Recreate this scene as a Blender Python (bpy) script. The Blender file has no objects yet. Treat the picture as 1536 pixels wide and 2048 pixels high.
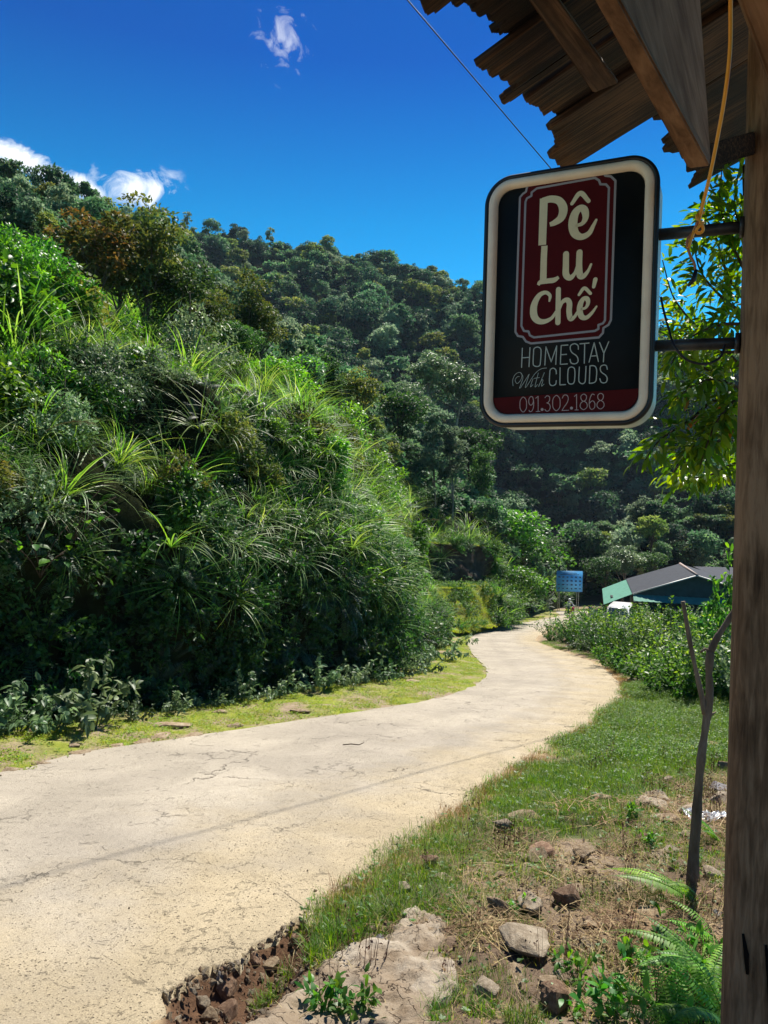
import bpy, bmesh, math, random
import numpy as np
from mathutils import Vector, Matrix, Euler

R = math.radians
rng = np.random.default_rng(7)
random.seed(7)
scene = bpy.context.scene
C = scene.collection

# ------------------------------------------------------------------ camera
F = 1507.0                       # focal length in pixels of the 1536 x 2048 photograph
CAMZ = 1.8
cam_d = bpy.data.cameras.new('camera')
cam = bpy.data.objects.new('camera', cam_d); C.objects.link(cam)
cam_d.sensor_fit = 'VERTICAL'; cam_d.sensor_height = 24.0
cam_d.lens = F / 2048 * 24.0
cam_d.clip_start = 0.05; cam_d.clip_end = 5000
CM = Matrix.Translation((0, 0, CAMZ)) @ Euler((R(90 - 0.9), 0, 0)).to_matrix().to_4x4() @ Matrix.Rotation(R(1.3), 4, 'Z')
cam.matrix_world = CM
scene.camera = cam
CR = CM.to_3x3()

# ------------------------------------------------------------------ sky, sun, exposure
SUN_EL, SUN_AZ = 55.0, 27.0      # azimuth from +Y towards +X
SUND = Vector((math.sin(R(SUN_AZ)) * math.cos(R(SUN_EL)), math.cos(R(SUN_AZ)) * math.cos(R(SUN_EL)), math.sin(R(SUN_EL))))
world = bpy.data.worlds.new('World'); scene.world = world; world.use_nodes = True
wn, wl = world.node_tree.nodes, world.node_tree.links
wn.clear()


def ray(px, py):
    v = CR @ Vector(((px - 768) / F, (1024 - py) / F, -1.0))
    return v.normalized()


def build_world():
    def N(t, **k):
        n = wn.new(t)
        for a, b in k.items(): setattr(n, a, b)
        return n

    def MATH(op, a, b=None, c=None, clamp=False):
        n = N('ShaderNodeMath', operation=op); n.use_clamp = clamp
        for i, v in enumerate((a, b, c)):
            if v is None: continue
            if isinstance(v, (int, float)): n.inputs[i].default_value = v
            else: wl.new(v, n.inputs[i])
        return n.outputs[0]
    out = N('ShaderNodeOutputWorld')
    sky = N('ShaderNodeTexSky', sky_type='NISHITA', sun_disc=False, sun_elevation=R(SUN_EL), sun_rotation=R(SUN_AZ),
            altitude=2500, air_density=1.0, dust_density=0.0, ozone_density=6.0)
    gam = N('ShaderNodeGamma'); gam.inputs[1].default_value = SKY_GAMMA
    hsv = N('ShaderNodeHueSaturation'); hsv.inputs['Saturation'].default_value = SKY_SAT; hsv.inputs['Value'].default_value = SKY_VAL
    wl.new(sky.outputs[0], gam.inputs[0]); wl.new(gam.outputs[0], hsv.inputs['Color'])
    tc = N('ShaderNodeTexCoord')
    # the air turns from deep blue overhead to cyan near the horizon
    sp = N('ShaderNodeSeparateXYZ'); wl.new(tc.outputs['Generated'], sp.inputs[0])
    rp = N('ShaderNodeValToRGB'); el = rp.color_ramp.elements
    for p_, c_ in ((0.0, (0.50, 1.25, 0.90)), (0.22, (0.30, 1.10, 0.80)), (0.34, (0.18, 0.92, 0.74)), (0.50, (0.14, 0.46, 0.64)), (1.0, (0.14, 0.42, 0.60))):
        e_ = el[0] if p_ == 0.0 else (el[-1] if p_ == 1.0 else el.new(p_)); e_.position = p_; e_.color = (*c_, 1)
    wl.new(sp.outputs['Z'], rp.inputs[0]); mm = N('ShaderNodeVectorMath', operation='MULTIPLY'); wl.new(hsv.outputs[0], mm.inputs[0]); wl.new(rp.outputs[0], mm.inputs[1])
    total = None
    # (px, py, half width, half height, tilt, bias)
    for (px, py, hw, hh, tilt, bias, sc, opac) in CLOUDS:
        d = ray(px, py)
        t1 = d.cross(Vector((0, 0, 1))).normalized(); t2 = t1.cross(d).normalized()
        a = t1 * math.cos(R(tilt)) + t2 * math.sin(R(tilt)); b = -t1 * math.sin(R(tilt)) + t2 * math.cos(R(tilt))
        da = N('ShaderNodeVectorMath', operation='DOT_PRODUCT'); wl.new(tc.outputs['Generated'], da.inputs[0]); da.inputs[1].default_value = a * (F / hw)
        db = N('ShaderNodeVectorMath', operation='DOT_PRODUCT'); wl.new(tc.outputs['Generated'], db.inputs[0]); db.inputs[1].default_value = b * (F / hh)
        dd = N('ShaderNodeVectorMath', operation='DOT_PRODUCT'); wl.new(tc.outputs['Generated'], dd.inputs[0]); dd.inputs[1].default_value = d
        front = MATH('GREATER_THAN', dd.outputs['Value'], 0.0)
        rr = MATH('SQRT', MATH('ADD', MATH('MULTIPLY', da.outputs['Value'], da.outputs['Value']), MATH('MULTIPLY', db.outputs['Value'], db.outputs['Value'])))
        noi = N('ShaderNodeTexNoise'); noi.inputs['Scale'].default_value = sc; noi.inputs['Detail'].default_value = 9; noi.inputs['Roughness'].default_value = 0.62
        noi.inputs['Distortion'].default_value = 0.7
        wl.new(tc.outputs['Generated'], noi.inputs['Vector'])
        m = MATH('ADD', MATH('SUBTRACT', 1.0, rr), MATH('MULTIPLY', MATH('SUBTRACT', noi.outputs[0], 0.5), 3.4))
        m = MATH('MULTIPLY', MATH('ADD', m, bias), 1.3, clamp=True)
        m = MATH('MULTIPLY', m, MATH('SUBTRACT', 1.7, rr, clamp=True), clamp=True)
        m = MATH('MULTIPLY', MATH('MULTIPLY', m, front), opac)
        total = m if total is None else MATH('MAXIMUM', total, m)
    mix = N('ShaderNodeMix', data_type='RGBA')
    wl.new(MATH('MULTIPLY', total, 0.86), mix.inputs['Factor']); wl.new(mm.outputs[0], mix.inputs['A'])
    mix.inputs['B'].default_value = (CLOUD_V * 0.97, CLOUD_V * 0.99, CLOUD_V, 1)
    bg = N('ShaderNodeBackground'); bg.inputs['Strength'].default_value = SKY_STR
    wl.new(mix.outputs['Result'], bg.inputs['Color']); wl.new(bg.outputs[0], out.inputs['Surface'])


SKY_GAMMA, SKY_SAT, SKY_VAL, SKY_STR = 1.2, 1.15, 0.62, 0.14
CLOUD_V = 5.6
CLOUDS = [(268, 376, 78, 40, 8, -0.05, 26.0, 1.0), (60, 325, 110, 26, -14, -0.1, 26.0, 1.0), (572, 78, 56, 76, 0, -0.50, 46.0, 0.42), (185, 380, 50, 22, -20, -0.1, 26.0, 1.0)]
build_world()
sun_d = bpy.data.lights.new('sun', 'SUN'); sun_d.energy = 5.0; sun_d.angle = R(0.53); sun_d.color = (1.0, 0.945, 0.83)
sun = bpy.data.objects.new('sun', sun_d); C.objects.link(sun)
sun.rotation_euler = SUND.to_track_quat('Z', 'Y').to_euler(); sun.location = (30, 50, 80)
scene.view_settings.view_transform = 'Standard'; scene.view_settings.look = 'None'
scene.view_settings.gamma = 1.0; scene.view_settings.use_curve_mapping = False
scene.view_settings.exposure = 0.83
scene.cycles.max_bounces = 6; scene.cycles.transparent_max_bounces = 6
scene.cycles.volume_bounces = 0

# ------------------------------------------------------------------ pixel <-> place


def P(px, py, Y):
    """the point at world depth Y seen at that pixel of the photograph"""
    r = ray(px, py); k = Y / r.y
    return np.array((r.x * k, Y, CAMZ + r.z * k))


_py = np.array([-60, -20, 0, 3, 30, 40, 50, 65, 80, 110, 150, 300, 1500], float)
_pz = np.array([6.0, 0.9, -1.8, -2.2, -5.85, -7.17, -8.3, -9.83, -11.3, -14, -17, -25, -60], float) + CAMZ


def zp(y):
    return np.interp(y, _py, _pz)


def G(px, py):
    """where the ray through that pixel meets the base slope"""
    r = ray(px, py)
    lo, hi = 0.5, 400.0
    f = lambda Y: CAMZ + r.z * Y / r.y - zp(Y)
    if f(hi) > 0: return np.array((r.x / r.y * hi, hi, zp(hi)))
    for _ in range(50):
        m = (lo + hi) / 2
        if f(m) > 0: lo = m
        else: hi = m
    return np.array((r.x / r.y * lo, lo, zp(lo)))


# ------------------------------------------------------------------ numeric helpers
def vnoise(p, seed=0):
    p = np.asarray(p, float); i = np.floor(p).astype(np.int64); f = p - i; f = f * f * (3 - 2 * f)

    def h(x, y, z):
        n = (x * 73856093) ^ (y * 19349663) ^ (z * 83492791) ^ (seed * 2654435761 & 0x7fffffff)
        n = n & 0x7fffffff; n = (n ^ (n >> 13)) * 1274126177 & 0x7fffffff
        n = (n ^ (n >> 16)) & 0xffffff
        return n / float(0xffffff)
    x, y, z = i[..., 0], i[..., 1], i[..., 2]; u, v, w = f[..., 0], f[..., 1], f[..., 2]
    a = h(x, y, z) * (1 - u) + h(x + 1, y, z) * u; b = h(x, y + 1, z) * (1 - u) + h(x + 1, y + 1, z) * u
    c = h(x, y, z + 1) * (1 - u) + h(x + 1, y, z + 1) * u; d = h(x, y + 1, z + 1) * (1 - u) + h(x + 1, y + 1, z + 1) * u
    return (a * (1 - v) + b * v) * (1 - w) + (c * (1 - v) + d * v) * w


def fbm(p, seed=0, oct=4, gain=0.5):
    p = np.asarray(p, float); s = 0; a = 1; t = 0
    for k in range(oct):
        s = s + a * (vnoise(p * (2.03 ** k), seed + k * 17) - 0.5); t += a; a *= gain
    return s / t * 2


def xy3(x, y, s): return np.stack([x * s, y * s, np.zeros_like(x)], -1)


def dist_poly(x, y, poly):
    d = np.full(np.shape(x), 1e9)
    for a, b in zip(poly[:-1], poly[1:]):
        ax, ay = a[0], a[1]; dx, dy = b[0] - ax, b[1] - ay; L = dx * dx + dy * dy + 1e-12
        t = np.clip(((x - ax) * dx + (y - ay) * dy) / L, 0, 1)
        d = np.minimum(d, np.hypot(x - ax - t * dx, y - ay - t * dy))
    return d


def inside(x, y, poly):
    r = np.zeros(np.shape(x), bool); n = len(poly)
    for i in range(n):
        x1, y1 = poly[i][0], poly[i][1]; x2, y2 = poly[(i + 1) % n][0], poly[(i + 1) % n][1]
        if y1 == y2: continue
        r ^= ((y1 > y) != (y2 > y)) & (x < (x2 - x1) * (y - y1) / (y2 - y1) + x1)
    return r


def smooth_line(pts, n):
    """Catmull-Rom resampling of an open line"""
    p = np.asarray(pts, float); q = np.vstack([2 * p[0] - p[1], p, 2 * p[-1] - p[-2]])
    seg = np.linalg.norm(np.diff(p[:, :2], axis=0), axis=1) ** 0.5; s = np.concatenate([[0], np.cumsum(seg)])
    out = []
    for t in np.linspace(0, s[-1], n):
        i = min(np.searchsorted(s, t, 'right') - 1, len(p) - 2); u = (t - s[i]) / seg[i]
        a, b, c, d = q[i], q[i + 1], q[i + 2], q[i + 3]
        out.append(0.5 * ((2 * b) + (c - a) * u + (2 * a - 5 * b + 4 * c - d) * u * u + (3 * b - a - 3 * c + d) * u ** 3))
    return np.array(out)


def norm(v): return v / (np.linalg.norm(v, axis=-1, keepdims=True) + 1e-12)


def rand_dir(n, g=None):
    g = g or rng
    return norm(g.normal(size=(n, 3)))


# ------------------------------------------------------------------ mesh builder
class MB:
    def __init__(s): s.V = []; s.F = []; s.T = []; s.M = []; s.n = 0

    def add(s, V, Fs, tint=0.5, mat=0):
        V = np.asarray(V, float).reshape(-1, 3)
        s.V.append(V); s.T.append(np.broadcast_to(np.asarray(tint, float), (len(V),)))
        for f in (Fs if isinstance(Fs, list) else [Fs]):
            f = np.asarray(f, np.int64)
            if len(f) == 0: continue
            s.F.append(f + s.n); s.M.append(np.full(len(f), mat))
        s.n += len(V); return s

    def box(s, c, size, rot=None, mat=0, tint=0.5):
        h = np.array(size) / 2; v = np.array([(x, y, z) for x in (-1, 1) for y in (-1, 1) for z in (-1, 1)], float) * h
        if rot is not None: v = v @ np.array(rot).T
        f = [[0, 1, 3, 2], [4, 6, 7, 5], [0, 4, 5, 1], [2, 3, 7, 6], [0, 2, 6, 4], [1, 5, 7, 3]]
        return s.add(v + np.array(c), np.array(f), tint, mat)

    def hexa(s, eight, mat=0):
        """corners: near a,b,c,d then far a,b,c,d"""
        return s.add(eight, np.array([[0, 1, 2, 3], [7, 6, 5, 4], [0, 4, 5, 1], [1, 5, 6, 2], [2, 6, 7, 3], [3, 7, 4, 0]]), 0.5, mat)

    def tube(s, pts, rad, n=8, mat=0, cap=True, tint=0.5):
        p = np.asarray(pts, float); rad = np.broadcast_to(np.asarray(rad, float), (len(p),))
        t = norm(np.gradient(p, axis=0)); up = np.array((0, 0, 1.0)) if abs(t[0][2]) < 0.9 else np.array((1.0, 0, 0))
        a = norm(np.cross(t[0], up)); V = []
        for i in range(len(p)):
            a = norm(a - t[i] * np.dot(a, t[i])); b = np.cross(t[i], a)
            an = np.arange(n) * 2 * math.pi / n
            V.append(p[i] + rad[i] * (np.cos(an)[:, None] * a + np.sin(an)[:, None] * b))
        V = np.vstack(V); i = np.arange(len(p) - 1)[:, None] * n; j = np.arange(n)[None]; k = (j + 1) % n
        Fq = np.stack([i + j, i + k, i + n + k, i + n + j], -1).reshape(-1, 4); Fs = [Fq]
        if cap: Fs += [np.array([list(range(n))[::-1]]), np.array([[(len(p) - 1) * n + q for q in range(n)]])]
        return s.add(V, Fs, tint, mat)

    def mesh(s, name, mats, smooth=False):
        me = bpy.data.meshes.new(name); V = np.vstack(s.V)
        me.vertices.add(len(V)); me.vertices.foreach_set('co', V.astype(np.float32).ravel())
        lt = np.concatenate([np.full(len(f), f.shape[1]) for f in s.F]); ls = np.concatenate([[0], np.cumsum(lt)[:-1]])
        li = np.concatenate([f.ravel() for f in s.F])
        me.loops.add(len(li)); me.loops.foreach_set('vertex_index', li.astype(np.int32))
        me.polygons.add(len(lt)); me.polygons.foreach_set('loop_start', ls.astype(np.int32)); me.polygons.foreach_set('loop_total', lt.astype(np.int32))
        me.polygons.foreach_set('material_index', np.concatenate(s.M).astype(np.int32))
        if smooth: me.polygons.foreach_set('use_smooth', np.ones(len(lt), bool))
        for m in (mats if isinstance(mats, list) else [mats]): me.materials.append(m)
        at = me.attributes.new('tint', 'FLOAT', 'POINT'); at.data.foreach_set('value', np.concatenate(s.T).astype(np.float32))
        me.update(calc_edges=True); return me


def tag(o, label=None, cat=None, group=None, kind=None):
    if label: o['label'] = label
    if cat: o['category'] = cat
    if group: o['group'] = group
    if kind: o['kind'] = kind
    return o


def link(name, me, parent=None, loc=None, rot=None, scale=None):
    o = bpy.data.objects.new(name, me); C.objects.link(o)
    if parent is not None: o.parent = parent
    if loc is not None: o.location = tuple(loc)
    if rot is not None: o.rotation_euler = tuple(rot)
    if scale is not None: o.scale = (scale,) * 3 if isinstance(scale, (int, float)) else tuple(scale)
    return o


def obj(name, mb, mats, parent=None, smooth=False, **k):
    return link(name, mb.mesh(name, mats, smooth), parent, **k)


def empty(name, loc=(0, 0, 0), rz=0.0):
    o = bpy.data.objects.new(name, None); C.objects.link(o); o.location = tuple(loc); o.rotation_euler = (0, 0, rz)
    o.empty_display_size = 0.1
    return o


def sub(o, *vals):
    """world coordinates -> coordinates of the thing placed at o"""
    return np.asarray(vals[0], float) - np.array(o.location)


# ------------------------------------------------------------------ materials
def mat_base(name):
    m = bpy.data.materials.new(name); m.use_nodes = True; nt = m.node_tree; nt.nodes.clear()
    return m, nt.nodes, nt.links


def nd(nodes, t, ins=None, **k):
    n = nodes.new(t)
    for a, b in k.items(): setattr(n, a, b)
    for a, b in (ins or {}).items(): n.inputs[a].default_value = b
    return n


def ramp(nodes, stops):
    r = nodes.new('ShaderNodeValToRGB'); e = r.color_ramp.elements
    while len(e) < len(stops): e.new(0.5)
    for i, (p, c) in enumerate(stops): e[i].position = p; e[i].color = (*c, 1) if len(c) == 3 else c
    return r


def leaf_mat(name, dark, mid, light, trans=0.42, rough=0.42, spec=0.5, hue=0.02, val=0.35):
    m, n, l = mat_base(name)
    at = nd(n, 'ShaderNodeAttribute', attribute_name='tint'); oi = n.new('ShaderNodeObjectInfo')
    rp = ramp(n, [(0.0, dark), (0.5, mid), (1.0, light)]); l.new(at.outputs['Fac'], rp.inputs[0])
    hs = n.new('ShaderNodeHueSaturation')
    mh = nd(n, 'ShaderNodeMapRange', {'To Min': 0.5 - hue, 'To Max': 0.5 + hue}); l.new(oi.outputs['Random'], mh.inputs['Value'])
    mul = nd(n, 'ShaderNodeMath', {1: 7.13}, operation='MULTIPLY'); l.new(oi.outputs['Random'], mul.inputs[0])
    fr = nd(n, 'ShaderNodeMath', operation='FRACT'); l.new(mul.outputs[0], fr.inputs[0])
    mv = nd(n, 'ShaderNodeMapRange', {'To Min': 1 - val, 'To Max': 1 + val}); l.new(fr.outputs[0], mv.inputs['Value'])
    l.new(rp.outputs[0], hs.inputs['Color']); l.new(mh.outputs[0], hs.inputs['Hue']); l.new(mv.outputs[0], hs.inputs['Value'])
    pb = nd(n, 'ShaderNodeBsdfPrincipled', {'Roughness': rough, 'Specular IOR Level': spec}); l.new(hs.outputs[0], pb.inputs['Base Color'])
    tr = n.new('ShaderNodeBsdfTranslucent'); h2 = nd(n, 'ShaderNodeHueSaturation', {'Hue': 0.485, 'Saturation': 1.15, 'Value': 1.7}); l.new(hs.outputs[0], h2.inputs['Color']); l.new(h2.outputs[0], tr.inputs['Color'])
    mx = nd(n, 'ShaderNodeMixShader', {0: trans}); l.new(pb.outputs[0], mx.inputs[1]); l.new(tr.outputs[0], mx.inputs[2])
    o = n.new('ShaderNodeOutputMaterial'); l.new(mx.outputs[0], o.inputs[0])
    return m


def rock_mat(name, c1, c2, c3, scale=6.0, bump=0.5, rough=0.9, spec=0.2, stretch=(1, 1, 1), bscale=3.0):
    m, n, l = mat_base(name)
    tc = n.new('ShaderNodeTexCoord'); mp = nd(n, 'ShaderNodeMapping'); mp.inputs['Scale'].default_value = stretch; l.new(tc.outputs['Object'], mp.inputs[0])
    n1 = nd(n, 'ShaderNodeTexNoise', {'Scale': scale, 'Detail': 8.0, 'Roughness': 0.65}); l.new(mp.outputs[0], n1.inputs['Vector'])
    n2 = nd(n, 'ShaderNodeTexNoise', {'Scale': scale * bscale * 2, 'Detail': 8.0, 'Roughness': 0.7}); l.new(mp.outputs[0], n2.inputs['Vector'])
    rp = ramp(n, [(0.32, c1), (0.5, c2), (0.68, c3)]); l.new(n1.outputs[0], rp.inputs[0])
    oi = n.new('ShaderNodeObjectInfo'); mv = nd(n, 'ShaderNodeMapRange', {'To Min': 0.8, 'To Max': 1.2}); l.new(oi.outputs['Random'], mv.inputs['Value'])
    hs = n.new('ShaderNodeHueSaturation'); l.new(rp.outputs[0], hs.inputs['Color']); l.new(mv.outputs[0], hs.inputs['Value'])
    bp = nd(n, 'ShaderNodeBump', {'Strength': bump, 'Distance': 0.02}); l.new(n2.outputs[0], bp.inputs['Height'])
    pb = nd(n, 'ShaderNodeBsdfPrincipled', {'Roughness': rough, 'Specular IOR Level': spec}); l.new(hs.outputs[0], pb.inputs['Base Color']); l.new(bp.outputs[0], pb.inputs['Normal'])
    o = n.new('ShaderNodeOutputMaterial'); l.new(pb.outputs[0], o.inputs[0])
    return m


def plain(name, col, rough=0.5, spec=0.5, metal=0.0, noise=0.0, nscale=20.0, bump=0.0, trans=0.0):
    m, n, l = mat_base(name)
    pb = nd(n, 'ShaderNodeBsdfPrincipled', {'Roughness': rough, 'Specular IOR Level': spec, 'Metallic': metal, 'Base Color': (*col, 1), 'Transmission Weight': trans})
    if noise or bump:
        tc = n.new('ShaderNodeTexCoord'); nn = nd(n, 'ShaderNodeTexNoise', {'Scale': nscale, 'Detail': 7.0, 'Roughness': 0.65}); l.new(tc.outputs['Object'], nn.inputs['Vector'])
        a = tuple(c * (1 - noise) for c in col); b = tuple(min(1, c * (1 + noise)) for c in col)
        rp = ramp(n, [(0.3, a), (0.7, b)]); l.new(nn.outputs[0], rp.inputs[0]); l.new(rp.outputs[0], pb.inputs['Base Color'])
        if bump:
            bp = nd(n, 'ShaderNodeBump', {'Strength': bump, 'Distance': 0.01}); l.new(nn.outputs[0], bp.inputs['Height']); l.new(bp.outputs[0], pb.inputs['Normal'])
    o = n.new('ShaderNodeOutputMaterial'); l.new(pb.outputs[0], o.inputs[0])
    return m


M = {}
M['leaf_bank'] = leaf_mat('leaf_bank', (0.012, 0.042, 0.014), (0.055, 0.145, 0.028), (0.22, 0.36, 0.06), trans=0.42, spec=0.3)
M['leaf_broad'] = leaf_mat('leaf_broad', (0.02, 0.07, 0.02), (0.06, 0.175, 0.03), (0.18, 0.36, 0.05), trans=0.45, rough=0.42, spec=0.35)
M['leaf_grey'] = leaf_mat('leaf_grey', (0.035, 0.07, 0.035), (0.10, 0.165, 0.075), (0.26, 0.35, 0.18), trans=0.32, rough=0.45, spec=0.35)
M['leaf_reed'] = leaf_mat('leaf_reed', (0.05, 0.13, 0.025), (0.12, 0.26, 0.045), (0.32, 0.42, 0.11), trans=0.5, rough=0.45, spec=0.35)
M['leaf_fern'] = leaf_mat('leaf_fern', (0.035, 0.10, 0.02), (0.10, 0.26, 0.035), (0.27, 0.50, 0.07), trans=0.5, rough=0.5)
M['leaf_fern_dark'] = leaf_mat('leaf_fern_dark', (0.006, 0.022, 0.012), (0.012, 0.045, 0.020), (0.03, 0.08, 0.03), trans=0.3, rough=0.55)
M['leaf_tree'] = leaf_mat('leaf_tree', (0.010, 0.032, 0.013), (0.038, 0.095, 0.026), (0.12, 0.21, 0.045), trans=0.38, spec=0.2, rough=0.55)
M['leaf_olive'] = leaf_mat('leaf_olive', (0.03, 0.05, 0.015), (0.07, 0.11, 0.028), (0.19, 0.18, 0.04), trans=0.38, spec=0.2, rough=0.55)
M['leaf_russet'] = leaf_mat('leaf_russet', (0.03, 0.055, 0.015), (0.09, 0.11, 0.028), (0.26, 0.15, 0.045), trans=0.38, spec=0.2, rough=0.55)
M['leaf_far'] = leaf_mat('leaf_far', (0.02, 0.052, 0.030), (0.065, 0.135, 0.062), (0.18, 0.28, 0.12), trans=0.42, rough=0.6, spec=0.3, val=0.42)
M['far_pale'] = leaf_mat('far_pale', (0.04, 0.075, 0.045), (0.11, 0.17, 0.10), (0.26, 0.33, 0.20), trans=0.4, rough=0.6, spec=0.2)
M['far_dark'] = leaf_mat('far_dark', (0.008, 0.024, 0.016), (0.026, 0.062, 0.034), (0.07, 0.12, 0.05), trans=0.35, rough=0.6, spec=0.2)
M['far_yellow'] = leaf_mat('far_yellow', (0.03, 0.06, 0.02), (0.10, 0.15, 0.04), (0.24, 0.26, 0.08), trans=0.42, rough=0.6, spec=0.2)
M['leaf_peach'] = leaf_mat('leaf_peach', (0.04, 0.13, 0.02), (0.10, 0.26, 0.03), (0.28, 0.40, 0.05), trans=0.55, rough=0.36)
M['leaf_orange'] = leaf_mat('leaf_orange', (0.30, 0.14, 0.04), (0.45, 0.18, 0.05), (0.5, 0.3, 0.08), trans=0.45)
M['grass'] = leaf_mat('grass', (0.04, 0.10, 0.015), (0.10, 0.21, 0.025), (0.30, 0.33, 0.06), trans=0.45, rough=0.5, hue=0.015, val=0.25)
M['turf'] = leaf_mat('turf', (0.13, 0.21, 0.02), (0.25, 0.36, 0.03), (0.42, 0.42, 0.07), trans=0.4, rough=0.6, hue=0.02, val=0.2)
M['dry'] = leaf_mat('dry', (0.08, 0.045, 0.02), (0.22, 0.14, 0.07), (0.42, 0.32, 0.18), trans=0.15, rough=0.8, spec=0.2)
M['fringe'] = leaf_mat('fringe', (0.10, 0.12, 0.03), (0.26, 0.15, 0.06), (0.34, 0.24, 0.10), trans=0.35, rough=0.7)
M['dry_stalk'] = leaf_mat('dry_stalk', (0.05, 0.025, 0.015), (0.12, 0.06, 0.035), (0.25, 0.17, 0.09), trans=0.1, rough=0.8)
M['bark'] = rock_mat('bark', (0.035, 0.024, 0.016), (0.075, 0.052, 0.034), (0.13, 0.10, 0.07), 9, 0.8, stretch=(1, 1, 0.25))
M['bark_grey'] = rock_mat('bark_grey', (0.09, 0.07, 0.05), (0.18, 0.14, 0.105), (0.30, 0.25, 0.20), 9, 0.6, stretch=(1, 1, 0.3))
M['rock_pale'] = rock_mat('rock_pale', (0.24, 0.185, 0.125), (0.43, 0.345, 0.25), (0.58, 0.49, 0.37), 7, 1.0, bscale=4)
M['rock_tan'] = rock_mat('rock_tan', (0.19, 0.13, 0.08), (0.34, 0.25, 0.16), (0.46, 0.37, 0.26), 7, 0.9)
M['rock_brown'] = rock_mat('rock_brown', (0.14, 0.08, 0.05), (0.25, 0.155, 0.10), (0.36, 0.25, 0.17), 8, 0.9)
M['rock_grey'] = rock_mat('rock_grey', (0.13, 0.12, 0.13), (0.22, 0.21, 0.22), (0.36, 0.34, 0.34), 9, 0.7)


def wood_mat(name, c1, c2, c3, axis=0, scale=30.0, bump=0.6, st=0.06):
    m, n, l = mat_base(name)
    tc = n.new('ShaderNodeTexCoord'); mp = nd(n, 'ShaderNodeMapping'); s = [1.0, 1.0, 1.0]; s[axis] = st; mp.inputs['Scale'].default_value = s
    l.new(tc.outputs['Object'], mp.inputs[0])
    n1 = nd(n, 'ShaderNodeTexNoise', {'Scale': scale, 'Detail': 9.0, 'Roughness': 0.6, 'Distortion': 0.5}); l.new(mp.outputs[0], n1.inputs['Vector'])
    n3 = nd(n, 'ShaderNodeTexNoise', {'Scale': 3.0, 'Detail': 4.0}); l.new(tc.outputs['Object'], n3.inputs['Vector'])
    n2 = nd(n, 'ShaderNodeTexNoise', {'Scale': scale * 4, 'Detail': 6.0, 'Roughness': 0.7}); l.new(mp.outputs[0], n2.inputs['Vector'])
    ad = nd(n, 'ShaderNodeMath', operation='ADD'); l.new(n1.outputs[0], ad.inputs[0])
    m3 = nd(n, 'ShaderNodeMath', {1: 0.7}, operation='MULTIPLY'); l.new(n3.outputs[0], m3.inputs[0]); l.new(m3.outputs[0], ad.inputs[1])
    sb = nd(n, 'ShaderNodeMath', {1: 0.35}, operation='SUBTRACT'); l.new(ad.outputs[0], sb.inputs[0])
    rp = ramp(n, [(0.3, c1), (0.5, c2), (0.72, c3)]); oi = n.new('ShaderNodeObjectInfo'); sh_ = nd(n, 'ShaderNodeMapRange', {'To Min': -0.10, 'To Max': 0.10}); l.new(oi.outputs['Random'], sh_.inputs['Value']); ad3 = nd(n, 'ShaderNodeMath', operation='ADD'); l.new(sb.outputs[0], ad3.inputs[0]); l.new(sh_.outputs[0], ad3.inputs[1]); l.new(ad3.outputs[0], rp.inputs[0])
    a2 = nd(n, 'ShaderNodeMath', operation='ADD'); l.new(n1.outputs[0], a2.inputs[0]); l.new(n2.outputs[0], a2.inputs[1])
    bp = nd(n, 'ShaderNodeBump', {'Strength': bump, 'Distance': 0.006}); l.new(a2.outputs[0], bp.inputs['Height'])
    pb = nd(n, 'ShaderNodeBsdfPrincipled', {'Roughness': 0.85, 'Specular IOR Level': 0.2}); l.new(rp.outputs[0], pb.inputs['Base Color']); l.new(bp.outputs[0], pb.inputs['Normal'])
    o = n.new('ShaderNodeOutputMaterial'); l.new(pb.outputs[0], o.inputs[0]); return m


M['plank'] = wood_mat('plank', (0.010, 0.006, 0.004), (0.034, 0.018, 0.010), (0.12, 0.060, 0.028), axis=0, scale=95, bump=0.6, st=0.03)
M['beam'] = wood_mat('beam', (0.11, 0.058, 0.032), (0.23, 0.125, 0.068), (0.34, 0.20, 0.115), axis=2, scale=42, bump=0.9)
M['beam_shade'] = wood_mat('beam_shade', (0.13, 0.066, 0.042), (0.22, 0.122, 0.08), (0.32, 0.19, 0.13), axis=2, scale=42, bump=0.9)  # beam wood toned greyer: shade of the side face put into its colour
M['beam_dark'] = wood_mat('beam_dark', (0.03, 0.016, 0.010), (0.085, 0.045, 0.026), (0.17, 0.095, 0.055), axis=2, scale=55, bump=1.0)
M['post'] = wood_mat('post', (0.075, 0.042, 0.022), (0.20, 0.118, 0.064), (0.36, 0.225, 0.13), axis=2, scale=60, bump=0.9, st=0.11)

# ------------------------------------------------------------------ road edges on the slope
Redge_px = [(290, 2048), (360, 2000), (450, 1945), (530, 1900), (600, 1850), (655, 1800), (770, 1715), (860, 1650), (930, 1600), (1010, 1545), (1120, 1480), (1190, 1440), (1238, 1405),
            (1245, 1378), (1225, 1348), (1175, 1320), (1110, 1297), (1078, 1284), (1072, 1276), (1090, 1264), (1118, 1252), (1160, 1244), (1215, 1236)]
Ledge_px = [(0, 1545), (130, 1512), (330, 1480), (600, 1440), (790, 1412), (860, 1400), (930, 1380), (968, 1358), (972, 1338), (955, 1318), (940, 1300), (936, 1285), (948, 1270), (990, 1256), (1050, 1245), (1100, 1236), (1130, 1230), (1180, 1222)]
RE = np.array([(-5.2, -6.0), (-3.4, -1.5), (-1.9, 1.4)] + [tuple(G(*p)[:2]) for p in Redge_px] + [(60, 72)])
LE = np.array([(-13.0, -5.0), (-9.5, 0.5), (-6.4, 5.0)] + [tuple(G(*p)[:2]) for p in Ledge_px] + [(60, 84)])
RE = smooth_line(RE, 420); LE = smooth_line(LE, 420)
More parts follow.
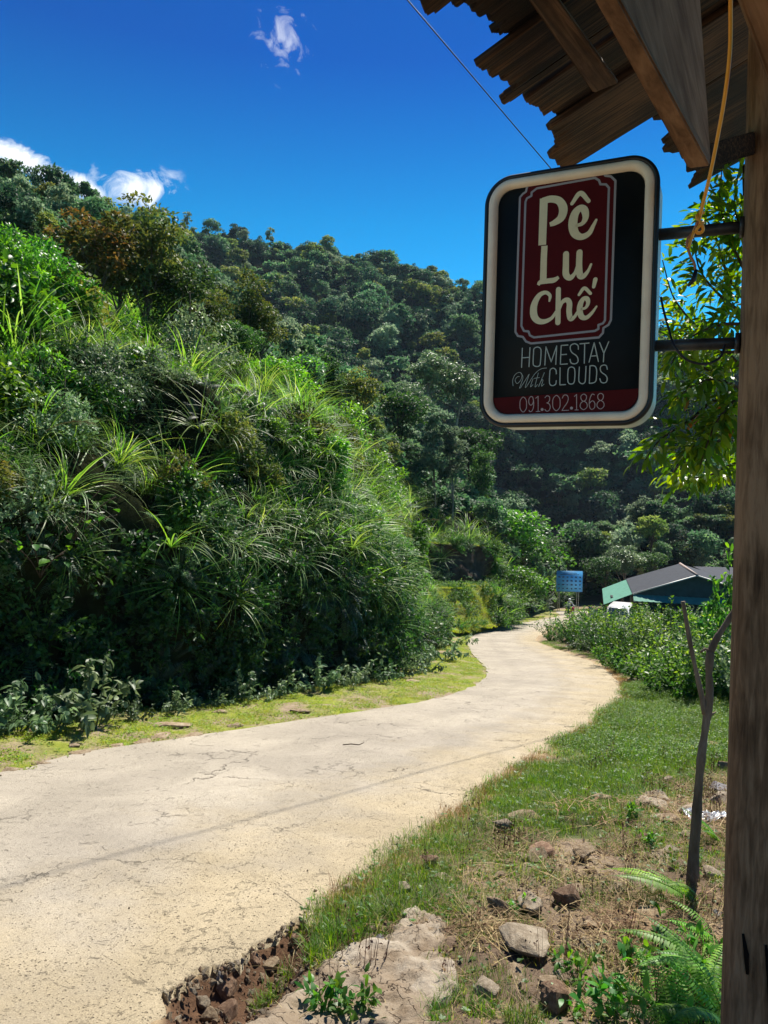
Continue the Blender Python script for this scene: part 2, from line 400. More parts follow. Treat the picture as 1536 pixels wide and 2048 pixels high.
# ragged edges
_s = np.arange(420) * 0.37
RE = RE + np.stack([fbm(np.stack([_s, _s * 0 + 3, _s * 0], -1), 5) * 0.10, fbm(np.stack([_s, _s * 0 + 9, _s * 0], -1), 6) * 0.06], -1)
LE = LE + np.stack([fbm(np.stack([_s, _s * 0 + 3, _s * 0], -1), 8) * 0.08, fbm(np.stack([_s, _s * 0 + 9, _s * 0], -1), 9) * 0.06], -1)
road_poly = np.vstack([LE, RE[::-1]])
BF_px = [(0, 1452), (120, 1438), (200, 1427), (350, 1408), (500, 1389), (630, 1372), (730, 1360), (790, 1344), (828, 1322), (850, 1298), (858, 1276)]
BF = np.array([(-15.0, -2.0), (-9.6, 4.5)] + [tuple(G(*p)[:2]) for p in BF_px])
slab_px = [(560, 2080), (480, 2080), (540, 2010), (560, 1990), (600, 1960), (650, 1925), (690, 1895), (735, 1878), (790, 1862), (800, 1835), (850, 1820), (880, 1845), (890, 1885), (900, 1930), (920, 1975), (850, 2080)]
slab_poly = np.array([G(*p)[:2] for p in slab_px])
gully_px = [(330, 2060), (330, 1990), (400, 1940), (470, 1920), (520, 1880), (600, 1840), (640, 1850), (630, 1900), (600, 1960), (540, 2010), (500, 2060)]
gully_poly = np.array([G(*p)[:2] for p in gully_px])
lush_px = [(610, 1925), (620, 1860), (700, 1745), (800, 1680), (905, 1605), (1010, 1540), (1120, 1478), (1190, 1442), (1240, 1405), (1255, 1370), (1500, 1370), (2500, 1430), (2500, 1560), (1500, 1560), (1390, 1580), (1280, 1620), (1190, 1690), (1060, 1700), (930, 1745), (880, 1820), (780, 1850), (690, 1880), (640, 1920)]
lush_poly = np.array([G(*p)[:2] for p in lush_px])


rough_poly0 = np.array([G(*q)[:2] for q in [(600, 2080), (620, 1900), (900, 1730), (1190, 1640), (1600, 1480), (1700, 2080)]])


def gz(x, y, detail=True):
    x = np.asarray(x, float); y = np.asarray(y, float)
    z = zp(y)
    near = (np.abs(y) < 120)
    inr = inside(x, y, road_poly) & near
    de = np.minimum(dist_poly(x, y, RE[::3]), dist_poly(x, y, LE[::3]))
    z = np.where(inr, z - 0.03, z)
    right = (~inr) & (dist_poly(x, y, RE[::3]) < dist_poly(x, y, LE[::3]))
    bump = np.where(inr, 0, np.clip(de / 0.5, 0, 1))
    z = z + np.where(right, 0.07 * np.clip(de / 2.5, 0, 1), 0.04 * np.clip(de, 0, 1)) * (~inr)
    z = z - 0.012 * (~inr)
    rz_ = inside(x, y, rough_poly0) * bump; z = z + rz_ * 0.045 * np.abs(fbm(xy3(x, y, 9.0), 23, 4, 0.6))
    z = z + bump * (0.10 * fbm(xy3(x, y, 0.8), 21) + 0.035 * fbm(xy3(x, y, 5.0), 22, 5, 0.6))
    # the washed-out hole at the road edge
    dg = dist_poly(x, y, np.vstack([gully_poly, gully_poly[:1]])); ig = inside(x, y, gully_poly)
    z = z - np.where(ig, 0.13 * np.clip(dg / 0.12, 0, 1) * (0.7 + 0.5 * vnoise(xy3(x, y, 7), 3)), 0)
    return z


def gz1(x, y): return float(gz(np.array([x]), np.array([y]))[0])


def GP(px, py):
    """pixel -> point on the finished ground"""
    p = G(px, py)
    r = ray(px, py)
    Ys = np.linspace(max(0.8, p[1] * 0.7), p[1] * 1.25, 160); xs = r.x / r.y * Ys; zs = CAMZ + r.z / r.y * Ys
    g = gz(xs, Ys); k = np.argmax(zs <= g)
    if zs[k] > g[k]: k = len(Ys) - 1
    return np.array((xs[k], Ys[k], g[k]))


# ------------------------------------------------------------------ ground sheet
def build_ground():
    ys = np.concatenate([-np.geomspace(60, 1.0, 30), np.linspace(-0.8, 1.2, 12), np.geomspace(1.3, 16, 330), np.geomspace(16.3, 130, 150), np.geomspace(134, 1500, 40)])
    us = np.sinh(np.linspace(-1, 1, 421) * 2.4) / np.sinh(2.4) * 4.0
    Y, U = np.meshgrid(ys, us, indexing='ij'); X = U * (np.abs(Y) + 2.0)
    Z = gz(X.ravel(), Y.ravel()).reshape(X.shape)
    V = np.stack([X, Y, Z], -1).reshape(-1, 3); nr, nc = X.shape
    i = np.arange(nr - 1)[:, None] * nc + np.arange(nc - 1)[None]
    Fq = np.stack([i, i + 1, i + nc + 1, i + nc], -1).reshape(-1, 4)
    x, y = V[:, 0], V[:, 1]
    mb = MB(); mb.add(V, Fq, 0.5)
    m, n, l = mat_base('ground_soil')
    at = nd(n, 'ShaderNodeAttribute', attribute_name='gcol'); tc = n.new('ShaderNodeTexCoord')
    n1 = nd(n, 'ShaderNodeTexNoise', {'Scale': 14.0, 'Detail': 9.0, 'Roughness': 0.7}); l.new(tc.outputs['Object'], n1.inputs['Vector'])
    mv = nd(n, 'ShaderNodeMapRange', {'From Min': 0.25, 'From Max': 0.75, 'To Min': 0.55, 'To Max': 1.45}); l.new(n1.outputs[0], mv.inputs['Value'])
    hs = n.new('ShaderNodeHueSaturation'); l.new(at.outputs['Color'], hs.inputs['Color']); l.new(mv.outputs[0], hs.inputs['Value'])
    n2 = nd(n, 'ShaderNodeTexNoise', {'Scale': 45.0, 'Detail': 8.0, 'Roughness': 0.75}); l.new(tc.outputs['Object'], n2.inputs['Vector'])
    bp = nd(n, 'ShaderNodeBump', {'Strength': 1.0, 'Distance': 0.02}); l.new(n2.outputs[0], bp.inputs['Height'])
    pb = nd(n, 'ShaderNodeBsdfPrincipled', {'Roughness': 0.95, 'Specular IOR Level': 0.15}); l.new(hs.outputs[0], pb.inputs['Base Color']); l.new(bp.outputs[0], pb.inputs['Normal'])
    o = n.new('ShaderNodeOutputMaterial'); l.new(pb.outputs[0], o.inputs[0])
    me = mb.mesh('ground', m, True)
    dr = dist_poly(x, y, RE[::3]); dl = dist_poly(x, y, LE[::3]); right = dr < dl
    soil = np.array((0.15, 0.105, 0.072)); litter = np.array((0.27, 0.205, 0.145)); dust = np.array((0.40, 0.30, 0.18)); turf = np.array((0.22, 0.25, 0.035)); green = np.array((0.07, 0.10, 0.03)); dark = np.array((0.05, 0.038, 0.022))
    k = np.clip(0.5 + fbm(xy3(x, y, 1.3), 31) * 1.2, 0, 1)[:, None]
    col = soil * (1 - k) + litter * k
    lu = inside(x, y, lush_poly)[:, None]; col = np.where(lu, green * (0.6 + 0.5 * k) + soil * 0.25, col)
    e = np.clip(1 - dr / (0.35 + 0.3 * k[:, 0]), 0, 1)[:, None] * right[:, None]; col = col * (1 - e) + dust * e
    lt = (~right) & (dl < 2.5); kk = np.clip(0.5 + fbm(xy3(x, y, 2.2), 33) * 1.6, 0, 1)[:, None]
    col = np.where(lt[:, None], turf * (1 - kk) + litter * 1.1 * kk, col)
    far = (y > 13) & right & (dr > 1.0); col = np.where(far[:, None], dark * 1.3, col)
    ig = inside(x, y, gully_poly)[:, None]; col = np.where(ig, np.array((0.13, 0.072, 0.042)) * (0.7 + 0.5 * k), col)
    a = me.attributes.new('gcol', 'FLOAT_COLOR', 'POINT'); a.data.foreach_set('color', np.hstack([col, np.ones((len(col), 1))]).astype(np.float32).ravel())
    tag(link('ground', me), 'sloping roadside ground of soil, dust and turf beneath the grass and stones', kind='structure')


def build_road():
    nW = 110; t = np.linspace(0, 1, nW) ** 0.8; A, B = LE, RE
    X = A[:, 0:1] * (1 - t) + B[:, 0:1] * t; Y = A[:, 1:2] * (1 - t) + B[:, 1:2] * t
    # refine along
    k = 419 * np.linspace(0, 1, 2300) ** 1.3; i0 = np.floor(k).astype(int).clip(0, 418); fr = (k - i0)[:, None]
    X = X[i0] * (1 - fr) + X[i0 + 1] * fr; Y = Y[i0] * (1 - fr) + Y[i0 + 1] * fr
    ed = np.minimum(t, 1 - t)[None]
    Z = zp(Y) + 0.004 + 0.02 * fbm(np.stack([X * 0.5, Y * 0.5, X * 0], -1), 41, 3) * np.clip(ed * 8, 0, 1)
    jag = 0.035 * fbm(np.stack([X[:, -1] * 9, Y[:, -1] * 9, X[:, -1] * 0], -1), 43, 4, 0.6) * (Y[:, -1] < 20); X[:, -4:] += jag[:, None] * np.array((0.1, .3, .7, 1)); Z[:, -2] -= 0.006; Z[:, -1] -= 0.028 + 0.012 * fbm(np.stack([X[:, -1] * 12, Y[:, -1] * 12, X[:, -1] * 0], -1), 44)
    # broken, pitted right shoulder
    sh = np.clip((t[None] - 0.80) / 0.2, 0, 1) * (Y < 16)
    Z = Z - sh * 0.015 * np.clip(fbm(np.stack([X * 9, Y * 9, X * 0], -1), 42, 4, 0.6) + 0.2, 0, 1)
    nb = (Y < 9) & (t[None] > 0.5); wx = X + 0.09 * fbm(xy3(X, Y, 5), 45, 5, 0.6); wy = Y + 0.09 * fbm(xy3(X, Y, 5), 46, 5, 0.6); hole = np.zeros(X.shape, bool); hole[nb] = inside(wx[nb], wy[nb], gully_poly)
    Z = np.where(hole, zp(Y) - 0.26, Z); Z[:, -1] = np.minimum(Z[:, -1], zp(Y[:, -1]) - 0.03)
    nr, nc = X.shape; V = np.stack([X, Y, Z], -1).reshape(-1, 3)
    i = np.arange(nr - 1)[:, None] * nc + np.arange(nc - 1)[None]; Fq = np.stack([i, i + nc, i + nc + 1, i + 1], -1).reshape(-1, 4)[:, ::-1]
    mb = MB(); mb.add(V, Fq, np.broadcast_to(t, X.shape).ravel())
    for c, flip in ((0, 1), (nc - 1, 0)):
        top = V.reshape(nr, nc, 3)[:, c]; bot = top - np.array((0, 0, 0.07)); q = np.arange(nr - 1); f = np.stack([q, q + 1, q + 1 + nr, q + nr], -1)
        mb.add(np.vstack([top, bot]), f[:, ::-1] if flip else f, 1.0 if c else 0.0)
    m, n, l = mat_base('road_surface')
    tc = n.new('ShaderNodeTexCoord'); at = nd(n, 'ShaderNodeAttribute', attribute_name='tint'); co = tc.outputs['Object']

    def noise(s, d=8.0, r=0.65, dist=0.0, vec=None):
        q = nd(n, 'ShaderNodeTexNoise', {'Scale': s, 'Detail': d, 'Roughness': r, 'Distortion': dist}); l.new(vec or co, q.inputs['Vector']); return q

    def math_(op, a, b, clamp=False):
        q = nd(n, 'ShaderNodeMath', operation=op); q.use_clamp = clamp
        for i_, v in enumerate((a, b)):
            if isinstance(v, (int, float)): q.inputs[i_].default_value = v
            else: l.new(v, q.inputs[i_])
        return q.outputs[0]
    big = noise(0.55, 5); grey_tan = ramp(n, [(0.35, (0.36, 0.315, 0.255)), (0.65, (0.425, 0.372, 0.295))]); l.new(big.outputs[0], grey_tan.inputs[0])
    # sandy towards the right-hand shoulder
    sand_f = math_('ADD', at.outputs['Fac'], math_('MULTIPLY', math_('SUBTRACT', noise(1.4).outputs[0], 0.5), 0.8))
    sf = nd(n, 'ShaderNodeMapRange', {'From Min': 0.55, 'From Max': 0.92}); l.new(sand_f, sf.inputs['Value'])
    mx = nd(n, 'ShaderNodeMix', data_type='RGBA'); l.new(sf.outputs[0], mx.inputs['Factor']); l.new(grey_tan.outputs[0], mx.inputs['A']); mx.inputs['B'].default_value = (0.42, 0.345, 0.23, 1)
    # pits and pock marks
    ps = noise(34, 8, 0.8); pits = nd(n, 'ShaderNodeMapRange', {'From Min': 0.30, 'From Max': 0.42, 'To Min': 1.0, 'To Max': 0.0}); l.new(ps.outputs[0], pits.inputs['Value'])
    pm = noise(2.2, 4); pmask = nd(n, 'ShaderNodeMapRange', {'From Min': 0.38, 'From Max': 0.66}); l.new(pm.outputs[0], pmask.inputs['Value'])
    spk = []
    for sc_v, thr, rad_ in ((38, 0.80, 0.30), (85, 0.72, 0.34)):
        vd = nd(n, 'ShaderNodeTexVoronoi', {'Scale': sc_v}); l.new(co, vd.inputs['Vector']); sx = n.new('ShaderNodeSeparateColor'); l.new(vd.outputs['Color'], sx.inputs[0])
        a1 = nd(n, 'ShaderNodeMapRange', {'From Min': rad_ * 0.6, 'From Max': rad_, 'To Min': 1.0, 'To Max': 0.0}); l.new(vd.outputs['Distance'], a1.inputs['Value']); spk.append(math_('MULTIPLY', a1.outputs[0], math_('GREATER_THAN', sx.outputs[0], thr)))
    speck = math_('MAXIMUM', spk[0], spk[1])
    pf = math_('MULTIPLY', speck, math_('ADD', math_('MULTIPLY', pmask.outputs[0], 0.7), math_('MULTIPLY', sf.outputs[0], 0.5), True))
    fine = noise(120, 5, 0.8); ff = nd(n, 'ShaderNodeMapRange', {'From Min': 0.3, 'From Max': 0.7, 'To Min': 0.55, 'To Max': 1.35}); l.new(fine.outputs[0], ff.inputs['Value'])
    # cracks
    wob = noise(3.0, 6, 0.7); vm = nd(n, 'ShaderNodeVectorMath', operation='SCALE'); vm.inputs['Scale'].default_value = 0.55; l.new(wob.outputs['Color'], vm.inputs[0])
    va = nd(n, 'ShaderNodeVectorMath', operation='ADD'); l.new(co, va.inputs[0]); l.new(vm.outputs[0], va.inputs[1])
    vo = nd(n, 'ShaderNodeTexVoronoi', {'Scale': 0.75}, feature='DISTANCE_TO_EDGE'); l.new(va.outputs[0], vo.inputs['Vector'])
    cr = nd(n, 'ShaderNodeMapRange', {'From Min': 0.001, 'From Max': 0.006, 'To Min': 1.0, 'To Max': 0.0}); l.new(vo.outputs['Distance'], cr.inputs['Value'])
    cm = noise(0.9, 3); cmask = nd(n, 'ShaderNodeMapRange', {'From Min': 0.57, 'From Max': 0.64}); l.new(cm.outputs[0], cmask.inputs['Value'])
    cf = math_('MULTIPLY', cr.outputs[0], cmask.outputs[0])
    # dark flecks and worn marks of several sizes
    fl = noise(70, 3, 0.6); fl2 = nd(n, 'ShaderNodeMapRange', {'From Min': 0.66, 'From Max': 0.72}); l.new(fl.outputs[0], fl2.inputs['Value'])
    st = noise(11, 9, 0.75, 1.2); st2 = nd(n, 'ShaderNodeMapRange', {'From Min': 0.60, 'From Max': 0.72}); l.new(st.outputs[0], st2.inputs['Value'])
    pf = math_('MAXIMUM', pf, math_('MAXIMUM', math_('MULTIPLY', pits.outputs[0], math_('MULTIPLY', pmask.outputs[0], 0.35)), math_('MULTIPLY', st2.outputs[0], 0.55)))
    w2 = noise(6.0, 6, 0.75); v2 = nd(n, 'ShaderNodeVectorMath', operation='SCALE'); v2.inputs['Scale'].default_value = 0.35; l.new(w2.outputs['Color'], v2.inputs[0]); a2 = nd(n, 'ShaderNodeVectorMath', operation='ADD'); l.new(co, a2.inputs[0]); l.new(v2.outputs[0], a2.inputs[1])
    vo2 = nd(n, 'ShaderNodeTexVoronoi', {'Scale': 2.3}, feature='DISTANCE_TO_EDGE'); l.new(a2.outputs[0], vo2.inputs['Vector']); cr2 = nd(n, 'ShaderNodeMapRange', {'From Min': 0.001, 'From Max': 0.012, 'To Min': 1.0, 'To Max': 0.0}); l.new(vo2.outputs['Distance'], cr2.inputs['Value'])
    cm2 = noise(1.7, 5, 0.7); ck2 = nd(n, 'ShaderNodeMapRange', {'From Min': 0.52, 'From Max': 0.64}); l.new(cm2.outputs[0], ck2.inputs['Value']); cf = math_('MAXIMUM', cf, math_('MULTIPLY', math_('MULTIPLY', cr2.outputs[0], ck2.outputs[0]), 0.45))
    sn = noise(0.9, 7, 0.7, 0.6); sm = nd(n, 'ShaderNodeMapRange', {'From Min': 0.40, 'From Max': 0.62, 'To Min': 0.86, 'To Max': 1.07}); l.new(sn.outputs[0], sm.inputs['Value'])
    # two faint wheel tracks, along the road
    tk = None
    for c_t in (0.30, 0.66):
        ab = math_('ABSOLUTE', math_('SUBTRACT', at.outputs['Fac'], c_t), 0); q_ = nd(n, 'ShaderNodeMapRange', {'From Min': 0.02, 'From Max': 0.09, 'To Min': 0.93, 'To Max': 1.0}); q_.interpolation_type = 'SMOOTHSTEP'; l.new(ab, q_.inputs['Value']); tk = q_.outputs[0] if tk is None else math_('MULTIPLY', tk, q_.outputs[0])
    ffo = math_('MULTIPLY', ff.outputs[0], math_('MULTIPLY', sm.outputs[0], tk))
    dk = math_('MAXIMUM', math_('MULTIPLY', pf, 0.6), math_('MULTIPLY', cf, 0.85))
    hs = n.new('ShaderNodeHueSaturation'); l.new(mx.outputs['Result'], hs.inputs['Color']); l.new(ffo, hs.inputs['Value'])
    m2 = nd(n, 'ShaderNodeMix', data_type='RGBA'); l.new(dk, m2.inputs['Factor']); l.new(hs.outputs[0], m2.inputs['A']); m2.inputs['B'].default_value = (0.10, 0.072, 0.05, 1)
    hgt = math_('SUBTRACT', math_('MULTIPLY', fine.outputs[0], 0.25), math_('MULTIPLY', dk, 1.2))
    bp = nd(n, 'ShaderNodeBump', {'Strength': 1.0, 'Distance': 0.02}); l.new(hgt, bp.inputs['Height'])
    pb = nd(n, 'ShaderNodeBsdfPrincipled', {'Roughness': 0.9, 'Specular IOR Level': 0.2}); l.new(m2.outputs['Result'], pb.inputs['Base Color']); l.new(bp.outputs[0], pb.inputs['Normal'])
    o = n.new('ShaderNodeOutputMaterial'); l.new(pb.outputs[0], o.inputs[0])
    tag(obj('road', mb, m, smooth=True), 'pale dusty cracked mountain road winding down the valley', kind='structure')


build_ground(); build_road()

# ------------------------------------------------------------------ hills
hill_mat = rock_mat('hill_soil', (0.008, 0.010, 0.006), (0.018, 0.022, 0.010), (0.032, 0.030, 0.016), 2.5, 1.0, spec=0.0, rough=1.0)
soil_mat = rock_mat('cut_soil', (0.045, 0.026, 0.018), (0.085, 0.048, 0.030), (0.13, 0.075, 0.045), 2.0, 1.0, stretch=(1, 1, 0.5))
moss_mat = rock_mat('moss_soil', (0.10, 0.09, 0.03), (0.20, 0.17, 0.035), (0.30, 0.23, 0.07), 1.5, 1.0, stretch=(1, 1, 0.35))


class Loft:
    def __init__(s, rows, nu, nv, amp, nscale, seed):
        """rows: list of rows, each a list of world points"""
        rr = np.array([smooth_line(r, nu) for r in rows])          # row, u, 3
        t = np.linspace(0, len(rows) - 1, nv); i = np.floor(t).astype(int).clip(0, len(rows) - 2); f = (t - i)[:, None, None]
        g = rr[i] * (1 - f) + rr[i + 1] * f
        d = fbm(g * nscale, seed, 4)[..., None]
        du = np.gradient(g, axis=1); dv = np.gradient(g, axis=0); nn = norm(np.cross(du, dv))
        env = np.minimum(1, np.linspace(0, 1, nv) * 8)[:, None, None]
        s.g = g + nn * d * amp * env; s.nv, s.nu = nv, nu
        du = np.gradient(s.g, axis=1); dv = np.gradient(s.g, axis=0); s.n = norm(np.cross(du, dv)); s.area = np.linalg.norm(np.cross(du, dv), axis=-1)
        if s.n[..., 2].mean() < 0: s.n = -s.n

    def build(s, name, mat, label):
        nv, nu = s.nv, s.nu; i = np.arange(nv - 1)[:, None] * nu + np.arange(nu - 1)[None]
        mb = MB(); mb.add(s.g.reshape(-1, 3), np.stack([i, i + 1, i + nu + 1, i + nu], -1).reshape(-1, 4))
        return tag(obj(name, mb, mat, smooth=True), label, kind='structure')

    def sample(s, n, v0=0.0, v1=1.0, u0=0.0, u1=1.0, wt=None):
        w = s.area.copy(); a, b = int(v0 * (s.nv - 1)), int(v1 * (s.nv - 1)); w[:a] = 0; w[b + 1:] = 0
        a, b = int(u0 * (s.nu - 1)), int(u1 * (s.nu - 1)); w[:, :a] = 0; w[:, b + 1:] = 0
        if wt is not None: w = w * wt(s.g)
        w[-1] = 0; w[:, -1] = 0
        k = rng.choice(w.size, n, p=(w / w.sum()).ravel()); i, j = np.unravel_index(k, w.shape); a, b = rng.random((2, n, 1))
        g = s.g; p = (g[i, j] * (1 - a) + g[i + 1, j] * a) * (1 - b) + (g[i, j + 1] * (1 - a) + g[i + 1, j + 1] * a) * b
        return p, s.n[i, j], i / (s.nv - 1.0), j / (s.nu - 1.0)


def PX(lst): return [P(*q) for q in lst]


# near roadside bank
def lowz(p, dz): q = p.copy(); q[2] += dz; return q


foot = [np.array((*BF[0], zp(BF[0][1]) - 0.1)), np.array((*BF[1], zp(BF[1][1]) - 0.1))] + [np.array((*q, zp(q[1]) - 0.1)) for q in BF[2:]]
foot_b = [foot[0], foot[1], foot[2], foot[4], foot[6], foot[7], foot[9], foot[10], foot[12]]
crest_b = PX([(-2600, 300, 3.5), (-700, 600, 9.5), (0, 715, 13), (260, 765, 15), (480, 815, 17), (625, 890, 19.5), (705, 1000, 22), (760, 1120, 24.5), (808, 1232, 28)])
mid_b = [a * 0.6 + b * 0.4 + np.array((0.55, -0.75, 0.55)) * min(1, np.linalg.norm(a - b) / 8) for a, b in zip(foot_b, crest_b)]
back_b = PX([(-2600, 200, 12), (-700, 500, 18), (0, 670, 22), (270, 725, 24), (500, 790, 27), (640, 860, 30), (740, 960, 34), (795, 1080, 38), (825, 1205, 40)])
bank = Loft([foot_b, mid_b, crest_b, back_b], 160, 80, 1.25, 0.5, 51)
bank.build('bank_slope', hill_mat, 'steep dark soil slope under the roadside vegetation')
# left mountainside
mt_foot = PX([(-2600, 250, 11), (-700, 560, 17), (0, 690, 20), (270, 740, 22), (500, 805, 25), (640, 880, 28), (765, 990, 33), (835, 1100, 46), (900, 1092, 53), (965, 1096, 56), (1000, 1200, 56), (1060, 1222, 64), (1100, 1218, 78), (1160, 1206, 98)])
mt_mid = PX([(-2600, 100, 30), (-700, 400, 38), (0, 500, 40), (260, 570, 42), (400, 650, 44), (560, 740, 46), (700, 860, 50), (800, 960, 56), (870, 1010, 60), (950, 1040, 66), (990, 1100, 66), (1050, 1140, 74), (1095, 1165, 86), (1165, 1170, 108)])
mt_ridge = PX([(-2600, -200, 90), (-700, 210, 92), (0, 392, 95), (200, 455, 100), (335, 505, 104), (430, 620, 102), (600, 720, 98), (740, 820, 93), (860, 900, 90), (945, 960, 90), (1000, 1030, 92), (1075, 1100, 98), (1130, 1140, 106), (1190, 1165, 120)])
mt_back = [p + np.array((10, 40, -22)) for p in mt_ridge]
mount = Loft([mt_foot, mt_mid, mt_ridge, mt_back], 130, 70, 1.2, 0.09, 52)
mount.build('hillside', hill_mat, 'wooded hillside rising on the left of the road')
# far hill
cols = [(-900, 320), (-300, 420), (100, 450), (340, 475), (500, 498), (650, 522), (760, 534), (960, 590), (1150, 645), (1330, 700), (1450, 735), (1700, 850), (2200, 1000)]
Hr = PX([(a, b, 300) for a, b in cols])
Hu = PX([(-900, 560, 240), (-300, 590, 240), (100, 610, 240), (340, 620, 240), (500, 630, 240), (650, 640, 240), (760, 655, 240), (960, 700, 238), (1150, 745, 234), (1330, 800, 230), (1450, 830, 228), (1700, 900, 225), (2200, 1010, 220)])
Hm = PX([(-900, 850, 170), (-300, 850, 170), (100, 850, 170), (340, 850, 170), (500, 850, 170), (650, 850, 172), (760, 855, 178), (960, 860, 212), (1150, 860, 218), (1330, 880, 218), (1450, 900, 216), (1700, 960, 213), (2200, 1040, 210)])
Hf = PX([(-900, 1110, 120), (-300, 1110, 120), (100, 1110, 120), (340, 1110, 122), (500, 1110, 124), (650, 1110, 128), (760, 1120, 140), (960, 1150, 176), (1150, 1160, 186), (1330, 1160, 188), (1450, 1165, 188), (1700, 1170, 188), (2200, 1180, 186)])
Hb = [p + np.array((0, 120, -50)) for p in Hr]
farhill = Loft([Hf, Hm, Hu, Hr, Hb], 150, 110, 7.0, 0.018, 53)
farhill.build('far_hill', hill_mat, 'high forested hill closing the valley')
# low spur on the right
Sf = PX([(1120, 1175, 96), (1180, 1165, 96), (1250, 1160, 96), (1330, 1160, 96), (1460, 1170, 96), (1700, 1180, 96), (2200, 1200, 96)])
Sr = PX([(1120, 1165, 100), (1180, 1135, 104), (1250, 1100, 108), (1330, 1065, 112), (1460, 1045, 118), (1700, 1000, 124), (2200, 950, 128)])
Sb = [p + np.array((0, 30, -14)) for p in Sr]
spur = Loft([Sf, Sr, Sb], 60, 26, 0.8, 0.1, 54)
spur.build('low_spur', hill_mat, 'low wooded spur behind the metal roofed house')


# terraces cut into the slope beside the bend
def terrace(name, front, top, wallx, Y0, Y1, m_face, m_top, label):
    pass


def build_cut():
    # lower mossy face, ledge, then dark soil wall, ledge
    lo0 = PX([(862, 1262, 37), (900, 1262, 38), (950, 1256, 42), (1000, 1250, 46), (1022, 1246, 50)])
    lo1 = PX([(858, 1176, 41.5), (900, 1176, 43.5), (950, 1176, 47), (990, 1180, 51), (1015, 1192, 54)])
    lo2 = PX([(848, 1167, 48), (880, 1167, 49), (925, 1167, 51), (965, 1170, 53), (1000, 1180, 56)])
    L1 = Loft([lo0, lo1], 60, 30, 0.8, 0.5, 61); L2 = Loft([lo1, lo2], 50, 10, 0.05, 0.9, 62)
    up1 = PX([(840, 1082, 48.6), (880, 1088, 49.6), (925, 1090, 51.6), (965, 1094, 53.6), (1000, 1110, 57)])
    up2 = PX([(830, 1075, 56), (870, 1080, 57), (920, 1082, 58), (960, 1086, 60), (1000, 1100, 62)])
    L3 = Loft([lo2, up1], 60, 30, 0.9, 0.5, 63); L4 = Loft([up1, up2], 50, 10, 0.1, 0.9, 64)
    L1.build('terrace_face', moss_mat, 'mossy yellow soil face of the lower roadside terrace')
    L2.build('terrace_ledge', moss_mat, 'bright grassy ledge below the dark soil cut')
    L3.build('soil_cut', soil_mat, 'dark brown vertical soil cut above the grassy ledge')
    L4.build('terrace_top', moss_mat, 'grassy top of the dark soil cut')
    return L1, L2, L3, L4


cutL = build_cut()

# ------------------------------------------------------------------ leaves, blades, fronds
LEAF4 = (np.array([(0, 0, 0), (0.42, 0.5, 0.07), (1, 0, -0.10), (0.42, -0.5, 0.07)]), [np.array([[0, 1, 2], [0, 2, 3]])])
LEAF8 = (np.array([(0, 0, 0), (.28, .40, .07), (.3, 0, 0), (.28, -.40, .07), (.68, .36, .03), (.7, 0, -.05), (.68, -.36, .03), (1, 0, -.17)]),
         [np.array([[0, 1, 2], [0, 2, 3], [4, 7, 5], [5, 7, 6]]), np.array([[1, 4, 5, 2], [2, 5, 6, 3]])])
LANCE = (np.array([(0, 0, 0), (.25, .42, .03), (.25, -.42, .03), (.55, .5, -.03), (.55, -.5, -.03), (.8, .3, -.13), (.8, -.3, -.13), (1, 0, -.26)]),
         [np.array([[0, 1, 2], [5, 7, 6]]), np.array([[1, 3, 4, 2], [3, 5, 6, 4]])])
CLUMP = (np.array([(0, 0, 0), (.2, .5, .05), (.55, .28, 0.1), (.65, .6, -.05), (1, 0.05, -.1), (.6, -.55, 0), (.5, -.2, .1), (.2, -.5, 0)]),
         [np.array([[0, 1, 2], [2, 3, 4], [4, 5, 6], [0, 6, 7], [0, 2, 6], [2, 4, 6]])])


def leaves(mb, base, axis, nrm, L, W, tint, tpl=LEAF4, mat=0):
    T, Fs = tpl; N = len(base); axis = norm(axis); nrm = norm(nrm - axis * (nrm * axis).sum(-1, keepdims=True)); side = np.cross(nrm, axis)
    L = np.broadcast_to(L, (N,))[:, None, None]; W = np.broadcast_to(W, (N,))[:, None, None]
    V = base[:, None] + axis[:, None] * (T[None, :, 0:1] * L) + side[:, None] * (T[None, :, 1:2] * W) + nrm[:, None] * (T[None, :, 2:3] * L)
    k = len(T); off = (np.arange(N) * k)[:, None, None]
    mb.add(V.reshape(-1, 3), [(f[None] + off).reshape(-1, f.shape[1]) for f in Fs], np.repeat(np.broadcast_to(tint, (N,)), k), mat)


def arcs(base, az, th0, kap, L, nseg):
    """curved lines starting at tilt th0 from vertical, bending by kap radians"""
    N = len(base); t = (np.arange(nseg) + 0.5) / nseg; th = th0[:, None] + kap[:, None] * t[None]
    h = np.stack([np.cos(az), np.sin(az), np.zeros(N)], -1)
    d = np.sin(th)[..., None] * h[:, None] + np.cos(th)[..., None] * np.array((0, 0, 1.0))
    p = np.concatenate([np.zeros((N, 1, 3)), np.cumsum(d * (L[:, None, None] / nseg), 1)], 1) + base[:, None]
    d = np.concatenate([d, d[:, -1:]], 1); side = np.stack([-np.sin(az), np.cos(az), np.zeros(N)], -1)
    return p, d, side


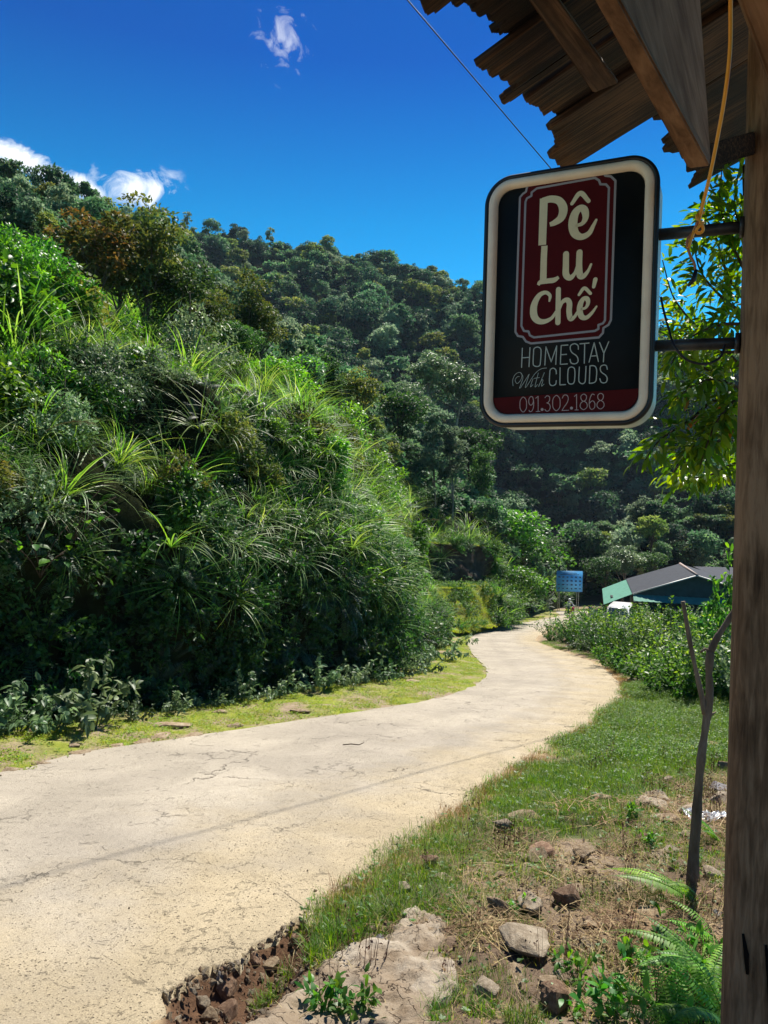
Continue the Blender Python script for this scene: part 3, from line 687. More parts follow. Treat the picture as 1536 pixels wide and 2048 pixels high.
def blades(mb, base, az, th0, kap, L, W, tint, nseg=5, mat=0, prof=None):
    N = len(base); p, d, side = arcs(base, az, th0, kap, L, nseg); t = np.linspace(0, 1, nseg + 1)
    w = (prof(t) if prof else (1 - t ** 1.6) * (0.55 + 0.9 * t * (1 - t) * 2)) * 0.5
    w = np.maximum(w, 0.02); wv = w[None, :, None] * np.broadcast_to(W, (N,))[:, None, None] * side[:, None]
    V = np.stack([p - wv, p + wv], 2).reshape(N, -1, 3); k = 2 * (nseg + 1)
    q = np.arange(nseg) * 2; f = np.stack([q, q + 1, q + 3, q + 2], -1); off = (np.arange(N) * k)[:, None, None]
    mb.add(V.reshape(-1, 3), (f[None] + off).reshape(-1, 4), np.repeat(np.broadcast_to(tint, (N,)), k), mat)


def U(a, b, n): return rng.uniform(a, b, n)


def grass_patch(n, rad, h0, h1, w, tdist=(0.2, 0.7), dry=0.06, weeds=0):
    mb = MB(); a = U(0, 6.283, n); r = rad * np.sqrt(U(0, 1, n)); b = np.stack([r * np.cos(a), r * np.sin(a), -0.01 * np.ones(n)], -1)
    tint = np.where(U(0, 1, n) < dry, 1.0, U(*tdist, n))
    blades(mb, b, U(0, 6.283, n), U(0, 0.5, n), U(0.2, 1.5, n), U(h0, h1, n), w, tint, 3)
    if weeds:
        c = U(-rad * .8, rad * .8, (weeds, 3)); c[:, 2] = U(0.01, h1 * 0.6, weeds); ax = rand_dir(weeds * 5); ax[:, 2] = np.abs(ax[:, 2]) * 0.5
        leaves(mb, np.repeat(c, 5, 0), ax, np.tile((0, 0, 1.0), (weeds * 5, 1)) + ax * .3, U(0.015, 0.035, weeds * 5), U(0.012, 0.025, weeds * 5), U(0.1, 0.6, weeds * 5))
    return mb


def reed_tuft(n, L0, L1, w, spread=0.9, lean=None):
    mb = MB(); az = U(0, 6.283, n) if lean is None else rng.normal(lean, 0.9, n)
    b = np.stack([0.06 * np.cos(az), 0.06 * np.sin(az), np.zeros(n)], -1) * U(0.2, 1.6, (n, 1))
    blades(mb, b, az, U(0.05, spread, n), U(0.9, 2.3, n), U(L0, L1, n), w * U(0.7, 1.3, n), np.clip(rng.normal(0.45, 0.25, n), 0, 1), 8)
    return mb


def frond(mb, base, az, th0, kap, L, npin, plen, pw, tint, mat=0, mat_stem=0):
    p, d, side = arcs(np.array([base]), np.array([az]), np.array([th0]), np.array([kap]), np.array([L]), 12); p, d, side = p[0], d[0], side[0]
    t = np.linspace(0.14, 0.985, npin); pos = np.stack([np.interp(t * 12, np.arange(13), p[:, i]) for i in range(3)], -1)
    tan = norm(np.stack([np.interp(t * 12, np.arange(13), d[:, i]) for i in range(3)], -1)); nr = np.cross(side[None], tan)
    ln = plen * np.sin(np.clip(t * 1.05 + 0.08, 0, 1) * math.pi) ** 0.7 * (1.05 - 0.45 * t)
    for sgn in (1, -1):
        ax = side[None] * sgn + tan * 0.35 - np.array((0, 0, 0.12)) + rand_dir(npin) * 0.07
        leaves(mb, pos, ax, nr * np.sign(nr[:, 2:3] + 1e-6), ln, pw, np.clip(tint + rng.normal(0, 0.12, npin), 0, 1), LANCE, mat)
    mb.tube(p, np.linspace(0.004, 0.001, 13) * (L / 0.6), 4, mat_stem, False, 0.6)


def fern(nf, L0, L1, npin=26, up=0.6):
    mb = MB()
    for i in range(nf):
        L = random.uniform(L0, L1); az = i * 6.283 / nf + random.uniform(-.4, .4)
        frond(mb, (0.02 * math.cos(az), 0.02 * math.sin(az), 0), az, random.uniform(0.15, up), random.uniform(0.8, 1.7), L, npin, L * 0.17, L * 0.028, random.uniform(0.3, 0.8))
    return mb


def shrub(ns, H, spread, nl, ll, lw, tpl=LEAF4, droop=0.25, mat=0, stem=1, tl=(0.1, 0.9)):
    mb = MB(); az = U(0, 6.283, ns); p, d, s = arcs(np.stack([0.08 * H * np.cos(az), 0.08 * H * np.sin(az), np.zeros(ns)], -1), az, U(0, spread, ns), U(-0.2, 1.1, ns), U(0.6, 1.1, ns) * H, 6)
    for q in p: mb.tube(q, np.linspace(0.012, 0.003, 7) * H, 4, stem, False)
    k = rng.integers(0, ns, nl); t = 6 * U(0.12, 1, nl) ** 0.7; i = np.floor(t).astype(int).clip(0, 5); f = (t - i)[:, None]
    pos = p[k, i] * (1 - f) + p[k, i + 1] * f + rand_dir(nl) * (0.10 * H * U(0, 1, (nl, 1)))
    ax = rand_dir(nl) + d[k, i] * 0.5; ax[:, 2] -= droop; ax = norm(ax)
    nr = np.array((0, 0, 1.0)) + rand_dir(nl) * 0.75
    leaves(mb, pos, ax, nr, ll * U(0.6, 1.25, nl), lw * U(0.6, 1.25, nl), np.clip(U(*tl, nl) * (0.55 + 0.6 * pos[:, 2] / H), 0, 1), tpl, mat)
    return mb


def crown(c, rx, rz, nl, per, ls, lobe=0.42, tint=(0.15, 0.85), tpl=LEAF4, flat=1.0, mb=None, top_bias=0.25, aspect=0.6):
    """leaf clumps on lobes spread through an ellipsoid"""
    mb = mb or MB(); dirs = rand_dir(nl); dirs[:, 2] = dirs[:, 2] * 0.9 + top_bias; dirs = norm(dirs)
    rad = U(0.35, 0.95, nl)[:, None]; cen = np.array(c) + dirs * rad * np.array((rx, rx, rz)) * 0.85
    lr = U(0.65, 1.3, nl) * lobe * min(rx, rz * 1.2)
    k = np.repeat(np.arange(nl), per); d = rand_dir(len(k)); d[:, 2] = np.where(d[:, 2] < -0.3, -d[:, 2], d[:, 2]); r = U(0.55, 1.05, len(k))[:, None] ** 0.6
    pos = cen[k] + d * r * lr[k][:, None] * np.array((1, 1, 0.72 * flat))
    ax = norm(d * 0.6 + rand_dir(len(k)) * 0.9 - np.array((0, 0, 0.25))); nr = d * 0.5 + np.array((0, 0, 0.8)) + rand_dir(len(k)) * 0.6
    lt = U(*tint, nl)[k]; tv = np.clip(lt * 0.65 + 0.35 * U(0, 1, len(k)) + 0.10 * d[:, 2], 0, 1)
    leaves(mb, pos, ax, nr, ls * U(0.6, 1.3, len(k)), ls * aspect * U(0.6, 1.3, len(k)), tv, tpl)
    return mb, cen, lr


def trunk(H, r0, cen, hbase=0.35, nlimb=8, lean=0.05, n=7):
    mb = MB(); top = np.array((lean * H * random.uniform(-1, 1), lean * H * random.uniform(-1, 1), H * 0.82)); t = np.linspace(0, 1, 8)[:, None]
    wob = np.concatenate([np.sin(t * 5 + random.random() * 6), np.cos(t * 4 + random.random() * 6), 0 * t], 1) * 0.02 * H * t
    line = t * top + wob - np.array((0, 0, 0.4)) * (1 - t); mb.tube(line, r0 * (1 - 0.82 * t[:, 0]), n)
    for c in cen[:nlimb]:
        s = random.uniform(hbase, 0.85); b = np.array([np.interp(s, t[:, 0], line[:, i]) for i in range(3)]); m = (b + c) / 2 + np.array((0, 0, -0.05 * H))
        q = np.array([b, m, c]); tt = np.linspace(0, 1, 5)[:, None]; q = (1 - tt) ** 2 * q[0] + 2 * tt * (1 - tt) * q[1] + tt ** 2 * q[2]
        mb.tube(q, r0 * 0.42 * (1 - 0.8 * tt[:, 0]), 5, 0, False)
    return mb


class TreeKind:
    def __init__(s, name, H, rx, rz, nl, per, ls, leafm, barkm='bark', r0=0.12, cz=0.68, **k):
        s.name = name
        mb, cen, lr = crown((0, 0, H * cz), rx, rz, nl, per, ls, **k); s.crown = mb.mesh(name + '_crown', M[leafm])
        s.trunk = trunk(H, r0, cen).mesh(name + '_trunk', M[barkm], True); s.H = H

    def place(s, loc, sc, rz, label, group=None, sz=1.0, name=None):
        e = empty(name or s.name, loc, rz); e.scale = (sc, sc, sc * sz)
        link('crown', s.crown, e); link('trunk', s.trunk, e)
        return tag(e, label, 'tree', group)


# ------------------------------------------------------------------ scatter as one object (instances of plain geometry)
src_col = {}


def scatter(name, src, pts, rot, scl, label, idx=None):
    n = len(pts); me = bpy.data.meshes.new(name); me.vertices.add(n); me.vertices.foreach_set('co', np.asarray(pts, np.float32).ravel())
    a = me.attributes.new('rot', 'FLOAT_VECTOR', 'POINT'); a.data.foreach_set('vector', np.asarray(rot, np.float32).ravel())
    scl = np.asarray(scl, np.float32)
    if scl.ndim == 1: scl = np.repeat(scl[:, None], 3, 1)
    a = me.attributes.new('scl', 'FLOAT_VECTOR', 'POINT'); a.data.foreach_set('vector', scl.ravel())
    idx = rng.integers(0, len(src), n) if idx is None else idx
    a = me.attributes.new('idx', 'INT', 'POINT'); a.data.foreach_set('value', np.asarray(idx, np.int32)); me.update()
    o = link(name, me); ng = bpy.data.node_groups.new(name + '_spread', 'GeometryNodeTree')
    ng.interface.new_socket('Geometry', in_out='INPUT', socket_type='NodeSocketGeometry'); ng.interface.new_socket('Geometry', in_out='OUTPUT', socket_type='NodeSocketGeometry')
    N, L = ng.nodes, ng.links; gi = N.new('NodeGroupInput'); go = N.new('NodeGroupOutput')
    mp = N.new('GeometryNodeMeshToPoints'); L.new(gi.outputs[0], mp.inputs[0])
    ip = N.new('GeometryNodeInstanceOnPoints'); L.new(mp.outputs[0], ip.inputs['Points'])
    jn = N.new('GeometryNodeJoinGeometry')
    for m in src:
        so = src_col.get(m.name)
        if so is None: so = bpy.data.objects.new(m.name + '_source', m); src_col[m.name] = so
        oi = N.new('GeometryNodeObjectInfo'); oi.inputs['Object'].default_value = so; oi.inputs['As Instance'].default_value = False
        gt = N.new('GeometryNodeGeometryToInstance'); L.new(oi.outputs['Geometry'], gt.inputs[0]); L.new(gt.outputs[0], jn.inputs[0])
    L.new(jn.outputs[0], ip.inputs['Instance']); ip.inputs['Pick Instance'].default_value = True

    def named(nm, dt):
        q = N.new('GeometryNodeInputNamedAttribute'); q.data_type = dt; q.inputs['Name'].default_value = nm; return q.outputs['Attribute']
    L.new(named('idx', 'INT'), ip.inputs['Instance Index'])
    er = N.new('FunctionNodeEulerToRotation'); L.new(named('rot', 'FLOAT_VECTOR'), er.inputs[0]); L.new(er.outputs[0], ip.inputs['Rotation'])
    L.new(named('scl', 'FLOAT_VECTOR'), ip.inputs['Scale']); L.new(ip.outputs[0], go.inputs[0])
    md = o.modifiers.new('spread', 'NODES'); md.node_group = ng
    return tag(o, label, kind='stuff')


def zrot(n, tilt=0.15): return np.stack([U(-tilt, tilt, n), U(-tilt, tilt, n), U(0, 6.283, n)], -1)


def lean_rot(nrm, k, spin=True):
    """rotations tipping plants part-way out along the slope normal"""
    out = []
    for v in nrm:
        w = Vector((v[0] * k, v[1] * k, max(v[2], 0.15) * k + (1 - k))).normalized(); q = w.to_track_quat('Z', 'Y')
        if spin: q = q @ Euler((0, 0, random.uniform(0, 6.283))).to_quaternion()
        out.append(tuple(q.to_euler()))
    return np.array(out)


def to_px(p):
    """(n,3) world -> pixels of the photograph and depth"""
    p = np.asarray(p, float).reshape(-1, 3); inv = np.array(CM.inverted()); q = np.c_[p, np.ones(len(p))] @ inv.T
    d = -q[:, 2]; d = np.where(np.abs(d) < 1e-6, 1e-6, d); return np.stack([768 + F * q[:, 0] / d, 1024 - F * q[:, 1] / d, d], -1)


#==PART2==
# ------------------------------------------------------------------ plant kinds
K = {}
K['sh1'] = [shrub(16, 0.9, 1.0, 620, 0.095, 0.05, LEAF4).mesh('leafy_clump', M['leaf_bank']) for _ in range(3)]
K['sh2'] = [shrub(12, 0.85, 1.0, 330, 0.15, 0.085, LEAF8).mesh('broad_clump', M['leaf_broad']) for _ in range(2)]
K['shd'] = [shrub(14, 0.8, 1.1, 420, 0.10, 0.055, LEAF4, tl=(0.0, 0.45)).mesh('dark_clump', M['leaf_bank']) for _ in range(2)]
K['shg'] = [shrub(14, 0.7, 0.9, 520, 0.075, 0.042, LEAF4).mesh('grey_clump', M['leaf_grey']) for _ in range(2)]
K['fn1'] = [fern(9, 0.5, 0.85, 20, 1.0).mesh('fern_clump', M['leaf_fern']) for _ in range(2)]
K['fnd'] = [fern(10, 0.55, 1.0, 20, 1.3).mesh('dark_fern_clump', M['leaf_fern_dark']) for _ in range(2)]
K['reed'] = [reed_tuft(46, 0.8, 1.7, 0.022).mesh('reed_tuft', M['leaf_reed']) for _ in range(3)]
K['reeds'] = [reed_tuft(60, 0.4, 0.9, 0.012).mesh('short_reed_tuft', M['leaf_reed']) for _ in range(2)]

# --- undergrowth of the near bank
vis = lambda g: np.where((to_px(g.reshape(-1, 3))[:, 0].reshape(g.shape[:2]) > -160), 1.0, 0.12)
srcs = K['sh1'] + K['sh2'] + K['shd'] + K['shg'] + K['fn1'] + K['fnd'] + K['reed'] + K['reeds']
ids = {}; c = 0
for kk in ('sh1', 'sh2', 'shd', 'shg', 'fn1', 'fnd', 'reed', 'reeds'): ids[kk] = list(range(c, c + len(K[kk]))); c += len(K[kk])
pts, rots, scl, idx = [], [], [], []


def bunch(loft, n, v0, v1, kinds, s0, s1, k=0.6, u0=0.0, u1=1.0, sink=0.08, wt=vis):
    p, nr, v, u = loft.sample(n, v0, v1, u0, u1, wt); s = U(s0, s1, n)
    pts.append(p - nr * sink); rots.append(lean_rot(nr, k)); scl.append(s * (1 + 0.35 * fbm(p * 0.7, 15))); f_ = np.argsort(np.argsort(fbm(p * 0.55, 16 + len(idx)) + U(-.25, .25, n))) / n * len(kinds); idx.append(np.array([random.choice(ids[kinds[min(len(kinds) - 1, int(q))]]) for q in f_]))


# plants crowd on the swellings of the bank and leave dark hollows between
lump = lambda g: vis(g) * np.clip(0.5 + 2.2 * fbm(g * 0.75, 301, 3), 0.14, 1)
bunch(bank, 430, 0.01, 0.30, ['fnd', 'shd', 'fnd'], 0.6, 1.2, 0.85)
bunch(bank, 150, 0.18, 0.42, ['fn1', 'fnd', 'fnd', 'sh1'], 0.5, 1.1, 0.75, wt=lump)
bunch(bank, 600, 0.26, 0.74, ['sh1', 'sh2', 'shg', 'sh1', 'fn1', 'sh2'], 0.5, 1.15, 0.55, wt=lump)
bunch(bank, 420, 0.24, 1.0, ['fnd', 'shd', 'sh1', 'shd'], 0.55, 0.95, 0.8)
bunch(bank, 150, 0.30, 0.75, ['reeds', 'reed', 'reeds'], 0.45, 0.85, 0.5, u0=0.58, wt=lump)
bunch(bank, 260, 0.66, 1.0, ['sh1', 'sh2', 'shg', 'sh1', 'shd'], 0.8, 1.7, 0.3, wt=lump)
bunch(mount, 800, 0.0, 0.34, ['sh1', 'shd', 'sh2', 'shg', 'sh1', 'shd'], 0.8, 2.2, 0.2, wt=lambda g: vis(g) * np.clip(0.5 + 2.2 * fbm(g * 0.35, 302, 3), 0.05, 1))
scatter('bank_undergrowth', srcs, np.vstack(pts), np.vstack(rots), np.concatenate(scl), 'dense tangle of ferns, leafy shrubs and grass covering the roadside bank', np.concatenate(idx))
# terraces and slopes beside the bend
pts, rots, scl, idx = [], [], [], []
bunch(cutL[1], 260, 0, 1, ['reeds'], 0.25, 0.5, 0.2, wt=None)
bunch(cutL[3], 120, 0, 1, ['reeds', 'sh1'], 0.5, 1.0, 0.2, wt=None)
bunch(cutL[0], 70, 0, 1, ['reeds', 'shg', 'sh1'], 0.5, 1.0, 0.4, 0.0, 0.45, wt=None)
bunch(cutL[0], 240, 0, 1, ['sh1', 'shg', 'reeds', 'fn1'], 0.8, 1.6, 0.5, 0.72, 1.0, wt=None)
bunch(cutL[2], 150, 0, 1, ['sh1', 'shg', 'reeds'], 0.7, 1.3, 0.5, 0.80, 1.0, wt=None)
bunch(cutL[2], 25, 0, 1, ['sh1', 'shg', 'fn1'], 0.7, 1.5, 0.5, 0.0, 0.25, wt=None)
bunch(cutL[2], 22, 0.9, 1, ['fnd', 'fn1', 'reeds', 'shd'], 0.6, 1.3, 0.8, wt=None)
bunch(cutL[2], 16, 0.0, 0.15, ['shg', 'shd', 'reeds'], 0.5, 1.0, 0.3, wt=None)
bunch(cutL[3], 50, 0, 1, ['sh1', 'sh2', 'shg'], 0.8, 1.8, 0.2, wt=None)
bunch(cutL[0], 60, 0.1, 0.9, ['reeds', 'fn1', 'sh1'], 0.4, 0.9, 0.5, wt=None)
scatter('terrace_growth', srcs, np.vstack(pts), np.vstack(rots), np.concatenate(scl), 'grass and low shrubs growing over the roadside terraces', np.concatenate(idx))

gm4 = [grass_patch(200, 0.30, 0.03, 0.10, 0.012, (0.4, 1.0), 0.1, weeds=14).mesh('bright_turf_patch', M['turf']) for _ in range(2)]
p1, n1_, _, _ = cutL[1].sample(500, 0, 1); p2, n2_, _, _ = cutL[0].sample(420, 0.0, 1, 0, 0.75); p3, n3_, _, _ = cutL[3].sample(300, 0, 1)
pp = np.vstack([p1, p2, p3]); scatter('terrace_turf', gm4, pp, lean_rot(np.vstack([n1_, n2_, n3_]), 0.8), U(0.8, 1.6, len(pp)), 'bright yellow green turf and moss on the roadside terraces')
BB = [TreeKind('bank_bush', 2.0, 0.9, 0.85, 24, 110, ls, lm, cz=0.30, lobe=lo, r0=0.035, tpl=tp, aspect=asp) for ls, lm, lo, tp, asp in
      [(0.10, 'leaf_bank', 0.40, LEAF4, 0.55), (0.16, 'leaf_broad', 0.44, LEAF8, 0.6), (0.13, 'leaf_broad', 0.36, LANCE, 0.3), (0.09, 'leaf_grey', 0.36, LEAF4, 0.5), (0.12, 'leaf_olive', 0.36, LEAF4, 0.6)]]
BW = ['small leaved green', 'broad leaved bright', 'narrow leaved bright', 'grey green small leaved', 'yellowish olive']
for v0, v1, n, s0, s1, wh in [(0.34, 0.50, 20, 0.4, 0.75, 'half way up the bank'), (0.50, 0.66, 30, 0.5, 0.95, 'on the upper part of the bank'), (0.66, 0.95, 38, 0.7, 1.35, 'along the crest of the bank')]:
    p, nr, v, u = bank.sample(n, v0, v1, 0.12, 0.99, lump)
    for i in range(n):
        k_ = random.randrange(5); side = ('at its left end' if to_px(p[i])[0][0] < 250 else 'at its middle' if to_px(p[i])[0][0] < 560 else 'towards the bend')
        e = BB[k_].place(p[i] - np.array((0, 0, 0.25)), random.uniform(s0, s1), random.uniform(0, 6.28), f'{BW[k_]} bush {wh} {side}', f'bushes {wh} {side}', random.uniform(0.8, 1.3), 'bank_bush'); e['category'] = 'bush'
# --- long reed grass on the bank, one by one
zones = [(0.16, 0.36, 16, 'arching reed grass tuft low on the shaded bank', 'reed tufts low on the roadside bank'),
         (0.36, 0.52, 26, 'arching reed grass tuft half way up the roadside bank', 'reed tufts half way up the roadside bank'),
         (0.52, 0.74, 24, 'tall sunlit reed grass tuft along the crest of the bank', 'reed tufts along the crest of the roadside bank')]
for v0, v1, n, lab, grp in zones:
    p, nr, v, u = bank.sample(n, v0, v1, 0.54, 0.98, lump); ro = lean_rot(nr, 0.65); n = int(n)
    for i in range(n):
        x_ = to_px(p[i])[0][0]; sd_ = ' left of its middle' if x_ < 400 else ' at its middle' if x_ < 600 else ' towards the bend'; tag(link('reed_grass_tuft', K['reed'][i % 3], None, p[i] - nr[i] * 0.05, ro[i], random.uniform(0.5, 1.0)), lab + sd_, 'reed grass', grp + sd_)


def LP(loft, px, py, v0=0.0, v1=1.0):
    g = loft.g[int(v0 * (loft.nv - 1)):int(v1 * (loft.nv - 1)) + 1].reshape(-1, 3); q = to_px(g); d = np.hypot(q[:, 0] - px, q[:, 1] - py) + 0.2 * q[:, 2]; d[q[:, 2] < 0] = 1e9
    return g[np.argmin(d)]


# --- foot shrubs along the verge
K['foot'] = [shrub(11, 0.75, 0.9, 260, 0.12, 0.07, LEAF8, droop=0.45, tl=(0.3, 1.0)).mesh('foot_shrub', M['leaf_grey']) for _ in range(3)]
foot_list = [(30, 1455, 1.0, 'grey green broad leaved shrub at the very left of the verge'), (105, 1450, 1.0, 'second grey green shrub from the left, behind the turf verge'),
             (185, 1440, 1.35, 'tallest pale leaved shrub standing in front of the dark bank foot'), (-60, 1470, 1.2, 'pale leaved shrub cut by the left picture edge'), (270, 1428, 0.6, 'small sparse shrub right of the tallest pale shrub'),
             (350, 1418, 0.7, 'low dark leafy shrub where the verge has flat stones'), (420, 1410, 0.65, 'low leafy shrub at the middle of the shaded bank foot'), (490, 1398, 0.85, 'upright pale leaved shrub below the hanging reeds'),
             (555, 1392, 0.7, 'small pale shrub in the shade below the reeds'), (640, 1378, 1.0, 'round bushy shrub in front of the shaded bank'), (700, 1372, 0.95, 'bushy shrub left of the leafy end of the bank'),
             (745, 1366, 1.1, 'dense pale leaved shrub near the end of the bank'), (800, 1356, 1.0, 'spreading shrub where the verge narrows'), (850, 1345, 1.1, 'rounded shrub at the corner of the bank'), (890, 1320, 1.3, 'tall green shrub at the inside of the bend'),
             (905, 1295, 1.3, 'bushy green shrub below the lower terrace'), (860, 1300, 1.8, 'broad green shrub against the end of the bank'), (818, 1325, 1.6, 'big leafy shrub growing up the end of the bank')]
for px, py, s, lab in foot_list:
    g = GP(px, py + 12 if px < 300 else py + 6 if px < 700 else py); tag(link('foot_shrub', K['foot'][random.randrange(3)], None, (g[0], g[1], g[2] - 0.03), (0, 0, random.uniform(0, 6.28)), s * 0.95), lab, 'shrub', 'shrubs along the foot of the bank')


# --- plants that stand out on the bank
def big_leaf_vine(px, py, n, L, lab, Y):
    c = LP(bank, px, py, 0.05, 0.9) + np.array((0.25, -0.35, 0.25)); o = empty('broad_leaf_plant', c); tag(o, lab, 'plant'); mb = MB(); st = []
    for i in range(max(5, n // 5)):
        az = random.uniform(0, 6.28); p, d, s = arcs(np.array([[0, 0, -0.5]]), np.array([az]), np.array([random.uniform(0.1, 0.8)]), np.array([0.7]), np.array([random.uniform(.5, .9)]), 6); mb.tube(p[0], 0.008, 4); st.append(p[0])
    obj('stem', mb, M['bark'], o)
    lm = []
    for k in range(3):
        m2 = MB(); leaves(m2, np.zeros((1, 3)), np.array([[1.0, 0, 0]]), np.array([[0, 0, 1.0]]), 1.0, 0.85, 0.35 + k * 0.25, LEAF8); lm.append(m2.mesh('leaf', M['leaf_broad']))
    for i in range(n):
        s = st[i % len(st)]; b = s[random.randint(2, 6)] + np.random.default_rng(i).normal(0, 0.05, 3)
        link('leaf', lm[i % 3], o, b, (random.uniform(-.5, .5), random.uniform(-0.1, 0.7), random.uniform(0, 6.28)), L * random.uniform(0.6, 1.2))


big_leaf_vine(235, 690, 44, 0.26, 'bright plant with big heart shaped leaves on the crest of the bank', 14.0)
big_leaf_vine(12, 835, 16, 0.20, 'large round leaved plant low at the left edge of the bank', 10.2)
big_leaf_vine(60, 1120, 14, 0.16, 'sparse broad leaved plant in the shade at the left of the bank', 9.6)
big_leaf_vine(140, 1040, 10, 0.15, 'single cluster of round silvery leaves in the dark ferns', 10.4)


def palm_reed(px, py, Y, n, L0, L1, lab, w=0.035, az0=None):
    o = empty('sword_leaf_plant', LP(bank, px, py, 0.05, 0.9) + np.array((0.12, -0.18, 0.1))); tag(o, lab, 'plant')
    for i in range(n):
        mb = MB(); az = np.array([random.uniform(0, 6.28) if az0 is None else random.gauss(az0, 0.8)])
        blades(mb, np.zeros((1, 3)), az, U(0.5, 1.3, 1), U(0.8, 1.9, 1), U(L0, L1, 1), w, random.uniform(0.4, 0.9), 9); obj('leaf', mb, M['leaf_reed'], o)


palm_reed(235, 950, 9.6, 22, 0.6, 1.1, 'plant with drooping sword shaped leaves jutting from the left of the bank')
palm_reed(420, 985, 11.5, 12, 0.5, 0.9, 'small cluster of drooping sword leaves near the middle of the bank')
palm_reed(330, 1100, 10.8, 26, 0.9, 1.5, 'long reed clump sweeping to the right over the dark ferns', 0.03, -0.4)
palm_reed(690, 1110, 15.0, 22, 0.8, 1.4, 'sunlit reed clump near the right end of the bank', 0.03, -0.4)
palm_reed(560, 905, 16.0, 20, 0.5, 1.0, 'reed clump on the shoulder of the bank in full sun', 0.03, -0.4)
palm_reed(470, 820, 17.0, 16, 0.45, 0.9, 'upright bright reed clump on the crest of the bank', 0.035)
palm_reed(660, 1000, 16.5, 18, 0.8, 1.3, 'reed clump halfway between crest and road end of the bank', 0.03, -0.6)


def plume(px, py, Y, lab, az=0.0):
    o = empty('grass_plume', LP(bank, px, py, 0.05, 0.9) + np.array((0.3, -0.4, 0.3)) if Y < 20 else P(px, py, Y)); tag(o, lab, 'grass plume'); mb = MB()
    p, d, s = arcs(np.zeros((1, 3)), np.array([az]), np.array([0.9]), np.array([0.9]), np.array([0.75]), 8); mb.tube(p[0], 0.005, 4, 0, False); obj('stem', mb, M['dry'], o)
    m2 = MB(); k = 90; t = U(4, 8, k); i = np.floor(t).astype(int).clip(0, 7); b = p[0][i] + (p[0][i + 1] - p[0][i]) * (t - i)[:, None]
    blades(m2, b, rng.normal(az, 0.7, k), U(1.0, 1.7, k), U(0.4, 1.2, k), U(0.12, 0.26, k), 0.006, U(0.2, 0.8, k), 4); obj('plume_head', m2, M['dry'], o)


plume(85, 905, 9.4, 'brown seed plume arching from the left of the bank', 0.1)
plume(850, 1045, 40, 'pale seed plume above the dark soil cut', 0.0)

# ------------------------------------------------------------------ tree kinds
TK = {}
TK['round'] = TreeKind('broadleaf_tree', 5.0, 1.7, 1.6, 30, 130, 0.17, 'leaf_tree')
TK['olive'] = TreeKind('broadleaf_tree', 5.0, 1.5, 1.9, 26, 130, 0.16, 'leaf_olive', lobe=0.34)
TK['russet'] = TreeKind('broadleaf_tree', 4.5, 1.5, 1.5, 26, 130, 0.16, 'leaf_russet', lobe=0.36)
TK['lance'] = TreeKind('small_tree', 3.0, 1.05, 1.5, 40, 90, 0.15, 'leaf_broad', lobe=0.32, tpl=LANCE, r0=0.05, aspect=0.3, cz=0.46)
TK['airy'] = TreeKind('slender_tree', 6.0, 1.4, 2.3, 24, 80, 0.15, 'leaf_olive', lobe=0.28, r0=0.07, cz=0.62)
TK['tall'] = TreeKind('tall_tree', 10.0, 2.0, 3.6, 34, 120, 0.24, 'leaf_tree', 'bark_grey', lobe=0.36, r0=0.14, cz=0.64)
TK['slim'] = TreeKind('slender_tree', 10.0, 1.35, 4.0, 44, 80, 0.22, 'far_pale', 'bark_grey', lobe=0.30, r0=0.11, cz=0.62, tint=(0.1, 0.8))
TK['pale'] = TreeKind('pale_tree', 6.0, 1.8, 1.9, 30, 140, 0.20, 'leaf_grey', 'bark_grey', lobe=0.36)
TK['bushy'] = TreeKind('bushy_tree', 3.6, 1.7, 1.5, 26, 130, 0.17, 'leaf_broad', cz=0.5)
TK['conifer'] = TreeKind('dark_conical_tree', 5.0, 1.0, 2.2, 26, 120, 0.15, 'leaf_tree', lobe=0.36, cz=0.55, tint=(0.0, 0.35))
FT = [TreeKind('hill_tree', 7.0, a, b, n, per, ls, lm_, lobe=lo, r0=0.13, tpl=LEAF4, cz=c_, flat=fl, tint=tt, aspect=0.7) for a, b, n, per, ls, lm_, lo, c_, fl, tt in
      [(2.5, 2.3, 26, 60, 0.42, 'leaf_far', 0.34, 0.62, 1.0, (0.1, 0.8)), (3.3, 1.7, 30, 56, 0.42, 'leaf_far', 0.30, 0.70, 0.5, (0.2, 0.9)), (1.5, 3.0, 24, 56, 0.38, 'far_dark', 0.34, 0.56, 1.0, (0.1, 0.8)),
       (3.0, 2.6, 34, 56, 0.40, 'far_dark', 0.27, 0.6, 0.8, (0.1, 0.9)), (2.2, 1.9, 22, 64, 0.40, 'far_pale', 0.34, 0.62, 1.0, (0.2, 1.0)), (2.1, 2.7, 30, 46, 0.38, 'far_yellow', 0.25, 0.62, 0.7, (0.1, 0.9)), (1.2, 2.6, 16, 40, 0.36, 'far_pale', 0.30, 0.66, 0.6, (0.0, 0.7))]]
FTW = ['round green', 'flat topped green', 'tall narrow dark', 'broad dark', 'pale grey green', 'loose yellowish', 'thin pale slender']
FTP = [0.2, 0.16, 0.13, 0.2, 0.12, 0.11, 0.08]


def T(kind, px, top, base, loft, lab, grp=None, v=(0, 1), wide=1.0, Y=None):
    g = P(px, base, Y) if Y else LP(loft, px, base, *v); d = to_px(g)[0][2]; h = (base - top) * d / F; k = TK[kind]; s = h / k.H
    e = k.place(g - np.array((0, 0, 0.1)), s * wide, random.uniform(0, 6.28), lab, grp, 1 / wide)
    return e


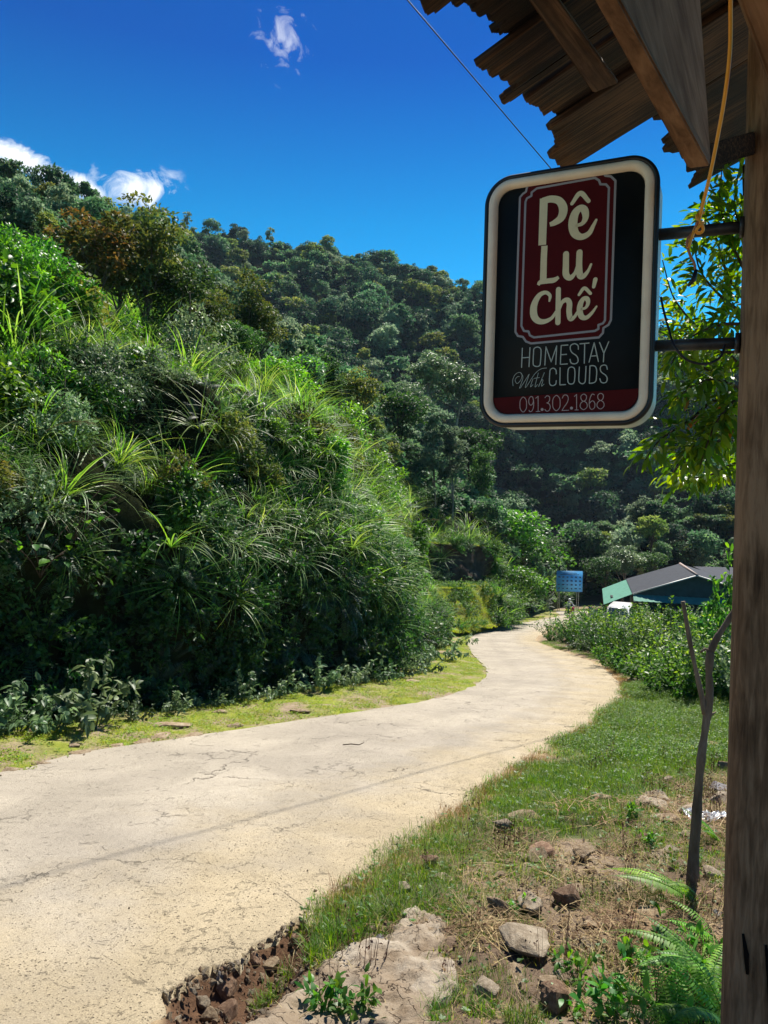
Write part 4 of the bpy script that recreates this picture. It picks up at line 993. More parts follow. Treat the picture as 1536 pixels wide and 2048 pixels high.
B = [('lance', 30, 415, 640, 15, 'bright green long leaved tree at the left picture edge above the bank', 1.0), ('lance', 95, 440, 660, 16, 'long leaved sunlit tree second from the left edge above the bank', 1.0),
     ('lance', 160, 530, 680, 16.5, 'small long leaved tree just left of the russet tree', 1.0), ('olive', -70, 400, 640, 14, 'olive leaved tree cut by the left picture edge', 1.0),
     ('russet', 190, 410, 680, 25, 'tree with russet and orange young leaves above the bank', 1.2), ('olive', 290, 405, 740, 27, 'tall olive leaved tree rising highest above the bank', 0.95),
     ('russet', 235, 445, 690, 27, 'darker russet tree between the orange tree and the tall olive tree', 1.0), ('round', 350, 520, 770, 28, 'dark broadleaf tree right of the tall olive tree', 1.1),
     ('olive', 395, 580, 770, 30, 'medium olive tree behind the reeds on the crest', 1.1), ('airy', 430, 560, 790, 36, 'airy thin tree in front of the blue shaded hollow', 1.0), ('airy', 490, 515, 760, 38, 'airy slender tree with its top against the dark hollow', 1.1),
     ('olive', 520, 600, 780, 38, 'olive tree to the right of the slender airy trees', 1.1), ('round', 470, 640, 790, 34, 'round green tree below the slender airy trees', 1.2), ('bushy', 560, 690, 830, 33, 'bushy tree over the middle of the bank crest', 1.2),
     ('conifer', 664, 705, 850, 42, 'small dark conical tree standing alone above the crest', 0.9), ('round', 620, 700, 850, 46, 'round tree left of the small dark conical tree', 1.1), ('olive', 715, 735, 900, 44, 'yellowish olive tree right of the small dark conical tree', 1.1),
     ('bushy', 640, 790, 900, 30, 'sunlit bushy tree near the right shoulder of the bank', 1.3), ('olive', 700, 840, 990, 33, 'olive bush tree on the right shoulder of the bank', 1.3), ('bushy', 745, 900, 1050, 34, 'leafy tree above the right end of the bank', 1.2),
     ('round', 800, 780, 960, 62, 'round crowned tree left of the paired slender trunks', 1.1), ('slim', 868, 790, 1078, 58, 'tall slender tree left one of the pair above the soil cut', 1.1), ('slim', 902, 830, 1078, 57, 'tall slender tree right one of the pair above the soil cut', 1.0),
     ('pale', 860, 700, 850, 92, 'pale grey green tree near the left edge of the hanging sign', 1.2), ('pale', 910, 720, 880, 95, 'pale tree directly beside the sign on the hillside', 1.2), ('pale', 815, 760, 900, 84, 'pale tree below the hillside crest left of the sign', 1.1),
     ('round', 940, 850, 1010, 82, 'round tree below the lower left corner of the sign', 1.2), ('round', 760, 860, 990, 56, 'dark round tree above the right end of the bank', 1.1), ('tall', 960, 880, 1090, 70, 'tall green tree on the right of the slender pair', 0.9),
     ('bushy', 1000, 990, 1130, 70, 'bushy tree on the slope end right of the soil cut', 1.3), ('bushy', 1050, 1030, 1180, 74, 'bushy tree on the nose of the slope left of the blue board', 1.3), ('pale', 1150, 1055, 1175, 104, 'pale leafy tree rising behind the blue board', 1.4),
     ('round', 1085, 1075, 1200, 82, 'dark round tree touching the left side of the blue board', 1.2), ('bushy', 1010, 1110, 1245, 56, 'dense bush tree at the foot of the slope beside the bend', 1.1), ('bushy', 1055, 1130, 1232, 66, 'dense bush tree at the road edge before the board', 1.0),
     ('round', 1205, 1110, 1215, 84, 'dark tree between the blue board and the metal roofs', 1.2), ('pale', 1245, 1085, 1200, 88, 'pale tree behind the green awning', 1.3), ('round', 1300, 1100, 1200, 90, 'tree directly behind the grey roof', 1.2), ('bushy', 975, 1150, 1240, 50, 'bush tree beside the mossy terrace', 0.9)]
for kind, px, top, base, Y, lab, wd in B: T(kind, px, top, base, None, lab, None, wide=wd, Y=Y)

# ------------------------------------------------------------------ hillside woods: the largest-looking as things, the rest as one wood
cand = []


def wood(loft, n, v0, v1, s0, s1, zone, wt=None, mind=0.0):
    p, nr, v, u = loft.sample(n, v0, v1, wt=wt); s = s0 + (s1 - s0) * rng.random(n) ** 1.8; q = to_px(p)
    if zone == 'far': s = s * np.where(v > 0.62, 0.72, 1.0)
    for i in range(n):
        if zone == 'left' and 825 < q[i, 0] < 955 and 880 < q[i, 1] < 1100: continue
        cand.append((zone, p[i], s[i], s[i] * 7 / max(q[i, 2], 1) * F, q[i, 0], q[i, 1], int(rng.choice(len(FT), p=FTP))))


mvis = lambda g: np.where((to_px(g.reshape(-1, 3))[:, 0].reshape(g.shape[:2]) > -150), 1.0, 0.1)
hollow = lambda g: mvis(g) * (np.hypot((to_px(g.reshape(-1, 3))[:, 0].reshape(g.shape[:2]) - 540) / 70, (to_px(g.reshape(-1, 3))[:, 1].reshape(g.shape[:2]) - 572) / 36) > 1)
wood(mount, 520, 0.22, 0.52, 0.38, 0.62, 'left')
wood(mount, 620, 0.50, 0.76, 0.45, 0.85, 'left')
wood(farhill, 2800, 0.04, 0.80, 0.75, 2.3, 'far', hollow)
wood(spur, 420, 0.0, 0.75, 0.6, 1.15, 'spur')
cand_in = [c for c in cand if -60 < c[4] < 1480 and 250 < c[5] < 1200]
cand_out = [c for c in cand if not (-60 < c[4] < 1480 and 250 < c[5] < 1200)]
big = {}
WL = {'left': ('dark green tree in the wood on the hillside left of the road', 'trees in the hillside wood left of the road'),
      'far': ('tree in the forest of the high hill closing the valley', 'trees in the forest of the far hill'), 'spur': ('tree on the low spur behind the metal roofed houses', 'trees on the low spur on the right')}
rest = list(cand_out)
for z, lim in (('left', 150), ('far', 95), ('spur', 50)):
    L_ = sorted([c for c in cand_in if c[0] == z], key=lambda c: -c[3]); rest += L_[lim:]
    for c in L_[:lim]:
        x_, y_ = c[4], c[5]
        if z == 'left': wh = 'near the clouds on the left hillside' if x_ < 330 else 'in the middle of the left hillside' if x_ < 700 else 'on the falling end of the left hillside'
        elif z == 'far': wh = ('high on the far hill' if y_ < 620 else 'low on the far hill') + (' left of its middle' if x_ < 700 else ' beside the hanging sign' if x_ < 1000 else ' right of the hanging sign')
        else: wh = 'on the low spur ' + ('left of the house roof' if x_ < 1270 else 'above the house roof')
        FT[c[6]].place(c[1] - np.array((0, 0, 0.3)), c[2], random.uniform(0, 6.28), f'{FTW[c[6]]} tree {wh}', f'{FTW[c[6]]} trees {wh}', random.uniform(0.85, 1.2))
crowns = []
for k in FT: crowns.append(k.crown)
for z, nm, lb in (('left', 'hillside_wood', 'mass of trees covering the hillside left of the road'), ('far', 'far_forest', 'mass of trees covering the far hill'), ('spur', 'spur_wood', 'trees massed on the low spur on the right')):
    cs = [c for c in rest if c[0] == z]
    if not cs: continue
    n = len(cs); scatter(nm, crowns, np.array([c[1] for c in cs]) - np.array((0, 0, 0.4)), zrot(n, 0.12), np.array([c[2] for c in cs])[:, None] * np.stack([np.ones(n), np.ones(n), U(0.8, 1.15, n)], -1), lb, np.array([c[6] for c in cs]))
# low scrub closing the gaps on the far hill
p, nr, v, u = farhill.sample(4400, 0.0, 0.80, wt=mvis)
lowc = [crown((0, 0, 0.6), 1.9, 1.1, 12, 34, 0.55, lobe=0.5, aspect=0.75, tint=(0.0, 0.7))[0].mesh('scrub_mound', M['leaf_far']) for _ in range(3)]
scatter('far_scrub', lowc, p, lean_rot(nr, 0.4), U(0.8, 1.8, len(p)), 'low scrub between the trees of the far hill')
p, nr, v, u = mount.sample(1700, 0.30, 0.78, wt=mvis)
scatter('hillside_scrub', lowc, p, lean_rot(nr, 0.3), U(0.45, 0.95, len(p)), 'low scrub between the trees of the left hillside')

p, nr, v, u = spur.sample(500, 0.0, 0.9)
scatter('spur_scrub', lowc, p, lean_rot(nr, 0.3), U(0.5, 1.0, len(p)), 'low scrub on the low spur on the right')
def scat_xy(n, poly, fn):
    lo, hi = poly.min(0), poly.max(0); x = U(lo[0], hi[0], n); y = U(lo[1], hi[1], n); k = inside(x, y, poly); k &= ~inside(x, y, road_poly)
    if fn is not None: k &= fn(x, y) > rng.random(n)
    x, y = x[k], y[k]; return np.stack([x, y, gz(x, y)], -1)


# ------------------------------------------------------------------ hedge thicket on the right
HF = np.array([GP(*q)[:2] for q in [(1088, 1287), (1112, 1292), (1150, 1300), (1195, 1312), (1232, 1345), (1262, 1372), (1330, 1398), (1400, 1415), (1470, 1425), (1600, 1440)]])
hedge_sh = [shrub(20, 1.15, 0.85, 1150, 0.075, 0.045, LEAF4, tl=(0.25, 1.0)).mesh('hedge_bush', M['leaf_bank']) for _ in range(2)] + [shrub(20, 1.1, 0.85, 1050, 0.07, 0.04, LEAF4, tl=(0.2, 0.9)).mesh('hedge_bush', M['leaf_grey'])]
hp = []
for px, py, s in [(1103, 1284, 0.95), (1128, 1286, 0.8), (1150, 1288, 1.0), (1165, 1262, 1.1), (1180, 1290, 1.0), (1210, 1300, 0.95)]:
    hp.append((GP(px, py), s * 1.25))
hp_poly = np.array([G(*q)[:2] for q in [(1150, 1298), (1195, 1312), (1228, 1343), (1258, 1370), (1330, 1396), (1480, 1424), (1640, 1436), (1700, 1275), (1450, 1262), (1330, 1258), (1230, 1256), (1165, 1262)]])
tries = 0
while len(hp) < 130 and tries < 12000:
    tries += 1
    x = random.uniform(*hp_poly[[hp_poly[:, 0].argmin(), hp_poly[:, 0].argmax()], 0]); y = random.uniform(hp_poly[:, 1].min(), hp_poly[:, 1].max())
    X_, Y_ = np.array([x]), np.array([y])
    if not inside(X_, Y_, hp_poly)[0] or dist_poly(X_, Y_, RE[::3])[0] < 0.8 or inside(X_, Y_, road_poly)[0]: continue
    if any(np.hypot(x - h[0][0], y - h[0][1]) < 0.9 for h in hp): continue
    hp.append((np.array((x, y, gz1(x, y))), random.uniform(1.05, 1.5) * (1.12 if y > 22 else 1.0)))
for i, (g, s) in enumerate(hp):
    q = to_px(g)[0]
    if i == 0: lab, grp = 'small round grey green bush at the outer edge of the road bend', None
    elif i == 1: lab, grp = 'low bush right beside the small round bush at the bend', None
    elif i < 6: lab, grp = 'leafy bush at the roadside end of the thicket', 'bushes at the roadside end of the thicket'
    elif q[2] < 19: lab, grp = 'leafy bush at the near front of the roadside thicket', 'bushes at the near front of the thicket'
    else:
        wh = ('left of the white van' if q[0] < 1200 else 'below the green awning' if q[0] < 1300 else 'below the grey roof') + (' at the back' if q[2] > 28 else ' in the front rows'); lab = ('fine grey green' if i % 3 == 2 else 'bright green') + ' bush in the thicket ' + wh; grp = 'bushes in the thicket ' + wh
    tag(link('thicket_bush', hedge_sh[i % 3], None, (g[0], g[1], g[2] - 0.05), (0, 0, random.uniform(0, 6.28)), s), lab, 'bush', grp)
low_sh = [shrub(14, 0.55, 1.2, 420, 0.09, 0.055, LEAF4, tl=(0.2, 0.9)).mesh('low_growth', M['leaf_bank']) for _ in range(2)]
far_right = np.array([G(*q)[:2] for q in [(1640, 1436), (2700, 1480), (2900, 1330), (1700, 1262)]]); a = np.vstack([scat_xy(1500, hp_poly, None), scat_xy(1400, far_right, None)]); scatter('thicket_undergrowth', low_sh, a, zrot(len(a)), U(0.8, 1.3, len(a)), 'low leafy growth filling the ground of the thicket')
# leafy sprays poking up in front of the roofs
for px, py, Y, s in [(1400, 1235, 20, 0.9), (1440, 1230, 17, 1.3), (1350, 1215, 24, 0.9), (1465, 1200, 15, 1.6)]:
    e = P(px, py, Y); g = gz1(e[0], e[1]); tag(link('thicket_sapling', K['sh2'][0], None, (e[0], e[1], e[2] - 0.55), (0, 0, random.uniform(0, 6)), (0.8, 0.8, s)), 'leafy shoots rising above the thicket in front of the grey roof', 'shrub', 'leafy shoots above the thicket')

# ------------------------------------------------------------------ grass and litter on the right-hand slope
gp1 = [grass_patch(190, 0.17, 0.03, 0.10, 0.0035, weeds=2).mesh('grass_patch', M['grass']) for _ in range(3)]
gp2 = [grass_patch(60, 0.15, 0.03, 0.10, 0.004, dry=0.35, weeds=3).mesh('sparse_grass_patch', M['grass']) for _ in range(2)]
gp3 = [grass_patch(110, 0.28, 0.06, 0.18, 0.007, weeds=16).mesh('coarse_grass_patch', M['grass']) for _ in range(2)]
gp4 = [grass_patch(240, 0.22, 0.012, 0.035, 0.006, (0.25, 0.95), 0.1, weeds=10).mesh('turf_patch', M['turf']) for _ in range(3)]


lush_d = lambda x, y: np.clip(0.95 + fbm(xy3(x, y, 1.5), 71) * 0.8 - 0.5 * np.clip(0.2 - dist_poly(x, y, RE[::3]), 0, 1) * 5, 0.05, 1)
a = scat_xy(20000, lush_poly, lush_d); near = a[:, 1] < 8.5
scatter('slope_grass', gp1, a[near], zrot(near.sum()), U(0.6, 1.25, near.sum()), 'short lush green grass on the slope right of the road')
b = a[~near]; scatter('slope_grass_far', gp3, b, zrot(len(b)), U(0.5, 0.9, len(b)), 'green grass and weeds on the slope towards the thicket')
rough_poly = np.array([G(*q)[:2] for q in [(600, 2080), (620, 1900), (900, 1700), (1190, 1600), (1600, 1480), (2500, 1540), (2500, 2080)]])
sl = lambda x, y: np.clip(0.30 + fbm(xy3(x, y, 2.0), 72) * 1.0, 0.03, 0.9) * (~inside(x, y, slab_poly)) * (~inside(x, y, gully_poly)) * (~inside(x, y, lush_poly))
a = scat_xy(11000, rough_poly, sl); scatter('rough_grass', gp2 + gp1[:1], a, zrot(len(a)), U(0.45, 1.0, len(a)), 'patchy grass and dry stalks among the stones of the near slope')
# verge under the hedge and behind it
hv = np.array([GP(*q)[:2] for q in [(1080, 1288), (1180, 1318), (1240, 1350), (1262, 1380), (1250, 1410), (1480, 1430), (1480, 1385), (1330, 1385), (1270, 1360), (1240, 1330), (1100, 1280)]])
a = scat_xy(1500, hv, None); scatter('thicket_verge_grass', gp3, a, zrot(len(a)), U(0.35, 0.7, len(a)), 'grass verge between the road and the thicket')
# turf of the left verge
Lv = np.vstack([LE[::3][(LE[::3][:, 1] > 1) & (LE[::3][:, 1] < 60)], BF[::-1], ])
far_in = [tuple(GP(*q)[:2]) for q in [(915, 1290), (930, 1262), (975, 1250), (1040, 1238), (1095, 1230)]]
Lv = np.vstack([LE[::3][(LE[::3][:, 1] > 1) & (LE[::3][:, 1] < 60)], np.array(far_in)[::-1], BF[::-1]])
td = lambda x, y: np.clip(0.85 + fbm(xy3(x, y, 1.6), 73) * 1.3, 0.02, 1) * np.clip(dist_poly(x, y, LE[::3]) * 5, 0, 1)
a = scat_xy(70000, Lv, td); scatter('verge_turf', gp4, a, zrot(len(a), 0.1), U(0.6, 1.1, len(a)), 'low yellow green turf of the left road verge')
bfd = scat_xy(5200, Lv, lambda x, y: (dist_poly(x, y, BF) < 0.4) * 0.9); scatter('verge_weeds', gp3, bfd, zrot(len(bfd)), U(0.35, 0.7, len(bfd)), 'small green weeds along the shaded foot of the bank')
fr_ = [grass_patch(70, 0.12, 0.03, 0.13, 0.0035, (0.0, 0.8), 0.2).mesh('fringe_patch', M['fringe']) for _ in range(2)]
ff_ = lambda x, y: np.clip(1 - np.abs(dist_poly(x, y, RE[::3]) - 0.10) / 0.16, 0, 1) * np.clip(0.6 + fbm(xy3(x, y, 1.2), 77), 0.1, 1)
a = scat_xy(30000, np.array([(-1.5, 4.2), (8, 4.2), (8, 22), (-1.5, 22)], float), ff_); scatter('road_fringe', fr_, a, zrot(len(a)), U(0.5, 1.1, len(a)), 'reddish dry grass fringe along the right edge of the road')
# tall dry stalks
stm = []
for _ in range(2):
    m2 = MB(); k = 9; blades(m2, np.c_[U(-.05, .05, (k, 2)), np.zeros(k)], U(0, 6.28, k), U(0, .35, k), U(-.2, .3, k), U(.10, .26, k), 0.004, U(0, .6, k), 4, prof=lambda t: 1 - .6 * t); c_ = U(-.05, .05, (14, 3)); c_[:, 2] = U(.05, .2, 14); leaves(m2, c_, rand_dir(14), rand_dir(14), 0.02, 0.012, U(.1, .7, 14)); stm.append(m2.mesh('stalk_patch', M['dry_stalk']))
a = scat_xy(1500, np.vstack([lush_poly, rough_poly[-1:]]), lambda x, y: (y < 9) * 0.25); a2 = scat_xy(1500, rough_poly, lambda x, y: 0.35 + 0 * x); a = np.vstack([a, a2]); scatter('dry_stalks', stm, a, zrot(len(a)), U(0.6, 1.3, len(a)), 'thin dark dry stalks standing in the near grass')
# dry straw and twigs
tw = MB(); k = 60; b = np.stack([U(-.2, .2, k), U(-.2, .2, k), U(0.0, 0.03, k)], -1); blades(tw, b, U(0, 6.283, k), U(1.2, 1.6, k), U(-0.2, 0.5, k), U(0.06, 0.22, k), 0.0035, U(0.1, 1, k), 4, prof=lambda t: 1 - 0.5 * t)
c = np.stack([U(-.2, .2, 26), U(-.2, .2, 26), U(0.0, 0.02, 26)], -1); leaves(tw, c, rand_dir(26) * np.array((1, 1, .3)), np.array((0, 0, 1.0)) + rand_dir(26) * .4, U(0.02, 0.05, 26), U(0.01, 0.025, 26), U(0, 1, 26), LEAF8)
twm = tw.mesh('litter_patch', M['dry'])
ld = lambda x, y: np.clip(0.6 + fbm(xy3(x, y, 1.2), 75) * 1.0, 0, 1) * (~inside(x, y, slab_poly) + 0.15) * (1 - 0.8 * inside(x, y, lush_poly))
a = scat_xy(5600, rough_poly, ld); scatter('dry_litter', [twm], a, zrot(len(a)), U(0.6, 1.2, len(a)), 'dry twigs, straw and dead leaves on the near slope')


# ------------------------------------------------------------------ rocks
def rock(seed, sx, sy, sz, rough=0.05, cuts=2, np_=16):
    r = np.random.default_rng(seed); bm = bmesh.new()
    p = norm(r.normal(size=(np_, 3))) * r.uniform(0.8, 1.1, (np_, 1)) * np.array((sx, sy, sz)) / 2
    for q in p: bm.verts.new(q)
    bmesh.ops.convex_hull(bm, input=bm.verts)
    for v in [v for v in bm.verts if not v.link_faces]: bm.verts.remove(v)
    bmesh.ops.bevel(bm, geom=list(bm.edges), offset=0.04 * min(sx, sy, sz), segments=1, affect='EDGES')
    bmesh.ops.triangulate(bm, faces=bm.faces); bmesh.ops.subdivide_edges(bm, edges=bm.edges, cuts=cuts, use_grid_fill=True)
    co = np.array([v.co for v in bm.verts]); s = max(sx, sy); d = fbm(co / s * 5 + seed, seed, 4, 0.6)[:, None] * norm(co) * s * rough
    for v, q in zip(bm.verts, co + d): v.co = q
    me = bpy.data.meshes.new('rock'); bm.to_mesh(me); bm.free(); return me


RM = []
for i in range(8):
    me = rock(100 + i, 1, random.uniform(0.6, 0.9), random.uniform(0.4, 0.7), 0.06, 1); RM.append(me)
rock_lists = {}


def put_rock(px, py, wpx, mat, lab, grp=None, flat=0.55, name='rock', seed=None, big=False, rz=None, sink=0.42):
    g = GP(px, py); d = to_px(g)[0][2]; w = wpx * d / F
    me = rock(seed or int(px * 7 + py), 1.0, random.uniform(0.65, 0.85), flat, 0.05, 3 if big else 2); me.materials.append(M[mat])
    o = link(name, me, None, (g[0], g[1], g[2] + w * flat * (0.44 - sink)), (random.uniform(-.15, .15), random.uniform(-.15, .15), random.uniform(0, 6.28) if rz is None else rz), w)
    return tag(o, lab, 'rock', grp)


put_rock(1059, 1900, 150, 'rock_pale', 'largest pale flat slab lying tilted among the near rocks', flat=0.30, big=True, rz=-0.35, sink=0.0)
put_rock(1061, 1826, 82, 'rock_pale', 'pale blocky rock behind the largest flat slab', flat=0.6, big=True, sink=0.1)
put_rock(993, 1835, 62, 'rock_tan', 'tan upright rock left of the pale blocky rock', flat=0.8, big=True, sink=0.1)
put_rock(1136, 1812, 66, 'rock_brown', 'dark brown shaded rock right of the pale blocky rock', flat=0.8, sink=0.1)
put_rock(1112, 2020, 96, 'rock_brown', 'big brown rock cut by the bottom picture edge', flat=0.85, big=True, sink=0.15)
put_rock(1166, 1722, 46, 'rock_tan', 'small orange tan stone on the bare patch of the slope', flat=0.55, sink=0.1)
put_rock(1087, 1708, 38, 'rock_brown', 'brown stone left of the orange tan stone')
put_rock(915, 1690, 38, 'rock_brown', 'dark stone alone in the grass near the road')
put_rock(886, 1758, 50, 'rock_pale', 'pale stone half buried in grass above the broken slab', flat=0.4)
put_rock(1308, 1722, 105, 'rock_pale', 'long pale flat stone left of the sapling', flat=0.3, rz=0.1)
put_rock(1358, 1732, 40, 'rock_tan', 'tan stone touching the foot of the sapling', flat=0.7)
put_rock(1418, 1752, 62, 'rock_pale', 'pale stone between the sapling and the post', flat=0.6)
put_rock(1425, 1708, 56, 'rock_brown', 'brown stone above the pale stone by the post', flat=0.5)
put_rock(1228, 1780, 62, 'rock_pale', 'pale pointed stone in front of the fern fronds', flat=0.45)
put_rock(1130, 1850, 38, 'rock_tan', 'small tan stone right of the largest flat slab', flat=0.4)
put_rock(1195, 1885, 42, 'rock_pale', 'small pale stone on the litter right of the slab', flat=0.4)
put_rock(1325, 1628, 44, 'rock_brown', 'brown stone in the grass left of the plastic sheet')
put_rock(1365, 1600, 42, 'rock_tan', 'tan stone just above the plastic sheet')
put_rock(1432, 1500, 54, 'rock_tan', 'tan block beside the post at grass level', flat=0.7)
put_rock(1440, 1580, 64, 'rock_grey', 'flat grey stone behind the plastic sheet', flat=0.35)
put_rock(1450, 1535, 50, 'rock_tan', 'stone between the tan block and the flat grey stone', flat=0.5)
put_rock(1030, 1950, 66, 'rock_tan', 'low tan stone left below the largest flat slab', flat=0.4)
put_rock(1241, 1845, 40, 'rock_pale', 'pale chip stone on the twigs right of the slab', flat=0.4)
put_rock(1440, 1835, 50, 'rock_grey', 'grey stone at the foot of the post above the ferns', flat=0.6)
put_rock(1405, 1800, 60, 'rock_brown', 'dark stone right below the sapling', flat=0.6)
put_rock(1180, 1745, 36, 'rock_brown', 'small brown stone just below the orange tan stone', flat=0.5)
put_rock(591, 1880, 40, 'rock_brown', 'rusty brown lump at the head of the washed out hole', flat=0.8)
put_rock(542, 1930, 52, 'rock_tan', 'tan rock in the middle of the washed out hole', flat=0.65)
put_rock(508, 1925, 38, 'rock_brown', 'brown rock left of the tan rock in the hole', flat=0.8)
put_rock(442, 1955, 36, 'rock_grey', 'dark grey block on the road side rim of the hole', flat=0.8)
put_rock(456, 1985, 62, 'rock_brown', 'large brown clod in the lower part of the hole', flat=0.7)
put_rock(466, 2030, 74, 'rock_brown', 'large brown clod cut by the bottom picture edge', flat=0.8)
put_rock(400, 2010, 48, 'rock_pale', 'pale rock at the left rim of the washed out hole', flat=0.6)
put_rock(418, 2032, 40, 'rock_tan', 'upright tan rock near the bottom picture edge', flat=0.9)
put_rock(500, 2012, 42, 'rock_tan', 'tan rock against the broken slab edge', flat=0.6)
put_rock(588, 1905, 20, 'rock_pale', 'small white stone beside the rusty brown lump', flat=0.7)
put_rock(757, 1882, 34, 'rock_grey', 'grey stone upper one on the edge of the broken slab', flat=0.6)
put_rock(741, 1892, 34, 'rock_grey', 'grey stone lower one on the edge of the broken slab', flat=0.6)
put_rock(785, 1888, 36, 'rock_pale', 'pale stone on the edge of the broken slab', flat=0.6)
put_rock(698, 1780, 34, 'rock_pale', 'pale pinkish stone in the grass at the road edge', flat=0.8)
put_rock(429, 1896, 16, 'rock_grey', 'tiny grey pebble alone on the sandy road edge')
put_rock(1134, 1285, 22, 'rock_brown', 'brown stone beside the road under the thicket', flat=0.6)
put_rock(1180, 1300, 18, 'rock_pale', 'white stone on the grass under the thicket', flat=0.5)
put_rock(1262, 1362, 22, 'rock_tan', 'tan stone at the outer corner of the bend', flat=0.5)
k_ = 0
for _ in range(400):
    if k_ >= 60: break
    x, y = random.uniform(-0.6, 3.2), random.uniform(2.9, 8); X_, Y_ = np.array([x]), np.array([y])
    if not inside(X_, Y_, rough_poly)[0] or inside(X_, Y_, slab_poly)[0] or inside(X_, Y_, gully_poly)[0] or inside(X_, Y_, road_poly)[0] or (inside(X_, Y_, lush_poly)[0] and random.random() < 0.9): continue
    q = to_px(np.array((x, y, gz1(x, y))))[0]
    if q[0] > 1450: continue
    m_ = random.choice(['rock_pale', 'rock_tan', 'rock_pale', 'rock_brown']); wp = random.uniform(20, 60) * (1 if random.random() < .8 else 1.6)
    put_rock(q[0], q[1], wp, m_, {'rock_pale': 'pale', 'rock_tan': 'tan', 'rock_brown': 'brown'}[m_] + (' stone strewn on the bare slope near the bottom edge' if q[1] > 1850 else ' stone strewn on the bare slope below the grass'), 'loose stones on the bare slope', flat=random.uniform(0.25, 0.6), sink=0.2); k_ += 1
for px, py, w, lab in [(345, 1455, 84, 'long pale flat stone in the turf of the left verge'), (322, 1477, 56, 'tilted flat stone below the long verge stone'), (283, 1487, 52, 'flat stone left of the tilted verge stone'), (232, 1495, 46, 'flat stone edging the asphalt'),
                       (158, 1512, 62, 'thin flat stone edging the asphalt at the left'), (85, 1530, 46, 'flat stone edging the asphalt near the left picture edge'), (20, 1543, 50, 'flat stone at the left picture edge by the asphalt'), (385, 1473, 50, 'small flat stone right of the tilted verge stone'),
                       (440, 1426, 40, 'flat stone in the turf under the middle of the bank'), (600, 1424, 48, 'pale flat stone edging the road beyond the verge gap'), (150, 1493, 34, 'small stone sunk in the turf at the left'), (825, 1364, 36, 'dark flat stone near the corner of the bank'), (470, 1453, 40, 'flat stone edging the road midway along the verge')]:
    put_rock(px, py, w, 'rock_tan', lab, 'flat stones of the left road edge', flat=0.22, sink=0.25, rz=0.65 + random.uniform(-.3, .3))
# loose rubble and gravel
gm = [];
for i in range(5):
    me = rock(300 + i, 1, random.uniform(.6, .9), random.uniform(.5, .8), 0.05, 0, 10); me.materials.append(M[('rock_pale', 'rock_tan', 'rock_brown', 'rock_tan', 'rock_pale')[i]]); gm.append(me)


def gravel(name, poly, n, s0, s1, lab, fn=None, zoff=0.0, onroad=False):
    lo, hi = poly.min(0), poly.max(0); x = U(lo[0], hi[0], n); y = U(lo[1], hi[1], n); k = inside(x, y, poly)
    if fn is not None: k &= fn(x, y) > rng.random(n)
    x, y = x[k], y[k]; z = gz(x, y); r = inside(x, y, road_poly); z = np.where(r, np.maximum(z, zp(y) - 0.002), z)
    s = s0 * (s1 / s0) ** (rng.random(len(x)) ** 2.2); scatter(name, gm, np.stack([x, y, z + s * 0.15], -1), U(0, 6.28, (len(x), 3)), s, lab)


gravel('gully_rubble', gully_poly, 1900, 0.006, 0.055, 'brown rubble and gravel filling the washed out hole')
gravel('slope_rubble', rough_poly, 10000, 0.008, 0.085, 'small stones strewn over the near slope', lambda x, y: np.clip(0.4 + fbm(xy3(x, y, 1.5), 81), 0, 1) * ~inside(x, y, lush_poly))
edge_fn = lambda x, y: np.clip(1 - dist_poly(x, y, RE[::3]) / 0.45, 0, 1) ** 1.6 * np.clip(0.55 + fbm(xy3(x, y, 1.3), 82) * 1.5, 0.05, 1)
ep = np.array([(-3, 1), (12, 1), (12, 24), (-3, 24)], float)
gravel('road_edge_gravel', ep, 60000, 0.006, 0.035, 'loose gravel along the right edge of the road', edge_fn)
edl = lambda x, y: np.clip(1 - dist_poly(x, y, LE[::3]) / 0.35, 0, 1) ** 1.5
gravel('left_edge_gravel', np.array([(-10, 2), (5, 2), (5, 22), (-10, 22)], float), 30000, 0.01, 0.04, 'loose gravel along the left edge of the road', edl)
gravel('road_grit', road_poly[::4], 5000, 0.004, 0.018, 'scattered grit and dead leaves on the road', lambda x, y: (y < 16) * 0.7)


